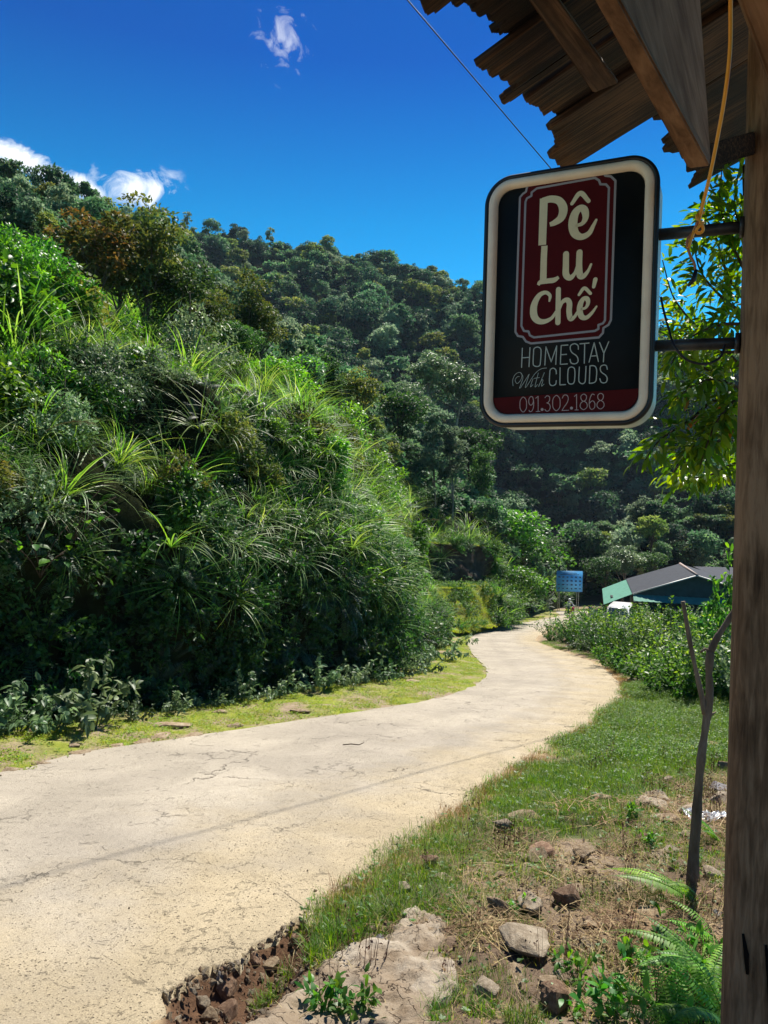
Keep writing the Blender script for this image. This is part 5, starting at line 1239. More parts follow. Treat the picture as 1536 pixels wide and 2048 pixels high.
# ------------------------------------------------------------------ broken concrete slab
def build_slab():
    lo, hi = slab_poly.min(0), slab_poly.max(0); st = 0.016; xs = np.arange(lo[0], hi[0], st); ys = np.arange(lo[1], hi[1], st); X, Y = np.meshgrid(xs, ys); sh = X.shape
    wx = X + 0.12 * fbm(xy3(X, Y, 5), 91, 5, 0.65); wy = Y + 0.12 * fbm(xy3(X, Y, 5), 92, 5, 0.65)
    ins = inside(wx, wy, slab_poly); d = dist_poly(wx, wy, np.vstack([slab_poly, slab_poly[:1]]))
    base = gz(X.ravel(), Y.ravel()).reshape(sh)
    Z = base + 0.035 * np.clip(d / 0.03, 0, 1) + 0.02 * np.clip(d / 0.5, 0, 1) + (0.014 * fbm(xy3(X, Y, 5), 93, 4, 0.6) + 0.014 * np.abs(fbm(xy3(X, Y, 16), 95, 5, 0.65))) * np.clip(d / 0.05, 0, 1)
    st_ = np.floor(fbm(xy3(X, Y, 3.2), 94, 5, 0.6) * 5) * 0.008; Z = Z + st_ * np.clip(d / 0.08, 0, 1)
    Z = np.where(ins, Z, base - 0.05); keep = ins | (d < 0.03)
    V = np.stack([X, Y, Z], -1).reshape(-1, 3); nc = sh[1]; i = (np.arange(sh[0] - 1)[:, None] * nc + np.arange(nc - 1)[None]); kq = keep[:-1, :-1] & keep[1:, :-1] & keep[:-1, 1:] & keep[1:, 1:]
    i = i[kq]; Fq = np.stack([i, i + 1, i + nc + 1, i + nc], -1); us = np.unique(Fq); mp = np.zeros(len(V), int); mp[us] = np.arange(len(us))
    m, n, l = mat_base('broken_slab'); tc = n.new('ShaderNodeTexCoord'); co = tc.outputs['Object']
    n1 = nd(n, 'ShaderNodeTexNoise', {'Scale': 3.5, 'Detail': 8.0, 'Roughness': 0.65}); l.new(co, n1.inputs['Vector'])
    rp = ramp(n, [(0.35, (0.20, 0.145, 0.095)), (0.5, (0.30, 0.24, 0.175)), (0.65, (0.40, 0.345, 0.275))]); l.new(n1.outputs[0], rp.inputs[0])
    w = nd(n, 'ShaderNodeTexNoise', {'Scale': 9.0, 'Detail': 5.0}); l.new(co, w.inputs['Vector']); sc = nd(n, 'ShaderNodeVectorMath', operation='SCALE'); sc.inputs['Scale'].default_value = 0.18; l.new(w.outputs['Color'], sc.inputs[0])
    ad = nd(n, 'ShaderNodeVectorMath', operation='ADD'); l.new(co, ad.inputs[0]); l.new(sc.outputs[0], ad.inputs[1])
    vo = nd(n, 'ShaderNodeTexVoronoi', {'Scale': 6.5}, feature='DISTANCE_TO_EDGE'); l.new(ad.outputs[0], vo.inputs['Vector'])
    cr0 = nd(n, 'ShaderNodeMapRange', {'From Min': 0.0, 'From Max': 0.02}); l.new(vo.outputs['Distance'], cr0.inputs['Value'])
    cmk = nd(n, 'ShaderNodeMapRange', {'From Min': 0.42, 'From Max': 0.56}); l.new(n1.outputs[0], cmk.inputs['Value']); cr = nd(n, 'ShaderNodeMath', operation='MAXIMUM'); l.new(cr0.outputs[0], cr.inputs[0]); l.new(cmk.outputs[0], cr.inputs[1])
    n2 = nd(n, 'ShaderNodeTexNoise', {'Scale': 60.0, 'Detail': 8.0, 'Roughness': 0.75}); l.new(co, n2.inputs['Vector'])
    mx = nd(n, 'ShaderNodeMix', data_type='RGBA'); l.new(cr.outputs[0], mx.inputs['Factor']); mx.inputs['A'].default_value = (0.09, 0.06, 0.04, 1); l.new(rp.outputs[0], mx.inputs['B'])
    h = nd(n, 'ShaderNodeMath', {2: 0.6}, operation='MULTIPLY_ADD'); l.new(n2.outputs[0], h.inputs[0]); h.inputs[1].default_value = 0.6; l.new(cr.outputs[0], h.inputs[2])
    bp = nd(n, 'ShaderNodeBump', {'Strength': 1.0, 'Distance': 0.018}); l.new(h.outputs[0], bp.inputs['Height'])
    pb = nd(n, 'ShaderNodeBsdfPrincipled', {'Roughness': 0.95, 'Specular IOR Level': 0.15}); l.new(mx.outputs['Result'], pb.inputs['Base Color']); l.new(bp.outputs[0], pb.inputs['Normal']); o = n.new('ShaderNodeOutputMaterial'); l.new(pb.outputs[0], o.inputs[0])
    mb = MB(); mb.add(V[us], mp[Fq], 0.5); tag(obj('broken_slab', mb, m, smooth=False), 'broken pale slab of cracked rock crust beside the washed out hole', 'slab')


build_slab()
#==PART3==
# ------------------------------------------------------------------ hanging sign
def plane_hit(px, py, o, nrm):
    r = np.array(ray(px, py)); c = np.array((0, 0, CAMZ)); return c + r * (np.dot(np.array(o) - c, nrm) / np.dot(r, nrm))


YL, YR = 2.75, 2.50
sBL, sTL, sBR, sTR = P(961, 853, YL), P(975, 362, YL), P(1303, 847, YR), P(1318, 306, YR)
sc_ = (sBL + sTL + sBR + sTR) / 4; su = norm((sBR - sBL) + (sTR - sTL)); sv = (sTL - sBL) + (sTR - sBR); sv = norm(sv - su * np.dot(sv, su)); sn = np.cross(su, sv)
SW = (np.linalg.norm(sBR - sBL) + np.linalg.norm(sTR - sTL)) / 2; SH = (np.linalg.norm(sTL - sBL) + np.linalg.norm(sTR - sBR)) / 2
if np.dot(sn, np.array((0, 0, CAMZ)) - sc_) < 0: sn = -sn


def SP(px, py):
    h = plane_hit(px, py, sc_ + sn * SFACE, sn) - sc_; return np.array((np.dot(h, su), np.dot(h, sv)))


SFACE = -0.004
sign = empty('hanging_sign', (0, 0, 0)); tag(sign, 'dark lightbox sign with rounded corners and cream lettering hung from the wooden post', 'sign')
sign.matrix_world = Matrix(((su[0], sv[0], sn[0], sc_[0]), (su[1], sv[1], sn[1], sc_[1]), (su[2], sv[2], sn[2], sc_[2]), (0, 0, 0, 1)))


def rrect(w, h, r, n=14):
    out = []
    for cx, cy, a0 in ((w / 2 - r, h / 2 - r, 0), (-w / 2 + r, h / 2 - r, 90), (-w / 2 + r, -h / 2 + r, 180), (w / 2 - r, -h / 2 + r, 270)):
        for k in range(n + 1): a = R(a0 + 90 * k / n); out.append((cx + r * math.cos(a), cy + r * math.sin(a)))
    return np.array(out)


def rings(name, prof, mat, parent, cap0=False, cap1=False, r0=0.095, smooth=False):
    """prof: (inset, z); closed rounded-rect rings joined in order"""
    mb = MB(); V = []
    for ins, z in prof: p = rrect(SW - 2 * ins, SH - 2 * ins, max(0.01, r0 - ins)); V.append(np.c_[p, np.full(len(p), z)])
    n = len(V[0]); V = np.vstack(V); i = np.arange(len(prof) - 1)[:, None] * n; j = np.arange(n)[None]; k = (j + 1) % n
    Fs = [np.stack([i + j, i + k, i + n + k, i + n + j], -1).reshape(-1, 4)]
    if cap0: Fs.append(np.array([list(range(n))[::-1]]))
    if cap1: Fs.append(np.array([[(len(prof) - 1) * n + q for q in range(n)]]))
    mb.add(V, Fs, 0.5); return obj(name, mb, mat, parent, smooth=smooth)


m_side = plain('sign_side', (0.6, 0.62, 0.60), 0.45, 0.4, noise=0.25, nscale=9, bump=0.15)
m_rim = plain('sign_rim', (0.012, 0.012, 0.012), 0.4, 0.5, noise=0.3, nscale=30)
m_cream = plain('sign_cream', (0.94, 0.77, 0.57), 0.5, 0.4, noise=0.13, nscale=7, bump=0.1)
m_face = plain('sign_face', (0.007, 0.012, 0.015), 0.5, 0.15, noise=0.25, nscale=6)
m_red = plain('sign_red', (0.085, 0.006, 0.006), 0.6, 0.12, noise=0.15, nscale=9)
m_letter = plain('sign_letter', (0.80, 0.73, 0.45), 0.6, 0.15, noise=0.06, nscale=20)
m_line = plain('sign_line', (0.34, 0.33, 0.33), 0.5, 0.3)
m_thin = plain('sign_thin', (0.46, 0.52, 0.46), 0.5, 0.3)
m_pink = plain('sign_pink', (0.55, 0.42, 0.38), 0.5, 0.3)
rings('sign_body', [(0.006, -0.15), (0.0, -0.145), (0.0, -0.012)], m_side, sign, cap0=True)
rings('rim', [(0.0005, -0.0118), (-0.005, -0.008), (-0.005, 0.006), (0.001, 0.011), (0.009, 0.011), (0.010, 0.006)], m_rim, sign)
rings('cream_frame', [(0.0102, 0.006), (0.013, 0.013), (0.020, 0.017), (0.030, 0.017), (0.036, 0.014), (0.041, 0.004), (0.043, -0.006)], m_cream, sign, smooth=False)
rings('sign_panel', [(0.0425, -0.0055), (0.0425, SFACE - 0.0005)], m_face, sign, cap1=True, r0=0.105)


def flat(name, pts, z, mat, thick=0.0006):
    """flat print of one closed outline"""
    bm = bmesh.new(); vs = [bm.verts.new((p[0], p[1], z + thick)) for p in pts]; f = bm.faces.new(vs); f.normal_update()
    if f.normal.z < 0: f.normal_flip()
    bmesh.ops.triangulate(bm, faces=bm.faces); me = bpy.data.meshes.new(name); bm.to_mesh(me); bm.free(); me.materials.append(mat)
    return link(name, me, sign)


def stroke(mb, pts, wid, z, closed=False, n=None, caps=True):
    """brush stroke through points with a width at each"""
    p = np.array(pts, float); w = np.broadcast_to(np.array(wid, float), (len(p),)).copy()
    q = np.c_[p, w]
    if closed: q = np.vstack([q, q[:1]])
    if len(q) > 2:
        d = np.linalg.norm(np.diff(q[:, :2], axis=0), axis=1) ** 0.5; s = np.concatenate([[0], np.cumsum(d)])
        e = np.vstack([q[-2] if closed else 2 * q[0] - q[1], q, q[1] if closed else 2 * q[-1] - q[-2]]); out = []
        for t in np.linspace(0, s[-1], n or len(q) * 7):
            i = min(np.searchsorted(s, t, 'right') - 1, len(q) - 2); u = (t - s[i]) / d[i]; a, b, c, g = e[i], e[i + 1], e[i + 2], e[i + 3]
            out.append(0.5 * ((2 * b) + (c - a) * u + (2 * a - 5 * b + 4 * c - g) * u * u + (3 * b - a - 3 * c + g) * u ** 3))
        q = np.array(out)
    t = norm(np.gradient(q[:, :2], axis=0)); nn = np.stack([-t[:, 1], t[:, 0]], -1); w = np.maximum(q[:, 2:3], 0.0004) / 2
    A, B_ = q[:, :2] + nn * w, q[:, :2] - nn * w; m = len(q); V = np.c_[np.vstack([A, B_]), np.full(2 * m, z)]; i = np.arange(m - 1)
    mb.add(V, np.stack([i, i + m, i + 1 + m, i + 1], -1))
    if caps and not closed:
        for e_, s_ in ((0, -1), (m - 1, 1)):
            an = np.linspace(-math.pi / 2, math.pi / 2, 7); c = q[e_, :2]; ww = w[e_, 0]; arc = c + ww * (np.cos(an)[:, None] * t[e_] * s_ + np.sin(an)[:, None] * nn[e_])
            mb.add(np.c_[np.vstack([c, arc]), np.full(8, z)], np.array([[0, k + 1, k + 2] for k in range(6)]))


MPP = SW / 345.0     # metres on the sign per photograph pixel


def cr3(x, y): return SP(1000 + x / 5.908, 370 + y / 5.908)


def cr4(x, y): return SP(980 + x / 4.389, 660 + y / 4.389)


# red band at the bottom following the rounded corners of the panel
bl, br = SP(975, 797), SP(1275, 777)
outl = rrect(SW - 2 * 0.0435, SH - 2 * 0.0435, 0.0605); ytop = lambda x: bl[1] + (br[1] - bl[1]) * (x - bl[0]) / (br[0] - bl[0])
band = [p for p in outl if p[1] < ytop(p[0])]; band.sort(key=lambda p: p[0]); xl, xr = outl[:, 0].min(), outl[:, 0].max()
lo_ = [p for p in outl[30:60] if p[1] < ytop(p[0])]
flat('red_band', [(xl, ytop(xl))] + lo_ + [(xr, ytop(xr))], SFACE, m_red)
oo = [(1040, 395), (1046, 388), (1052, 384), (1054, 375), (1062, 366), (1130, 353), (1195, 341), (1206, 344), (1211, 352), (1222, 353), (1231, 362), (1222, 640), (1217, 650), (1207, 656), (1206, 666), (1198, 675), (1062, 687), (1052, 683), (1046, 674), (1036, 672), (1031, 664)]
ii = [(1051, 404), (1054, 397), (1063, 392), (1063.5, 385), (1074, 377), (1190, 356), (1198, 361), (1201, 369), (1212, 369), (1218, 376), (1217, 404), (1210, 641), (1206, 647), (1197, 650), (1197, 658), (1190, 662), (1068, 675), (1060, 671), (1057, 663), (1048, 662), (1043, 652)]
flat('red_plaque', [SP(*p) for p in oo], SFACE + 0.0004, m_red)
mb = MB()
for pl in (oo, ii):
    w = [SP(*p) for p in pl]; w.append(w[0])
    for k in range(len(w) - 1): stroke(mb, [w[k], w[k + 1]], 4.3 * MPP, SFACE + 0.0014 + 0.00002 * (k % 2))
obj('plaque_border', mb, m_line, sign)
# dark gap between the two plaque lines
mbg = MB(); gap = [((p[0] + q[0]) / 2 - 0.0, (p[1] + q[1]) / 2) for p, q in zip(oo, ii)]
big_words = {
    'P': [([(520, 158), (500, 712)], [98, 94]), ([(500, 196), (600, 168), (700, 190), (748, 280), (725, 385), (650, 445), (590, 470)], [84, 84, 90, 104, 96, 72, 50])],
    'e': [([(905, 482), (975, 455), (1012, 385), (1000, 300), (950, 275), (888, 340), (862, 460), (885, 570), (960, 615), (1050, 575), (1105, 480), (1138, 415)], [36, 50, 72, 88, 78, 96, 108, 100, 76, 62, 44, 30]), ([(852, 222), (950, 100), (1048, 192)], [44, 58, 48])],
    'L': [([(527, 720), (518, 900), (512, 1130)], [76, 78, 80]), ([(452, 1185), (480, 1150), (570, 1135), (640, 1125), (695, 1090)], [34, 56, 62, 62, 36])],
    'u': [([(782, 818), (780, 950), (782, 1060), (830, 1098), (885, 1045), (920, 950)], [72, 74, 78, 66, 42, 36]), ([(941, 798), (936, 950), (945, 1065), (985, 1080), (1040, 1020), (1078, 938)], [72, 74, 78, 60, 38, 26])],
    'accent': [([(1128, 1118), (1108, 1205)], [52, 40])],
    'C': [([(585, 1372), (592, 1310), (540, 1272), (462, 1310), (405, 1420), (402, 1540), (450, 1605), (525, 1615), (610, 1575), (672, 1490)], [24, 40, 46, 62, 82, 88, 74, 58, 42, 34])],
    'h': [([(692, 1235), (685, 1627)], [60, 64]), ([(700, 1480), (735, 1390), (790, 1360), (822, 1400), (818, 1500), (835, 1580), (880, 1560), (925, 1490)], [30, 44, 60, 66, 66, 62, 40, 30])],
    'e2': [([(962, 1470), (1015, 1450), (1042, 1395), (1030, 1348), (990, 1345), (955, 1400), (942, 1480), (965, 1555), (1020, 1570), (1085, 1515), (1142, 1437)], [26, 34, 46, 56, 50, 62, 68, 66, 50, 38, 22]), ([(935, 1298), (998, 1222), (1070, 1283)], [34, 42, 38])]}
k = 0
for nm, sts in big_words.items():
    mb = MB()
    for pts_, wd_ in sts: k += 1; stroke(mb, [cr3(*p) for p in pts_], np.array(wd_) / 5.908 * MPP, SFACE + 0.0018 + 0.00004 * k, caps=nm not in ('P', 'L'), n=max(4, len(pts_) * 8) if len(pts_) > 2 else None)
    obj('letter', mb, m_letter, sign)


def word(name, strokes, fn, w, mat, z0):
    mb = MB()
    for q, s in enumerate(strokes):
        cl = s[-1] == 'c'; s = s[:-1] if cl else s; sharp = s[-1] == 's' if not cl else False; s = s[:-1] if sharp else s
        if sharp:
            for a_, b_ in zip(s[:-1], s[1:]): stroke(mb, [fn(*a_), fn(*b_)], w, z0 + 0.00002 * q)
        else: stroke(mb, [fn(*p) for p in s], w, z0 + 0.00002 * q, closed=cl)
    return obj(name, mb, mat, sign)


hs_ = [[(285, 160), (278, 328), 's'], [(352, 155), (343, 322), 's'], [(282, 245), (347, 240), 's'],
       [(383, 200), (387, 165), (415, 150), (443, 162), (449, 195), (443, 285), (436, 312), (410, 321), (384, 310), (379, 285), 'c'],
       [(482, 308), (492, 148), (538, 280), (586, 140), (578, 303), 's'], [(685, 132), (626, 136), (618, 302), (680, 298), 's'], [(623, 218), (672, 214), 's'],
       [(776, 170), (773, 138), (745, 121), (712, 134), (705, 165), (720, 198), (758, 226), (773, 255), (769, 284), (742, 298), (712, 288), (703, 258)],
       [(790, 122), (870, 115), 's'], [(832, 119), (828, 292), 's'], [(870, 283), (915, 112), (952, 277), 's'], [(884, 230), (938, 226), 's'],
       [(962, 110), (1000, 205), (1043, 103), 's'], [(1000, 205), (996, 280), 's']]
word('lettering', hs_, cr4, 9.0 / 4.389 * MPP, m_thin, SFACE + 0.0012)
cl_ = [[(583, 385), (578, 350), (555, 335), (530, 350), (525, 385), (522, 455), (532, 483), (555, 488), (577, 475), (582, 445)], [(616, 332), (614, 482), (664, 479), 's'],
       [(685, 365), (693, 336), (715, 325), (738, 335), (746, 365), (743, 435), (735, 465), (712, 475), (690, 465), (683, 435), 'c'],
       [(785, 325), (780, 435), (790, 463), (812, 472), (832, 460), (838, 430), (843, 320)], [(878, 316), (872, 468), 's'], [(872, 468), (905, 465), (928, 450), (934, 420), (937, 360), (928, 325), (905, 313), (878, 316)],
       [(1030, 345), (1022, 315), (1000, 308), (975, 318), (968, 345), (980, 372), (1015, 398), (1029, 425), (1022, 455), (1000, 465), (975, 456), (965, 428)]]
word('lettering', cl_, cr4, 9.0 / 4.389 * MPP, m_thin, SFACE + 0.0012)
wi_ = [[(203, 490), (200, 440), (222, 392), (258, 372), (282, 392), (270, 440), (238, 470), (222, 440), (240, 412), (258, 408)], [(272, 378), (290, 420), (262, 512), (345, 388)], [(345, 388), (312, 506), (395, 385), (450, 342), (498, 334)],
       [(378, 428), (356, 498), (378, 480)], [(425, 378), (396, 496), (418, 480)], [(388, 425), (435, 418)], [(478, 375), (428, 498)], [(430, 488), (455, 440), (466, 444), (452, 492), (476, 476)]]
word('script_lettering', wi_, cr4, 4.6 / 4.389 * MPP, m_thin, SFACE + 0.0012)
dg_ = {'0': [[(0.5, 0), (0.12, 0.2), (0.05, .5), (0.12, .8), (0.5, 1), (.88, .8), (.95, .5), (.88, .2), 'c']],
       '9': [[(.9, .3), (.75, .05), (.4, 0), (.1, .15), (.08, .4), (.35, .56), (.7, .5), (.9, .3)], [(.9, .25), (.92, .6), (.7, .9), (.3, 1.0), (.1, .9)]],
       '1': [[(.1, .12), (.6, 0), 's'], [(.6, 0), (.6, 1), 's'], [(.2, 1), (.98, 1), 's']],
       '3': [[(.1, .12), (.4, 0), (.8, .06), (.85, .28), (.6, .44), (.4, .46)], [(.4, .46), (.8, .55), (.95, .75), (.75, .96), (.35, 1.0), (.08, .88)]],
       '2': [[(.08, .2), (.3, .02), (.7, .02), (.9, .22), (.75, .5), (.3, .8), (.05, 1.0)], [(.05, 1.0), (.95, 1.0), 's']],
       '8': [[(.5, 0), (.15, .12), (.18, .34), (.5, .46), (.82, .34), (.85, .12), 'c'], [(.5, .46), (.1, .6), (.06, .84), (.5, 1), (.94, .84), (.9, .6), 'c']],
       '6': [[(.85, .08), (.5, .03), (.18, .3), (.06, .65), (.2, .93), (.5, 1), (.85, .9), (.92, .65), (.7, .48), (.4, .48), (.1, .62)]]}
px_ = [('0', 260, 325), ('9', 338, 388), ('1', 398, 440), ('3', 478, 532), ('0', 547, 620), ('2', 630, 694), ('1', 738, 776), ('8', 790, 856), ('6', 868, 926), ('8', 938, 1004)]
ph = []
for ch, x0, x1 in px_:
    for s in dg_[ch]:
        q = [];
        for p in s:
            if isinstance(p, str): q.append(p); continue
            x = x0 + (x1 - x0) * p[0]; y0 = 590 - (x - 260) * 0.048; y1 = 722 - (x - 260) * 0.040; q.append((x, y0 + (y1 - y0) * p[1]))
        ph.append(q)
word('phone_number', ph, cr4, 6.2 / 4.389 * MPP, m_pink, SFACE + 0.0012)
mb = MB()
for x, y in ((458, 698), (716, 686)):
    c = cr4(x, y); an = np.linspace(0, 2 * math.pi, 17)[:-1]; rr_ = 13 / 4.389 * MPP; mb.add(np.c_[c[0] + rr_ * np.cos(an), c[1] + rr_ * np.sin(an), np.full(16, SFACE + 0.0013)], np.array([list(range(16))]))
obj('number_dot', mb, m_pink, sign)
mb = MB(); mb.box((-SW / 2 - 0.004, SH / 2 - 0.115, -0.02), (0.012, 0.03, 0.02)); obj('hinge', mb, m_rim, sign)

# bracket pipes from the sign to the post
m_pipe = plain('pipe_paint', (0.030, 0.030, 0.032), 0.4, 0.5, noise=0.5, nscale=30, bump=0.2)
for (a, b, lab) in [((1312, 470), (1500, 453), 'upper dark steel pipe holding the sign to the post'), ((1300, 692), (1490, 686), 'lower dark steel pipe holding the sign to the post')]:
    pa = plane_hit(*a, sc_ - sn * 0.07, sn); pb_ = plane_hit(*b, sc_ - sn * 0.07, sn); e = empty('bracket_pipe', pa); tag(e, lab, 'pipe'); pb_ = pb_ - pa; dd = norm(pb_)
    mb = MB(); mb.tube([np.zeros(3), pb_ + dd * 0.03], 0.0195, 16); obj('pipe', mb, m_pipe, e, smooth=True)
    mb = MB(); mb.tube([pb_ - dd * 0.03, pb_ - dd * 0.015], [0.034, 0.034], 12); obj('flange', mb, m_pipe, e)
# thin black cable looping from the sign to the lower pipe
def wire(name, px, rad, mat, lab, cat, n=40, extra=None):
    pts = np.array([P(*q) for q in px]); o = empty(name, pts[0]); tag(o, lab, cat); mb = MB(); mb.tube(smooth_line(pts - pts[0], n), rad, 8); obj('strand', mb, mat, o, smooth=True); return o, pts


m_black = plain('black_rubber', (0.01, 0.01, 0.011), 0.45)
wire('sign_cable', [(1322, 595, 2.48), (1327, 620, 2.45), (1338, 660, 2.42), (1350, 695, 2.38), (1375, 720, 2.38), (1410, 728, 2.38), (1440, 715, 2.40), (1450, 690, 2.42)], 0.004, m_black, 'thin black cable looping below the lower sign pipe', 'cable')
m_orange = plain('orange_wire', (0.80, 0.36, 0.04), 0.45, 0.4)
o, pts_ = wire('orange_wire', [(1462, -120, 1.30), (1461, 0, 1.35), (1460, 100, 1.40), (1450, 190, 1.45), (1436, 270, 1.5), (1420, 350, 1.55), (1405, 410, 1.6), (1398, 440, 1.62), (1385, 470, 1.62), (1376, 497, 1.62)], 0.0037, m_orange, 'orange wire hanging down in front of the roof beams', 'wire')
mb = MB(); c0 = P(1400, 438, 1.615) - np.array(o.location)
th = np.linspace(0, 4 * math.pi, 40); kn = c0 + np.stack([0.007 * np.cos(th), 0.005 * np.sin(th), 0.016 * np.sin(th * 0.5 + 1) - np.linspace(0, .02, 40)], -1); mb.tube(kn, 0.0034, 7); obj('knot', mb, m_orange, o, smooth=True)
mb = MB(); q = [P(1396, 442, 1.61), P(1388, 462, 1.62), P(1374, 482, 1.62), P(1380, 510, 1.62), P(1388, 525, 1.62), P(1391, 542, 1.62)]; mb.tube(smooth_line(np.array(q) - np.array(o.location), 24), 0.0028, 6); obj('loose_end', mb, plain('copper_wire', (0.35, 0.13, 0.06), 0.5), o, smooth=True)
mb = MB(); a_ = P(1392, 540, 1.62) - np.array(o.location); mb.tube([a_, a_ + np.array((-0.004, 0, -0.02)), a_ + np.array((-0.016, 0, -0.034))], [0.004, 0.006, 0.003], 8); obj('clip', mb, m_black, o)

# ------------------------------------------------------------------ wooden roof overhead
rdir = norm(np.array(ray(1578, 703))); edir = norm(np.array(ray(-1910, 2159))); edir = norm(edir - rdir * np.dot(edir, rdir)); pn = np.cross(rdir, edir)
if pn[2] < 0: pn = -pn
O0 = P(1100, 258, 2.95)


def RT(px, py):
    h = plane_hit(px, py, O0, pn) - O0; return np.dot(h, rdir), np.dot(h, edir)


roof = empty('plank_roof', O0); tag(roof, 'old plank roof edge with ragged weathered board ends overhead', 'roof')
roof.matrix_world = Matrix(((edir[0], rdir[0], pn[0], O0[0]), (edir[1], rdir[1], pn[1], O0[1]), (edir[2], rdir[2], pn[2], O0[2]), (0, 0, 0, 1)))


def plank(r0, r1, e_a, e_b, z, seed, thick=0.024, up=-4.2, rag=0.03):
    """board from its ragged lower end up the slope; local x = down the slope, y = along the eave"""
    r = np.random.default_rng(seed); m = 34; nx = 46; ys = np.linspace(r0, r1, m); xe = np.interp(ys, [min(r0, r1), max(r0, r1)], [e_a, e_b] if r0 < r1 else [e_b, e_a]) + (rag * 2.0 + 0.03) * (fbm(np.c_[ys * 7, ys * 0 + seed, ys * 0], seed, 2, 0.5) - 0.05) - 0.02 * (vnoise(np.c_[ys * 60, ys * 0 + seed, ys * 0], seed) > 0.74) + r.uniform(-0.006, 0.002, m)
    t = (1 - (1 - np.linspace(0, 1, nx)) ** 1.0); X = up + (xe[None] - up) * t[:, None] ** 0.8; Yg = np.broadcast_to(ys, X.shape).copy()
    Yg[:, 0] += fbm(np.stack([X[:, 0] * 4, X[:, 0] * 0 + seed, X[:, 0] * 0], -1), seed) * 0.008; Yg[:, -1] += fbm(np.stack([X[:, -1] * 4, X[:, 0] * 0 + seed + 5, X[:, 0] * 0], -1), seed) * 0.008
    bot = z + 0.0012 * fbm(np.stack([X * 3, Yg * 9, X * 0 + seed], -1), seed, 3); V = np.vstack([np.stack([X, Yg, bot], -1).reshape(-1, 3), np.stack([X, Yg, bot * 0 + z + thick], -1).reshape(-1, 3)])
    i = (np.arange(nx - 1)[:, None] * m + np.arange(m - 1)[None]).ravel(); K_ = nx * m; f1 = np.stack([i, i + m, i + m + 1, i + 1], -1); f2 = f1[:, ::-1] + K_
    a_ = np.arange(nx - 1) * m; b_ = a_ + m - 1; e_ = (nx - 1) * m + np.arange(m - 1); s_ = np.arange(m - 1)
    fs = [f1, f2, np.stack([a_, a_ + K_, a_ + m + K_, a_ + m], -1), np.stack([b_, b_ + m, b_ + m + K_, b_ + K_], -1), np.stack([e_, e_ + K_, e_ + 1 + K_, e_ + 1], -1), np.stack([s_, s_ + 1, s_ + 1 + K_, s_ + K_], -1)]
    mb = MB(); mb.add(V, fs); return obj('plank', mb, M['plank'], roof)


def pl(pa, pb, z, seed, **k):
    ra, ea = RT(*pa); rb, eb = RT(*pb); lo_, hi_ = (ra, rb) if ra < rb else (rb, ra); e0, e1 = (ea, eb) if ra < rb else (eb, ea); plank(lo_, hi_, e0, e1, z, seed, **k); return ra, rb


info = [pl((1094, 258), (1126, 345), 0.0, 1, rag=0.006), pl((1030, 222), (1074, 252), 0.016, 2, rag=0.03), pl((1019, 205), (1027, 214), 0.022, 3, rag=0.008), pl((944, 138), (1015, 187), -0.004, 4, rag=0.012), pl((918, 20), (990, 95), 0.018, 5, rag=0.016), pl((826, -30), (864, 32), 0.0, 6, rag=0.012)]
rE, eE = RT(1376, 336); plank(RT(1126, 345)[0] + 0.004, max(rE, RT(1490, 318)[0]), eE, eE, 0.003, 9)
# an upper course fills the joints
r_all = [RT(1126, 345)[0]]; rtop = RT(826, -30)[0]
e_ref = RT(1170, 215)[1]
plank(RT(1076, 250)[0] - 0.01, RT(1094, 262)[0] + 0.02, e_ref + 0.12, e_ref + 0.16, 0.028, 11)
plank(RT(1017, 186)[0] - 0.02, RT(1019, 204)[0] + 0.02, e_ref + 0.12, e_ref + 0.1, 0.032, 12)
plank(RT(992, 97)[0] - 0.03, RT(944, 138)[0] + 0.03, RT(1000, 100)[1] - 0.02, RT(960, 125)[1] - 0.06, 0.030, 13)
plank(RT(866, 30)[0] - 0.04, RT(918, 20)[0] + 0.04, RT(912, 12)[1] - 0.02, RT(912, 12)[1] + 0.01, 0.03, 14)
rr0 = rtop; kk = 0
while rr0 > -4.6:
    kk += 1; w = random.uniform(0.16, 0.24); plank(rr0 - w, rr0 - 0.006, RT(846, 0)[1] + random.uniform(-.06, .06), RT(846, 0)[1] + random.uniform(-.06, .06), 0.006 * (kk % 2), 20 + kk); rr0 -= w


def member(name, near, far, label, depth_near, depth_far, mat='beam', cat='beam', grey=None):
    """beam through four traced pixels at each end: top-left, bottom-left, bottom-right, top-right"""
    pn_ = [P(*q) for q in near]; pf = [P(*q) for q in far]; o = empty(name, pn_[0]); tag(o, label, cat); V = np.array(pn_ + pf) - pn_[0]
    ax = norm(V[4:].mean(0) - V[:4].mean(0)); q = Vector(ax).to_track_quat('Z', 'Y'); o.rotation_euler = q.to_euler(); Rm = np.array(q.to_matrix()); V = V @ Rm
    bm = bmesh.new(); vs = [bm.verts.new(v) for v in V]
    for f in ([0, 1, 2, 3], [7, 6, 5, 4], [0, 4, 5, 1], [1, 5, 6, 2], [2, 6, 7, 3], [3, 7, 4, 0]): bm.faces.new([vs[i] for i in f])
    bmesh.ops.recalc_face_normals(bm, faces=bm.faces); bmesh.ops.bevel(bm, geom=list(bm.edges), offset=0.004, segments=2, affect='EDGES'); me = bpy.data.meshes.new(name); bm.to_mesh(me); bm.free(); me.materials.append(M[mat])
    if grey is not None:  # side face away from the road gets the shade-toned copy of the wood
        me.materials.append(M['beam_shade']); c4 = V.mean(0); gd = norm((V[2] + V[3] + V[6] + V[7]) / 4 - c4)
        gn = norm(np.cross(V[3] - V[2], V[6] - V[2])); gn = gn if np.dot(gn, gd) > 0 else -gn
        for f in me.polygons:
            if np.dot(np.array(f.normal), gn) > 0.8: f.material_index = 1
    link('timber', me, o); return o


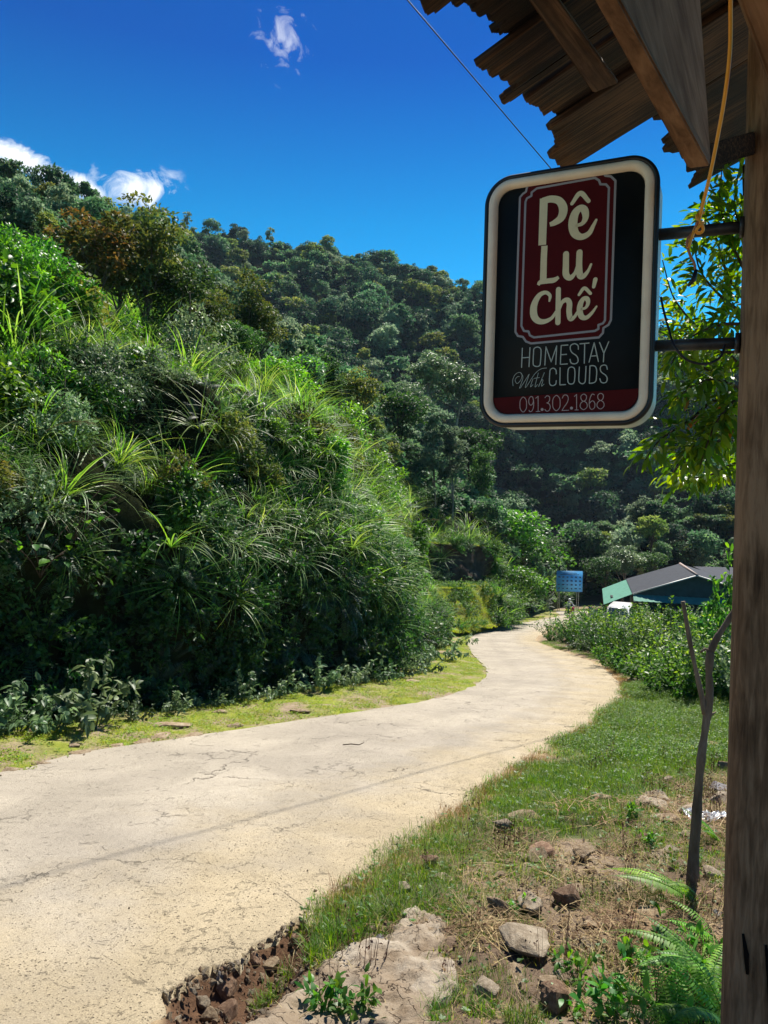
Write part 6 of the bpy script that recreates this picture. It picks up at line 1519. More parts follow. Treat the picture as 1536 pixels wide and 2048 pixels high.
member('roof_purlin', [(852, -300, 1.52), (850, -297, 1.46), (903, -300, 1.44), (906, -303, 1.50)], [(1188, 182, 2.62), (1187, 186, 2.56), (1236, 166, 2.54), (1238, 163, 2.60)], 'brown purlin nailed under the ragged plank ends', 0, 0, 'beam_dark')
member('roof_beam', [(1100, -300, 1.60), (1024, -300, 1.02), (1076, -300, 1.02), (1381, -300, 1.60)], [(1385, 318, 2.14), (1376, 337, 2.00), (1420, 332, 2.00), (1421, 316, 2.14)], 'wide roof beam with an orange brown underside and shade-toned side running towards the post', 0, 0, grey=2)
member('roof_beam', [(1362, -300, 1.0), (1372, -300, 0.97), (1450, -300, 0.97), (1450, -310, 1.0)], [(1598, 330, 1.75), (1606, 338, 1.72), (1672, 330, 1.72), (1672, 320, 1.75)], 'orange brown roof beam in the top right corner beside the post', 0, 0)
member('lintel', [(1372, 300, 2.10), (1372, 346, 2.10), (1372, 346, 2.22), (1372, 300, 2.22)], [(1510, 262, 2.36), (1510, 309, 2.36), (1510, 309, 2.46), (1510, 262, 2.46)], 'short dark lintel between the wide beam and the post', 0, 0, 'plank', 'lintel')
# post
pt = np.array([P(1444, 2048, 2.42), P(1494, 300, 2.42)]); ax = norm(pt[1] - pt[0]); base = pt[0] - ax * 1.2; top = pt[1] + ax * 1.2
post = empty('wooden_post', base); tag(post, 'thick weathered wooden post at the right edge carrying the roof and the sign', 'post'); q = Vector(ax).to_track_quat('Z', 'Y'); post.rotation_euler = (q @ Euler((0, 0, 0)).to_quaternion()).to_euler()
Hp = np.linalg.norm(top - base); Ri = np.array(q.to_matrix()); lat = np.array((1, -0.35, 0)); lat = norm(lat - ax * np.dot(lat, ax)); dep = np.cross(ax, lat); dep = dep if dep[1] > 0 else -dep


def build_post():
    prof = rrect(0.21, 0.17, 0.05, 6); nz = 90; V = []
    for i in range(nz):
        z = Hp * i / (nz - 1); a = prof * (1 + 0.012 * fbm(np.c_[prof * 6, np.full(len(prof), z * 0.8)], 7, 3)[:, None]); wv = 0.004 * fbm(np.c_[prof * 60, np.full(len(prof), z * 0.6)], 8, 3)[:, None]
        a = a * (1 + wv * 2.5); V.append((0.105 + a[:, 0:1]) * lat + (0.02 + a[:, 1:2]) * dep + ax * z)
    n = len(prof); V = np.vstack(V) @ Ri; i = np.arange(nz - 1)[:, None] * n; j = np.arange(n)[None]; k = (j + 1) % n
    mb = MB(); mb.add(V, [np.stack([i + j, i + k, i + n + k, i + n + j], -1).reshape(-1, 4), np.array([list(range(n))]), np.array([[(nz - 1) * n + q_ for q_ in range(n)]])]); obj('timber', mb, M['post'], post, smooth=False)
    ms = plain('slot_dark', (0.008, 0.006, 0.005), 0.9, 0.1)
    for px, y0, y1 in ((1484, 1858, 1935), (1527, 1872, 1990)):
        c = [P(px, y0, 2.37), P(px + 6, (y0 + y1) / 2, 2.37), P(px + 8, y1, 2.37)]; c = np.array(c); c = c - base
        # press onto the front face
        out = []
        for v in c:
            s = np.dot(v, lat); z = np.dot(v, ax); out.append(s * lat + ax * z + dep * (0.02 - 0.085 - 0.0005))
        m2 = MB(); pts2 = np.array(out) @ Ri; m2.tube(pts2, [0.004, 0.008, 0.005], 8); obj('slot', m2, ms, post)


build_post()

# overhead cable, and the second one whose shadow crosses the road
cA, cB = P(815, 0, 9.0), P(1100, 335, 22.0)
m_cab = plain('cable_black', (0.006, 0.006, 0.007), 0.5)


def span(p0, p1, rad, lab, sag=0.0, s0=-0.6, s1=1.6):
    o = empty('overhead_cable', p0); tag(o, lab, 'cable'); t = np.linspace(s0, s1, 40)[:, None]; q = (p1 - p0) * t; q[:, 2] += sag * ((t[:, 0] - 0.5) ** 2 - 0.25) ; mb = MB(); mb.tube(q, rad, 6); obj('strand', mb, m_cab, o)


sh0, sh1 = G(0, 1775), G(1010, 1500); n1 = np.cross(sh1 - sh0, np.array(SUND)); c_ = np.array((0, 0, CAMZ)); ends = []
for q in ((815, 0), (1100, 335)): r_ = np.array(ray(*q)); ends.append(c_ + r_ * np.dot(sh0 - c_, n1) / np.dot(r_, n1))
span(ends[0], ends[1], 0.009, 'thin black cable crossing the sky beside the plank roof', s0=-4.0, s1=6.0)

# ------------------------------------------------------------------ long leaved tree behind the sign
def peach():
    o = empty('peach_tree', (0, 0, 0)); base = P(1560, 1500, 4.6); base[2] = gz1(base[0], base[1]); o.location = tuple(base)
    tag(o, 'tree with long narrow bright leaves behind the sign and the post', 'tree')
    B_ = lambda *q: P(*q) - base
    tr = np.array([np.zeros(3), B_(1548, 1300, 4.6), B_(1530, 1050, 4.6), B_(1520, 800, 4.55), B_(1500, 560, 4.5), B_(1490, 330, 4.5)]); mb = MB(); mb.tube(smooth_line(tr, 20), np.linspace(0.06, 0.018, 20), 8); obj('trunk', mb, M['bark'], o, smooth=True)
    br = [[(1522, 850, 4.5), (1440, 800, 4.4), (1380, 840, 4.3), (1320, 880, 4.2), (1290, 920, 4.15)], [(1520, 800, 4.5), (1440, 760, 4.3), (1390, 770, 4.2), (1350, 800, 4.1)], [(1524, 880, 4.5), (1450, 880, 4.4), (1390, 900, 4.3), (1345, 945, 4.3)],
          [(1515, 700, 4.5), (1430, 700, 4.5), (1380, 640, 4.5), (1345, 590, 4.5), (1325, 520, 4.5)], [(1510, 640, 4.5), (1450, 600, 4.45), (1400, 540, 4.4), (1385, 460, 4.4)], [(1500, 560, 4.5), (1460, 480, 4.5), (1440, 400, 4.5), (1445, 330, 4.5)],
          [(1515, 720, 4.5), (1420, 740, 4.5), (1360, 700, 4.5), (1320, 700, 4.5)], [(1520, 780, 4.6), (1450, 700, 4.7), (1400, 680, 4.7), (1345, 640, 4.7)], [(1500, 500, 4.5), (1470, 420, 4.4), (1475, 350, 4.4)], [(1520, 900, 4.6), (1460, 930, 4.5), (1420, 950, 4.5), (1360, 960, 4.4)], [(1505, 600, 4.6), (1460, 560, 4.6), (1430, 470, 4.6), (1400, 420, 4.6)],
          [(1518, 820, 4.3), (1450, 840, 4.2), (1410, 880, 4.2), (1375, 900, 4.1)], [(1512, 650, 4.3), (1440, 650, 4.3), (1375, 680, 4.3), (1335, 740, 4.3)], [(1515, 770, 4.3), (1470, 800, 4.2), (1430, 850, 4.1), (1400, 930, 4.1)]]
    br += [[(1525, 900, 4.6), (1640, 840, 4.7), (1760, 860, 4.8), (1850, 930, 4.9)], [(1515, 700, 4.6), (1620, 640, 4.8), (1740, 640, 5.0), (1820, 700, 5.1)], [(1500, 520, 4.6), (1580, 440, 4.8), (1680, 420, 4.9)], [(1520, 800, 4.7), (1580, 760, 5.2), (1640, 800, 5.6)]]
    lm = []
    for q in range(4):
        m2 = MB(); leaves(m2, np.zeros((1, 3)), np.array([[1.0, 0, 0]]), np.array([[0, 0, 1.0]]), 1.0, 0.29, (0.2, 0.45, 0.7, 0.95)[q], LANCE); lm.append(m2.mesh('leaf', M['leaf_peach']))
    m2 = MB(); leaves(m2, np.zeros((1, 3)), np.array([[1.0, 0, 0]]), np.array([[0, 0, 1.0]]), 1.0, 0.29, 0.6, LANCE); lmo = m2.mesh('leaf', M['leaf_orange'])
    spots = []
    for b in br:
        pts = smooth_line(np.array([B_(*q) for q in b]), 24); mb = MB(); mb.tube(pts, np.linspace(0.012, 0.003, 24), 6); obj('branch', mb, M['bark'], o, smooth=True)
        for k in range(5, 24):
            for _ in range(9):
                t = norm(pts[min(k + 1, 23)] - pts[k - 1]); tw_ = norm(rng.normal(size=3)); off = tw_ * random.uniform(0, 0.10); ax = norm(t * 0.5 + tw_ * 0.8 - np.array((0, 0, 0.5 * random.random()))); spots.append((pts[k] + off, ax))
    random.shuffle(spots)
    spots.sort(key=lambda s: 0)
    n_ind = 290; rest = MB()
    bs, as_, ls = [], [], []
    for i, (b, ax) in enumerate(spots):
        L = random.uniform(0.055, 0.11); nr = Vector((0, 0, 1)) + Vector(rand_dir(1)[0]) * 0.8
        if i < n_ind:
            x = Vector(ax); z = (nr - x * nr.dot(x)).normalized(); y = z.cross(x); mt = Matrix(((x.x, y.x, z.x, b[0]), (x.y, y.y, z.y, b[1]), (x.z, y.z, z.z, b[2]), (0, 0, 0, 1))) @ Matrix.Diagonal((L, L, L, 1))
            q = to_px(b + base)[0]; orange = 765 < q[1] < 860 and random.random() < 0.16
            l_ = link('leaf', lmo if orange else lm[random.randrange(4)], o); l_.matrix_basis = mt
            if orange: l_['label'] = 'orange tinted leaf'
        else: bs.append(b); as_.append(ax); ls.append(L)
    n = len(bs); leaves(rest, np.array(bs), np.array(as_), np.array((0, 0, 1.0)) + rand_dir(n) * 0.8, np.array(ls), np.array(ls) * 0.29, U(0.1, 0.95, n), LANCE)
    f = obj('foliage', rest, M['leaf_peach'], o); f['kind'] = 'stuff'


peach()

# ------------------------------------------------------------------ sapling stick
def sapling():
    g = GP(1385, 1768); Y = g[1]; o = empty('bare_sapling', g); tag(o, 'bare forked sapling with a broken top standing left of the post', 'sapling'); B_ = lambda x, y, d=0: P(x, y, Y + d) - g
    mb = MB(); ln = smooth_line(np.array([np.array((0, 0, -0.1)), B_(1388, 1700), B_(1392, 1650), B_(1396, 1590), B_(1402, 1520), B_(1413, 1440), B_(1419, 1390), B_(1418, 1340), B_(1421, 1302)]), 50)
    rr_ = np.interp(np.linspace(0, 1, 50), [0, .1, .45, .8, 1], [0.040, 0.031, 0.026, 0.025, 0.022]) * (1 + 0.3 * fbm(np.c_[np.linspace(0, 16, 50), np.zeros(50), np.zeros(50)], 3)); mb.tube(ln, rr_, 12); obj('trunk', mb, M['bark_grey'], o, smooth=True)
    mb = MB(); mb.tube(smooth_line(np.array([B_(1420, 1305), B_(1436, 1272), B_(1456, 1242), B_(1472, 1215), B_(1500, 1150)]), 20), np.linspace(0.022, 0.015, 20) * (1 + 0.25 * fbm(np.c_[np.linspace(0, 7, 20), np.zeros(20), np.zeros(20)], 6)), 10); obj('branch', mb, M['bark_grey'], o, smooth=True)
    mb = MB(); mb.tube(smooth_line(np.array([B_(1410, 1428), B_(1404, 1395), B_(1394, 1350), B_(1383, 1300), B_(1374, 1250), B_(1366, 1203)]), 24), np.linspace(0.017, 0.013, 24) * (1 + 0.25 * fbm(np.c_[np.linspace(0, 9, 24), np.zeros(24), np.zeros(24)], 5)), 10); obj('branch', mb, M['bark_grey'], o, smooth=True)
    mb = MB(); mb.tube([B_(1400, 1305), B_(1410, 1298), B_(1420, 1302)], [0.006, 0.01, 0.014], 6); obj('twig', mb, M['bark_grey'], o)
    mb = MB(); mb.tube([B_(1412, 1440), B_(1424, 1428), B_(1432, 1424)], [0.012, 0.008, 0.004], 6); obj('twig', mb, M['bark_grey'], o)


sapling()

# ------------------------------------------------------------------ ferns by the post
def fern_at(px, py, L, nf, lab, az0=None, spread=6.28, dz=0.0, up=(0.3, 0.9)):
    g = GP(px, py); o = empty('fern', (g[0], g[1], g[2] + dz)); tag(o, lab, 'fern')
    for i in range(nf):
        az = random.uniform(0, 6.28) if az0 is None else az0 + spread * ((i + 0.5) / nf - 0.5) + random.uniform(-.12, .12); mb = MB(); l_ = L * random.uniform(0.75, 1.15)
        frond(mb, (0, 0, 0), az, random.uniform(*up), random.uniform(0.8, 1.5), l_, int(24 * l_ / 0.5 + 6), l_ * 0.13, l_ * 0.022, random.uniform(0.55, 0.9)); obj('frond', mb, M['leaf_fern'], o)


fern_at(1395, 1815, 0.55, 6, 'bright fern with long fronds at the foot of the sapling', math.pi, 1.5)
fern_at(1440, 1690, 0.40, 5, 'small fern beside the post above the sapling foot', math.pi, 1.6)
fern_at(1440, 1980, 0.55, 6, 'fern with a long frond reaching left above the bottom right cluster', math.pi, 1.3)
fern_at(1400, 2040, 0.42, 8, 'dense bright fern low beside the post')
fern_at(1345, 2080, 0.40, 7, 'fern at the bottom picture edge left of the post', math.pi / 2, 3.6)
fern_at(1460, 2070, 0.45, 8, 'fern in the corner between the post and the bottom picture edge', math.pi * 0.8, 2.6)
fern_at(1310, 2010, 0.30, 7, 'small fern left of the dense fern cluster')
fern_at(1440, 1900, 0.36, 6, 'fern pressed against the post above the dense fern', math.pi, 2.4)
hb = [shrub(7, 0.16, 0.9, 70, 0.045, 0.02, LANCE, droop=0.1, tl=(0.4, 1.0)).mesh('herb', M['leaf_broad']) for _ in range(3)]
for px, py, s, lab in [(1210, 2030, 1.2, 'leafy herb left of the fern cluster at the bottom'), (1150, 1965, 0.9, 'low herb below the largest flat slab'), (1040, 1840, 0.7, 'tiny bright herb growing between the pale rocks'), (1260, 1960, 1.1, 'herb in front of the fern cluster'), (1290, 2050, 1.3, 'broad herb at the bottom edge beside the ferns'), (660, 2030, 1.1, 'straggly herb growing on the broken slab'),
                       (720, 2045, 1.0, 'second herb on the slab at the bottom edge'), (1300, 1700, 0.8, 'small herb on the stony patch'), (1255, 1640, 0.9, 'pale herb in the grass left of the plastic sheet'), (1330, 1920, 1.1, 'herb between the fern frond and the post'), (1410, 1930, 1.2, 'herb overlapped by ferns at the post foot'), (1400, 1990, 1.3, 'leafy herb in the middle of the fern cluster')]:
    g = GP(px, py); tag(link('herb', hb[random.randrange(3)], None, g, (0, 0, random.uniform(0, 6.28)), s * 1.2), lab, 'herb')
# grass tussocks at the hole and the slab
tus = [grass_patch(120, 0.07, 0.05, 0.13, 0.0045, (0.1, 0.6)).mesh('grass_tussock', M['grass']) for _ in range(3)]
for i, (px, py, s, lab) in enumerate([(545, 2000, 1.0, 'green tussock between the hole and the slab'), (575, 1960, 0.9, 'green tussock at the upper side of the hole'), (520, 2020, 0.7, 'small tussock low beside the slab'), (640, 1925, 1.2, 'big tussock on the lip above the slab'), (690, 1880, 1.3, 'lush tussock along the lip above the slab'), (730, 1850, 1.3, 'lush tussock at the upper end of the lip'), (660, 1870, 1.3, 'lush tussock at the road side of the lip'),
                                       (640, 1900, 1.1, 'tussock next to the rusty brown lump'), (780, 1835, 1.2, 'tussock above the stones of the slab edge'), (1045, 2050, 1.1, 'tussock left of the big brown rock at the bottom edge'), (960, 2030, 1.0, 'sparse tussock right of the slab'), (905, 1990, 0.9, 'sparse tussock at the right edge of the slab'), (870, 2035, 1.0, 'sparse tussock low on the slab edge')]):
    g = GP(px, py); tag(link('grass_tussock', tus[i % 3], None, g, (0, 0, random.uniform(0, 6.28)), s), lab, 'grass tussock')


# crumpled plastic sheet
def sheet():
    g = GP(1425, 1640); w, h = 0.42, 0.26; n = 60; xs, ys = np.meshgrid(np.linspace(-w / 2, w / 2, n), np.linspace(-h / 2, h / 2, n)); z = 0.035 + 0.03 * fbm(xy3(xs, ys, 9), 3, 3) + 0.035 * np.abs(fbm(xy3(xs, ys, 22), 4, 4)) + gz(xs + g[0], ys + g[1]) - g[2]
    xs = xs + 0.03 * fbm(xy3(xs, ys, 10), 5); ys = ys + 0.03 * fbm(xy3(xs, ys, 10), 6); i = (np.arange(n - 1)[:, None] * n + np.arange(n - 1)[None]).ravel()
    mb = MB(); mb.add(np.stack([xs, ys, z], -1).reshape(-1, 3), np.stack([i, i + 1, i + n + 1, i + n], -1)); m = plain('plastic_film', (0.62, 0.66, 0.72), 0.18, 0.8, trans=0.35)
    tag(obj('plastic_sheet', mb, m, None, loc=g), 'crumpled clear plastic sheet lying by the post', 'plastic sheet')


sheet()


# ------------------------------------------------------------------ metal roofed house
def house():
    g0 = np.array((20.0, 48.0, 0)); a = norm(np.array((2.5, 9.0, 0))); b = np.array((a[1], -a[0], 0)); up = np.array((0, 0, 1.0)); gz0 = zp(50) - 0.3
    ez = P(1281, 1190, 48)[2]; rz = P(1395, 1150, 48)[2]; o = empty('metal_roofed_house', (g0[0], g0[1], gz0)); tag(o, 'low dark house with grey corrugated gable roof beyond the thicket', 'house')
    m_roof = plain('roof_sheet', (0.055, 0.06, 0.072), 0.8, 0.1, 0.0, noise=0.2, nscale=3); m_wall = plain('wall_sheet', (0.035, 0.065, 0.065), 0.6, 0.3, noise=0.3, nscale=3); m_trim = plain('roof_trim', (0.5, 0.5, 0.47), 0.5); m_gr = plain('green_sheet', (0.10, 0.27, 0.20), 0.7, 0.15, noise=0.15, nscale=3)
    L = lambda s, t, z: b * s + a * t + up * (z - gz0)
    hw = 3.85; D = 9.4

    def corr(p00, p10, p01, p11, n, name, mat, amp=0.025, par=o, horiz=False):
        """corrugated sheet; ridges run from p0* to p1*, repeating from p*0 to p*1"""
        t = np.linspace(0, 1, n * 4 + 1); nn = norm(np.cross(p10 - p00, p01 - p00)); w = (np.abs((t * n) % 1 - 0.5) < 0.2) * amp
        A_ = p00 + (p01 - p00) * t[:, None] + nn * w[:, None]; B_ = p10 + (p11 - p10) * t[:, None] + nn * w[:, None]; m = len(t); i = np.arange(m - 1); mb = MB(); mb.add(np.vstack([A_, B_]), np.stack([i, i + 1, i + 1 + m, i + m], -1))
        lowr = np.vstack([A_, B_]) - nn * 0.03; mb.add(lowr, np.stack([i, i + m, i + 1 + m, i + 1], -1)); return obj(name, mb, mat, par)
    corr(L(0, -0.4, rz), L(-hw, -0.4, ez), L(0, D, rz), L(-hw, D, ez), 26, 'roof_slope', m_roof)
    corr(L(0, -0.4, rz), L(hw, -0.4, ez + 0.25), L(0, D, rz), L(hw, D, ez + 0.25), 26, 'roof_slope', m_roof)
    mb = MB(); mb.tube([L(0, -0.45, rz + 0.02), L(0, D, rz + 0.02)], 0.09, 6); obj('ridge_cap', mb, plain('ridge_rust', (0.30, 0.22, 0.19), 0.6, noise=.3), o)
    for s, e_ in ((-hw, ez), (hw, ez + 0.25)): mb = MB(); mb.tube([L(0, -0.43, rz - 0.01), L(s, -0.43, e_ - 0.01)], 0.05, 4); obj('verge_trim', mb, m_trim, o)
    # walls
    mb = MB(); mb.add([L(-hw + .3, 0, gz0 - 1), L(hw - .3, 0, gz0 - 1), L(hw - .3, 0, ez), L(0, 0, rz - 0.06), L(-hw + .3, 0, ez)], np.array([[0, 1, 2, 3, 4]])); obj('gable_wall', mb, m_wall, o)
    for s in (-hw + .3, hw - .3): mb = MB(); mb.add([L(s, 0, gz0 - 1), L(s, D - .3, gz0 - 1), L(s, D - .3, ez), L(s, 0, ez)], np.array([[0, 1, 2, 3]])); obj('side_wall', mb, m_wall, o)
    mb = MB(); mb.add([L(-hw + .3, D - .3, gz0 - 1), L(hw - .3, D - .3, gz0 - 1), L(hw - .3, D - .3, ez), L(0, D - .3, rz - 0.06), L(-hw + .3, D - .3, ez)], np.array([[0, 1, 2, 3, 4]])); obj('rear_wall', mb, m_wall, o)
    # green side awning and front skirt
    aw = corr(L(-hw + 0.02, -0.3, ez - 0.05), L(-hw - 1.75, -0.3, ez - 0.85), L(-hw + 0.02, D, ez - 0.05), L(-hw - 1.75, D, ez - 0.85), 12, 'awning', m_gr)
    mb = MB(); mb.box(L(-hw - 1.2, 2.2, ez - 0.555), (0.18, 1.6, 0.02), [[b[0], a[0], 0], [b[1], a[1], 0], [0, 0, 1]]); obj('tear', mb, plain('tear_dark', (0.01, 0.012, 0.012), 0.9), o)
    corr(L(-hw + 0.05, -0.35, ez - 0.05), L(-hw + 0.05, -1.2, ez - 0.38), L(hw + 0.6, -0.35, ez - 0.05), L(hw + 0.6, -1.2, ez - 0.38), 24, 'skirt_awning', m_gr)
    for s, t in ((-hw - 1.6, -0.2), (-hw - 1.6, 4.5), (-hw - 1.6, 9.0), (-hw + .1, -1.1), (0, -1.1), (hw, -1.1)):
        mb = MB(); mb.tube([L(s, t, gz0 - 1), L(s, t, ez - (0.84 if s < -hw - 1 else 0.34))], 0.045, 6); obj('awning_post', mb, M['bark'], o)
    mb = MB(); mb.box(L(-1.6, -0.03, gz0 + 1.0), (0.9, 0.06, 2.0), [[b[0], a[0], 0], [b[1], a[1], 0], [0, 0, 1]]); obj('door', mb, plain('door_dark', (0.03, 0.035, 0.03), 0.6), o)
    # second low roof behind to the right
    c = P(1452, 1150, 62); o2 = empty('storage_shed', (c[0], c[1], zp(62) - 0.2)); tag(o2, 'grey roofed shed partly hidden behind the house and the post', 'shed'); z0 = c[2] - o2.location.z
    mb = MB(); mb.box((0.8, 0, z0 / 2 - 0.5), (4.4, 3.6, z0 + 0.9)); obj('wall', mb, m_wall, o2)
    p = [np.array(v, float) for v in ((-1.8, -2.2, z0 - 0.05), (-1.8, 2.2, z0 + 0.45), (3.5, -2.2, z0 - 0.05), (3.5, 2.2, z0 + 0.45))]; corr(p[0], p[1], p[2], p[3], 18, 'roof', m_roof, par=o2)


house()


# ------------------------------------------------------------------ white car
def car():
    g = GP(1240, 1268); g[1] = 47.0; g[0] = P(1238, 1250, 47)[0]; g[2] = gz1(g[0], g[1]); o = empty('parked_car', g, R(-24)); o.scale = (0.9, 0.9, 0.9); tag(o, 'white van parked beside the green awning beyond the thicket', 'van')
    mw = plain('car_paint', (0.80, 0.80, 0.80), 0.25, 0.6); mg = plain('car_glass', (0.03, 0.07, 0.09), 0.06, 0.9); mt = plain('tyre', (0.02, 0.02, 0.02), 0.8); ml = plain('lamp_glass', (0.7, 0.72, 0.75), 0.1, 0.8); mk = plain('car_trim', (0.02, 0.02, 0.022), 0.5)
    # side profile (y forward = -Y towards the road), z up
    prof = [(-2.1, .35), (-2.15, .75), (-2.05, 1.0), (-1.35, 1.12), (-0.75, 1.80), (-0.3, 1.92), (1.7, 1.90), (2.05, 1.75), (2.15, 1.0), (2.15, .40)]
    ws = [0.80, 0.84, 0.84, 0.82, 0.68, 0.64, 0.66, 0.68, 0.80, 0.80]; bm = bmesh.new(); A_, B_ = [], []
    for (y, z), w in zip(prof, ws): A_.append(bm.verts.new((-w, y, z))); B_.append(bm.verts.new((w, y, z)))
    n = len(prof)
    for i in range(n): j = (i + 1) % n; bm.faces.new([A_[i], A_[j], B_[j], B_[i]])
    bm.faces.new(A_[::-1]); bm.faces.new(B_); bmesh.ops.recalc_face_normals(bm, faces=bm.faces); bmesh.ops.bevel(bm, geom=list(bm.edges), offset=0.06, segments=3, affect='EDGES'); me = bpy.data.meshes.new('body'); bm.to_mesh(me); bm.free(); me.materials.append(mw)
    for p in me.polygons: p.use_smooth = True
    link('body', me, o)

    def quad(name, v, m, off): mb = MB(); v = np.array(v, float); nn = norm(np.cross(v[1] - v[0], v[2] - v[0])); mb.add(v + nn * off, np.array([[0, 1, 2, 3]])); mb.add(v + nn * (off - 0.01), np.array([[3, 2, 1, 0]])); obj(name, mb, m, o)
    quad('windscreen', [(-.72, -1.28, 1.19), (.72, -1.28, 1.19), (.60, -.80, 1.75), (-.60, -.80, 1.75)], mg, 0.012)
    for s in (-1, 1):
        v = [(s * .815, -1.05, 1.2), (s * .80, .3, 1.2), (s * .69, .3, 1.72), (s * .70, -.68, 1.72)]; v2 = [(s * .80, .42, 1.2), (s * .80, 1.8, 1.2), (s * .70, 1.7, 1.72), (s * .69, .42, 1.72)]
        for w in (v, v2): quad('side_window', w if s > 0 else w[::-1], mg, 0.02)
        mb = MB(); mb.box((s * .62, -2.14, .86), (.34, .06, .18)); obj('headlight', mb, ml, o)
        mb = MB(); mb.box((s * .96, -1.0, 1.24), (.2, .1, .16)); obj('wing_mirror', mb, mw, o)
        for y in (-1.35, 1.35):
            mb = MB(); mb.tube([(s * .66, y, .33), (s * .88, y, .33)], 0.33, 20); w = obj('wheel', mb, mt, o); m2 = MB(); m2.tube([(s * .87, y, .33), (s * .895, y, .33)], 0.19, 14); obj('rim', m2, ml, w)
    mb = MB(); mb.box((0, -2.17, .62), (1.0, .05, .16)); obj('grille', mb, mk, o)
    mb = MB(); mb.box((0, -2.18, .42), (1.62, .10, .16)); obj('bumper', mb, mk, o)


car()


# ------------------------------------------------------------------ blue information board
def board():
    Y = 80.0; a, b, c, d = P(1113, 1142, Y), P(1165, 1142, Y), P(1165, 1183, Y), P(1113, 1183, Y); cx = (a + c) / 2; W_, H_ = b[0] - a[0], a[2] - d[2]; gz0 = gz1(cx[0], Y)
    o = empty('information_board', (cx[0], Y, gz0)); tag(o, 'blue roadside information board on two posts in front of dark trees', 'signboard'); zc = cx[2] - gz0
    mp = plain('board_blue', (0.10, 0.42, 0.80), 0.5, 0.4, noise=0.12, nscale=2); mb = MB(); mb.box((0, 0, zc), (W_, 0.06, H_)); obj('panel', mb, mp, o)
    mt = plain('board_pale', (0.16, 0.40, 0.68), 0.5); mk = plain('board_print', (0.012, 0.05, 0.12), 0.5)
    mb = MB()
    for k, (w, z) in enumerate(((0.55, 0.90), (0.72, 0.83))): mb.box((0, -0.034, zc - H_ / 2 + H_ * z), (W_ * w, 0.004, H_ * 0.025))
    obj('heading', mb, mk, o)
    r = np.random.default_rng(5)
    for row in range(4):
        for col in range(6):
            if row == 1 and col == 0: continue
            w = W_ * r.uniform(0.07, 0.125); h = H_ * r.uniform(0.06, 0.10); mb = MB(); an = np.linspace(0, 6.283, 9)[:-1]; rr_ = r.uniform(0.7, 1.15, 8)
            x = -W_ / 2 + W_ * (col + 0.6) / 6.2; z = zc + H_ / 2 - H_ * (0.30 + row * 0.185); mb.add(np.c_[x + w / 2 * rr_ * np.cos(an), np.full(8, -0.0345), z + h / 2 * rr_ * np.sin(an)], np.array([list(range(8))])); obj('printed_shape', mb, mk, o)
    for s in (-0.42, -0.36, 0.30, 0.37):
        mb = MB(); mb.tube([(s * W_, 0.07, -0.5), (s * W_, 0.07, zc + H_ * 0.4)], 0.035, 8); obj('leg', mb, plain('post_grey', (0.3, 0.3, 0.28), 0.6), o)
    mb = MB(); t = 0.03
    for p_, s_ in (((0, -0.005, zc + H_ / 2), (W_ + t, 0.09, t)), ((0, -0.005, zc - H_ / 2), (W_ + t, 0.09, t)), ((-W_ / 2, -0.005, zc), (t, 0.09, H_ - t)), ((W_ / 2, -0.005, zc), (t, 0.09, H_ - t))): mb.box(p_, s_)
    obj('board_frame', mb, mt, o)


board()


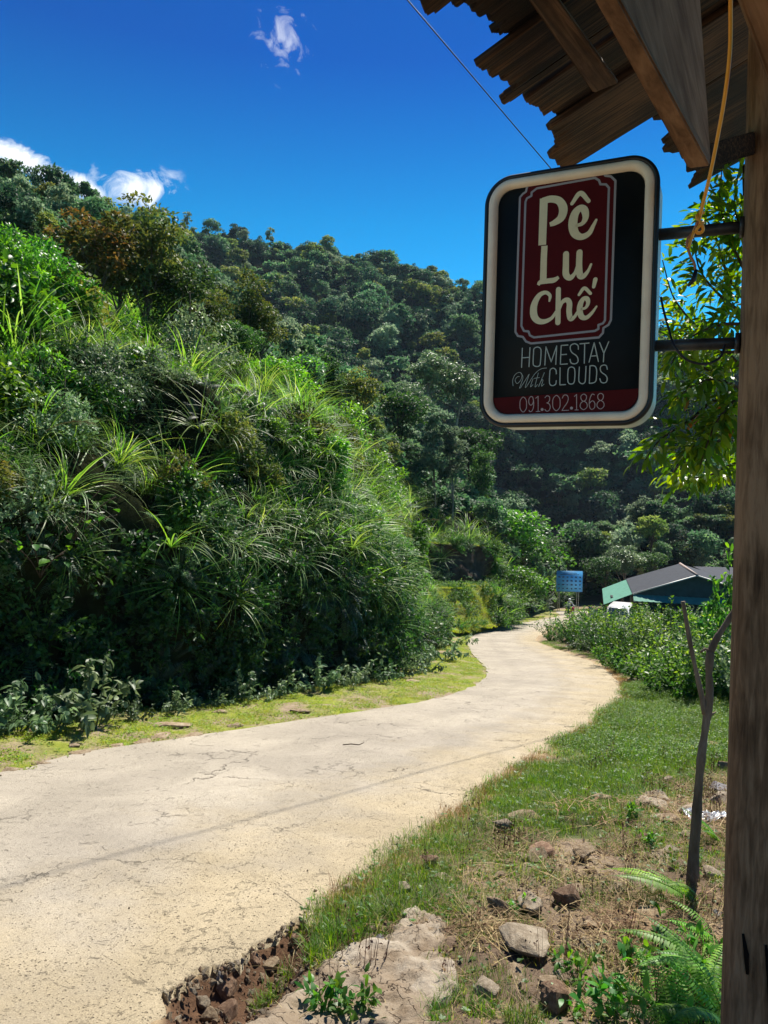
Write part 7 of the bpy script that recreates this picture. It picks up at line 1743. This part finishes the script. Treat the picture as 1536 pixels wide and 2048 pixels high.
# ------------------------------------------------------------------ motorbike and rider
def bike():
    Y = 66.0; c = P(1139, 1236, Y); g = np.array((c[0], Y, zp(Y) + 0.01)); o = empty('motorbike', g, R(12)); tag(o, 'small red motorbike on the far stretch of road', 'motorbike')
    mk = plain('bike_black', (0.02, 0.02, 0.02), 0.5); mr = plain('bike_red', (0.35, 0.03, 0.03), 0.35); mc = plain('bike_metal', (0.5, 0.5, 0.5), 0.3, 0.5, 0.8)
    for y in (-0.62, 0.62):
        mb = MB(); th = np.linspace(0, 2 * math.pi, 25); mb.tube(np.stack([0 * th, y + 0.25 * np.cos(th), 0.28 + 0.25 * np.sin(th)], -1), 0.045, 6); w = obj('wheel', mb, mk, o)
        m2 = MB(); m2.tube([(-0.05, y, .28), (0.05, y, .28)], 0.07, 10); obj('hub', m2, mc, w)
    mb = MB(); mb.tube([(0, -0.35, 0.5), (0, 0.0, 0.42), (0, 0.45, 0.62), (0, 0.75, 0.72)], [0.09, 0.12, 0.13, 0.07], 8); obj('body', mb, mr, o)
    mb = MB(); mb.box((0, 0.3, 0.78), (0.24, 0.72, 0.09)); obj('seat', mb, mk, o)
    mb = MB(); mb.tube([(0, -0.62, .28), (0, -0.42, 0.95)], 0.035, 8); obj('fork', mb, mc, o)
    mb = MB(); mb.box((0, -0.50, 0.72), (0.36, 0.08, 0.5)); obj('leg_shield', mb, mr, o)
    mb = MB(); mb.tube([(-0.33, -0.3, 1.02), (0, -0.42, 1.0), (0.33, -0.3, 1.02)], 0.018, 8); obj('handlebar', mb, mk, o)
    mb = MB(); mb.tube([(0, -0.5, .93), (0, -0.44, .93)], 0.08, 10); obj('headlight', mb, mc, o)
    # rider: one continuous skinned body
    p = empty('person', (g[0], g[1], g[2]), R(12)); tag(p, 'rider in a pale shirt and white helmet sitting on the red motorbike', 'person')
    bm = bmesh.new(); sl_ = bm.verts.layers.skin.verify(); J = {}

    def v(n_, co, r_): J[n_] = bm.verts.new(co); J[n_][sl_].radius = (r_, r_)
    v('pel', (0, .25, .86), .15); v('chest', (0, .14, 1.22), .15); v('neck', (0, .10, 1.42), .055); v('head', (0, .07, 1.54), .09)
    for s, t in ((-1, 'l'), (1, 'r')):
        v('hip' + t, (s * .11, .2, .84), .09); v('knee' + t, (s * .2, -.18, .80), .065); v('ank' + t, (s * .17, -.05, .38), .045); v('toe' + t, (s * .17, -.18, .33), .04)
        v('sh' + t, (s * .19, .12, 1.34), .06); v('el' + t, (s * .28, -.02, 1.12), .045); v('wr' + t, (s * .30, -.24, 1.04), .032); v('ha' + t, (s * .31, -.31, 1.03), .035)
    for a_, b_ in [('pel', 'chest'), ('chest', 'neck'), ('neck', 'head')] + [(x + t, y + t) for t in 'lr' for x, y in (('hip', 'knee'), ('knee', 'ank'), ('ank', 'toe'), ('sh', 'el'), ('el', 'wr'), ('wr', 'ha'))] + [('pel', 'hipl'), ('pel', 'hipr'), ('chest', 'shl'), ('chest', 'shr')]: bm.edges.new((J[a_], J[b_]))
    J['pel'][sl_].use_root = True; me = bpy.data.meshes.new('body'); bm.to_mesh(me); bm.free(); ms = plain('rider_skin', (0.35, 0.2, 0.13), 0.6); msh = plain('rider_shirt', (0.6, 0.6, 0.58), 0.8); mpn = plain('rider_trousers', (0.05, 0.06, 0.09), 0.8)
    me.materials.append(msh); ob = link('body', me, p); ob.modifiers.new('skin', 'SKIN'); ob.modifiers.new('sub', 'SUBSURF').levels = 1
    mb = MB(); an = np.linspace(0, math.pi / 2, 6); mb.tube([(0, .07, 1.53 + 0.135 * math.sin(x)) for x in an], [0.135 * math.cos(x) + 0.004 for x in an], 14); obj('helmet', mb, plain('helmet_white', (0.75, 0.75, 0.75), 0.25), p, smooth=True)
    for s in (-1, 1):
        mb = MB(); mb.tube([(s * .10, .22, .85), (s * .20, -.19, .80)], [.11, .082], 10); mb.tube([(s * .20, -.19, .80), (s * .17, -.04, .42)], [.082, .058], 10); obj('trouser_leg', mb, mpn, p, smooth=True)


bike()

# ------------------------------------------------------------------ small roadside things
g = GP(932, 1249); o = empty('marker_post', g); tag(o, 'thin white marker post at the left of the road bend', 'marker post'); h = 36 * g[1] / F
mb = MB(); mb.box((0, 0, h * 0.45), (0.09, 0.09, h * 0.9)); obj('shaft', mb, plain('post_white', (0.75, 0.76, 0.74), 0.6, noise=.1), o); mb = MB(); mb.box((0, 0, h * 0.95), (0.094, 0.094, h * 0.1 - 0.004)); obj('cap', mb, plain('post_cap', (0.35, 0.32, 0.3), 0.6), o)
g = GP(1212, 1296); o = empty('tree_stump', g); tag(o, 'short dark stump in front of the thicket', 'stump'); mb = MB(); mb.tube([(0, 0, -0.1), (0.01, 0, .15), (0, 0, .38)], [.17, .15, .14], 12); obj('bark', mb, M['bark'], o, smooth=True); mb = MB(); mb.tube([(0, 0, .379), (0, 0, .386)], .13, 12); obj('cut_top', mb, M['bark_grey'], o)
g = P(1192, 1218, 58); g[2] = zp(58); o = empty('blue_tarp', g); tag(o, 'blue tarpaulin hung in the shade left of the white van', 'tarpaulin'); n = 16; xs, zs = np.meshgrid(np.linspace(-.55, .85, n), np.linspace(0, 1, n)); top_ = 1.35 - 0.55 * (xs + .55)
V = np.stack([xs, 0.12 * fbm(xy3(xs, zs, 3), 2), zs * top_], -1).reshape(-1, 3); i = (np.arange(n - 1)[:, None] * n + np.arange(n - 1)[None]).ravel(); mb = MB(); mb.add(V, np.stack([i, i + 1, i + n + 1, i + n], -1)); obj('sheet', mb, plain('tarp_blue', (0.03, 0.12, 0.40), 0.5), o, smooth=True)
for x in (-.55, .85): mb = MB(); mb.tube([(x, 0.04, -0.3), (x, 0.04, 1.35 if x < 0 else .6)], 0.025, 6); obj('pole', mb, M['bark'], o)
# stick lying on the road
g = G(705, 1494); mb = MB(); mb.tube([(-.12, 0, .012), (-.02, .015, .02), (.08, .01, .014), (.14, .05, .03)], [.006, .007, .006, .004], 6); tag(obj('fallen_twig', mb, M['bark'], None, loc=(g[0], g[1], g[2] + 0.012)), 'small crooked dark twig lying on the road', 'twig')

# ------------------------------------------------------------------ air
HAZE = 0.00012
if HAZE:
    mb = MB(); mb.box((0, 100, 25), (1400, 620, 190)); m, n, l = mat_base('air'); pv = nd(n, 'ShaderNodeVolumePrincipled', {'Density': HAZE, 'Anisotropy': 0.0}); pv.inputs['Color'].default_value = (0.62, 0.78, 1.0, 1); o = n.new('ShaderNodeOutputMaterial'); l.new(pv.outputs[0], o.inputs['Volume'])
    tag(obj('haze', mb, m), 'thin blue haze in the valley', kind='stuff')
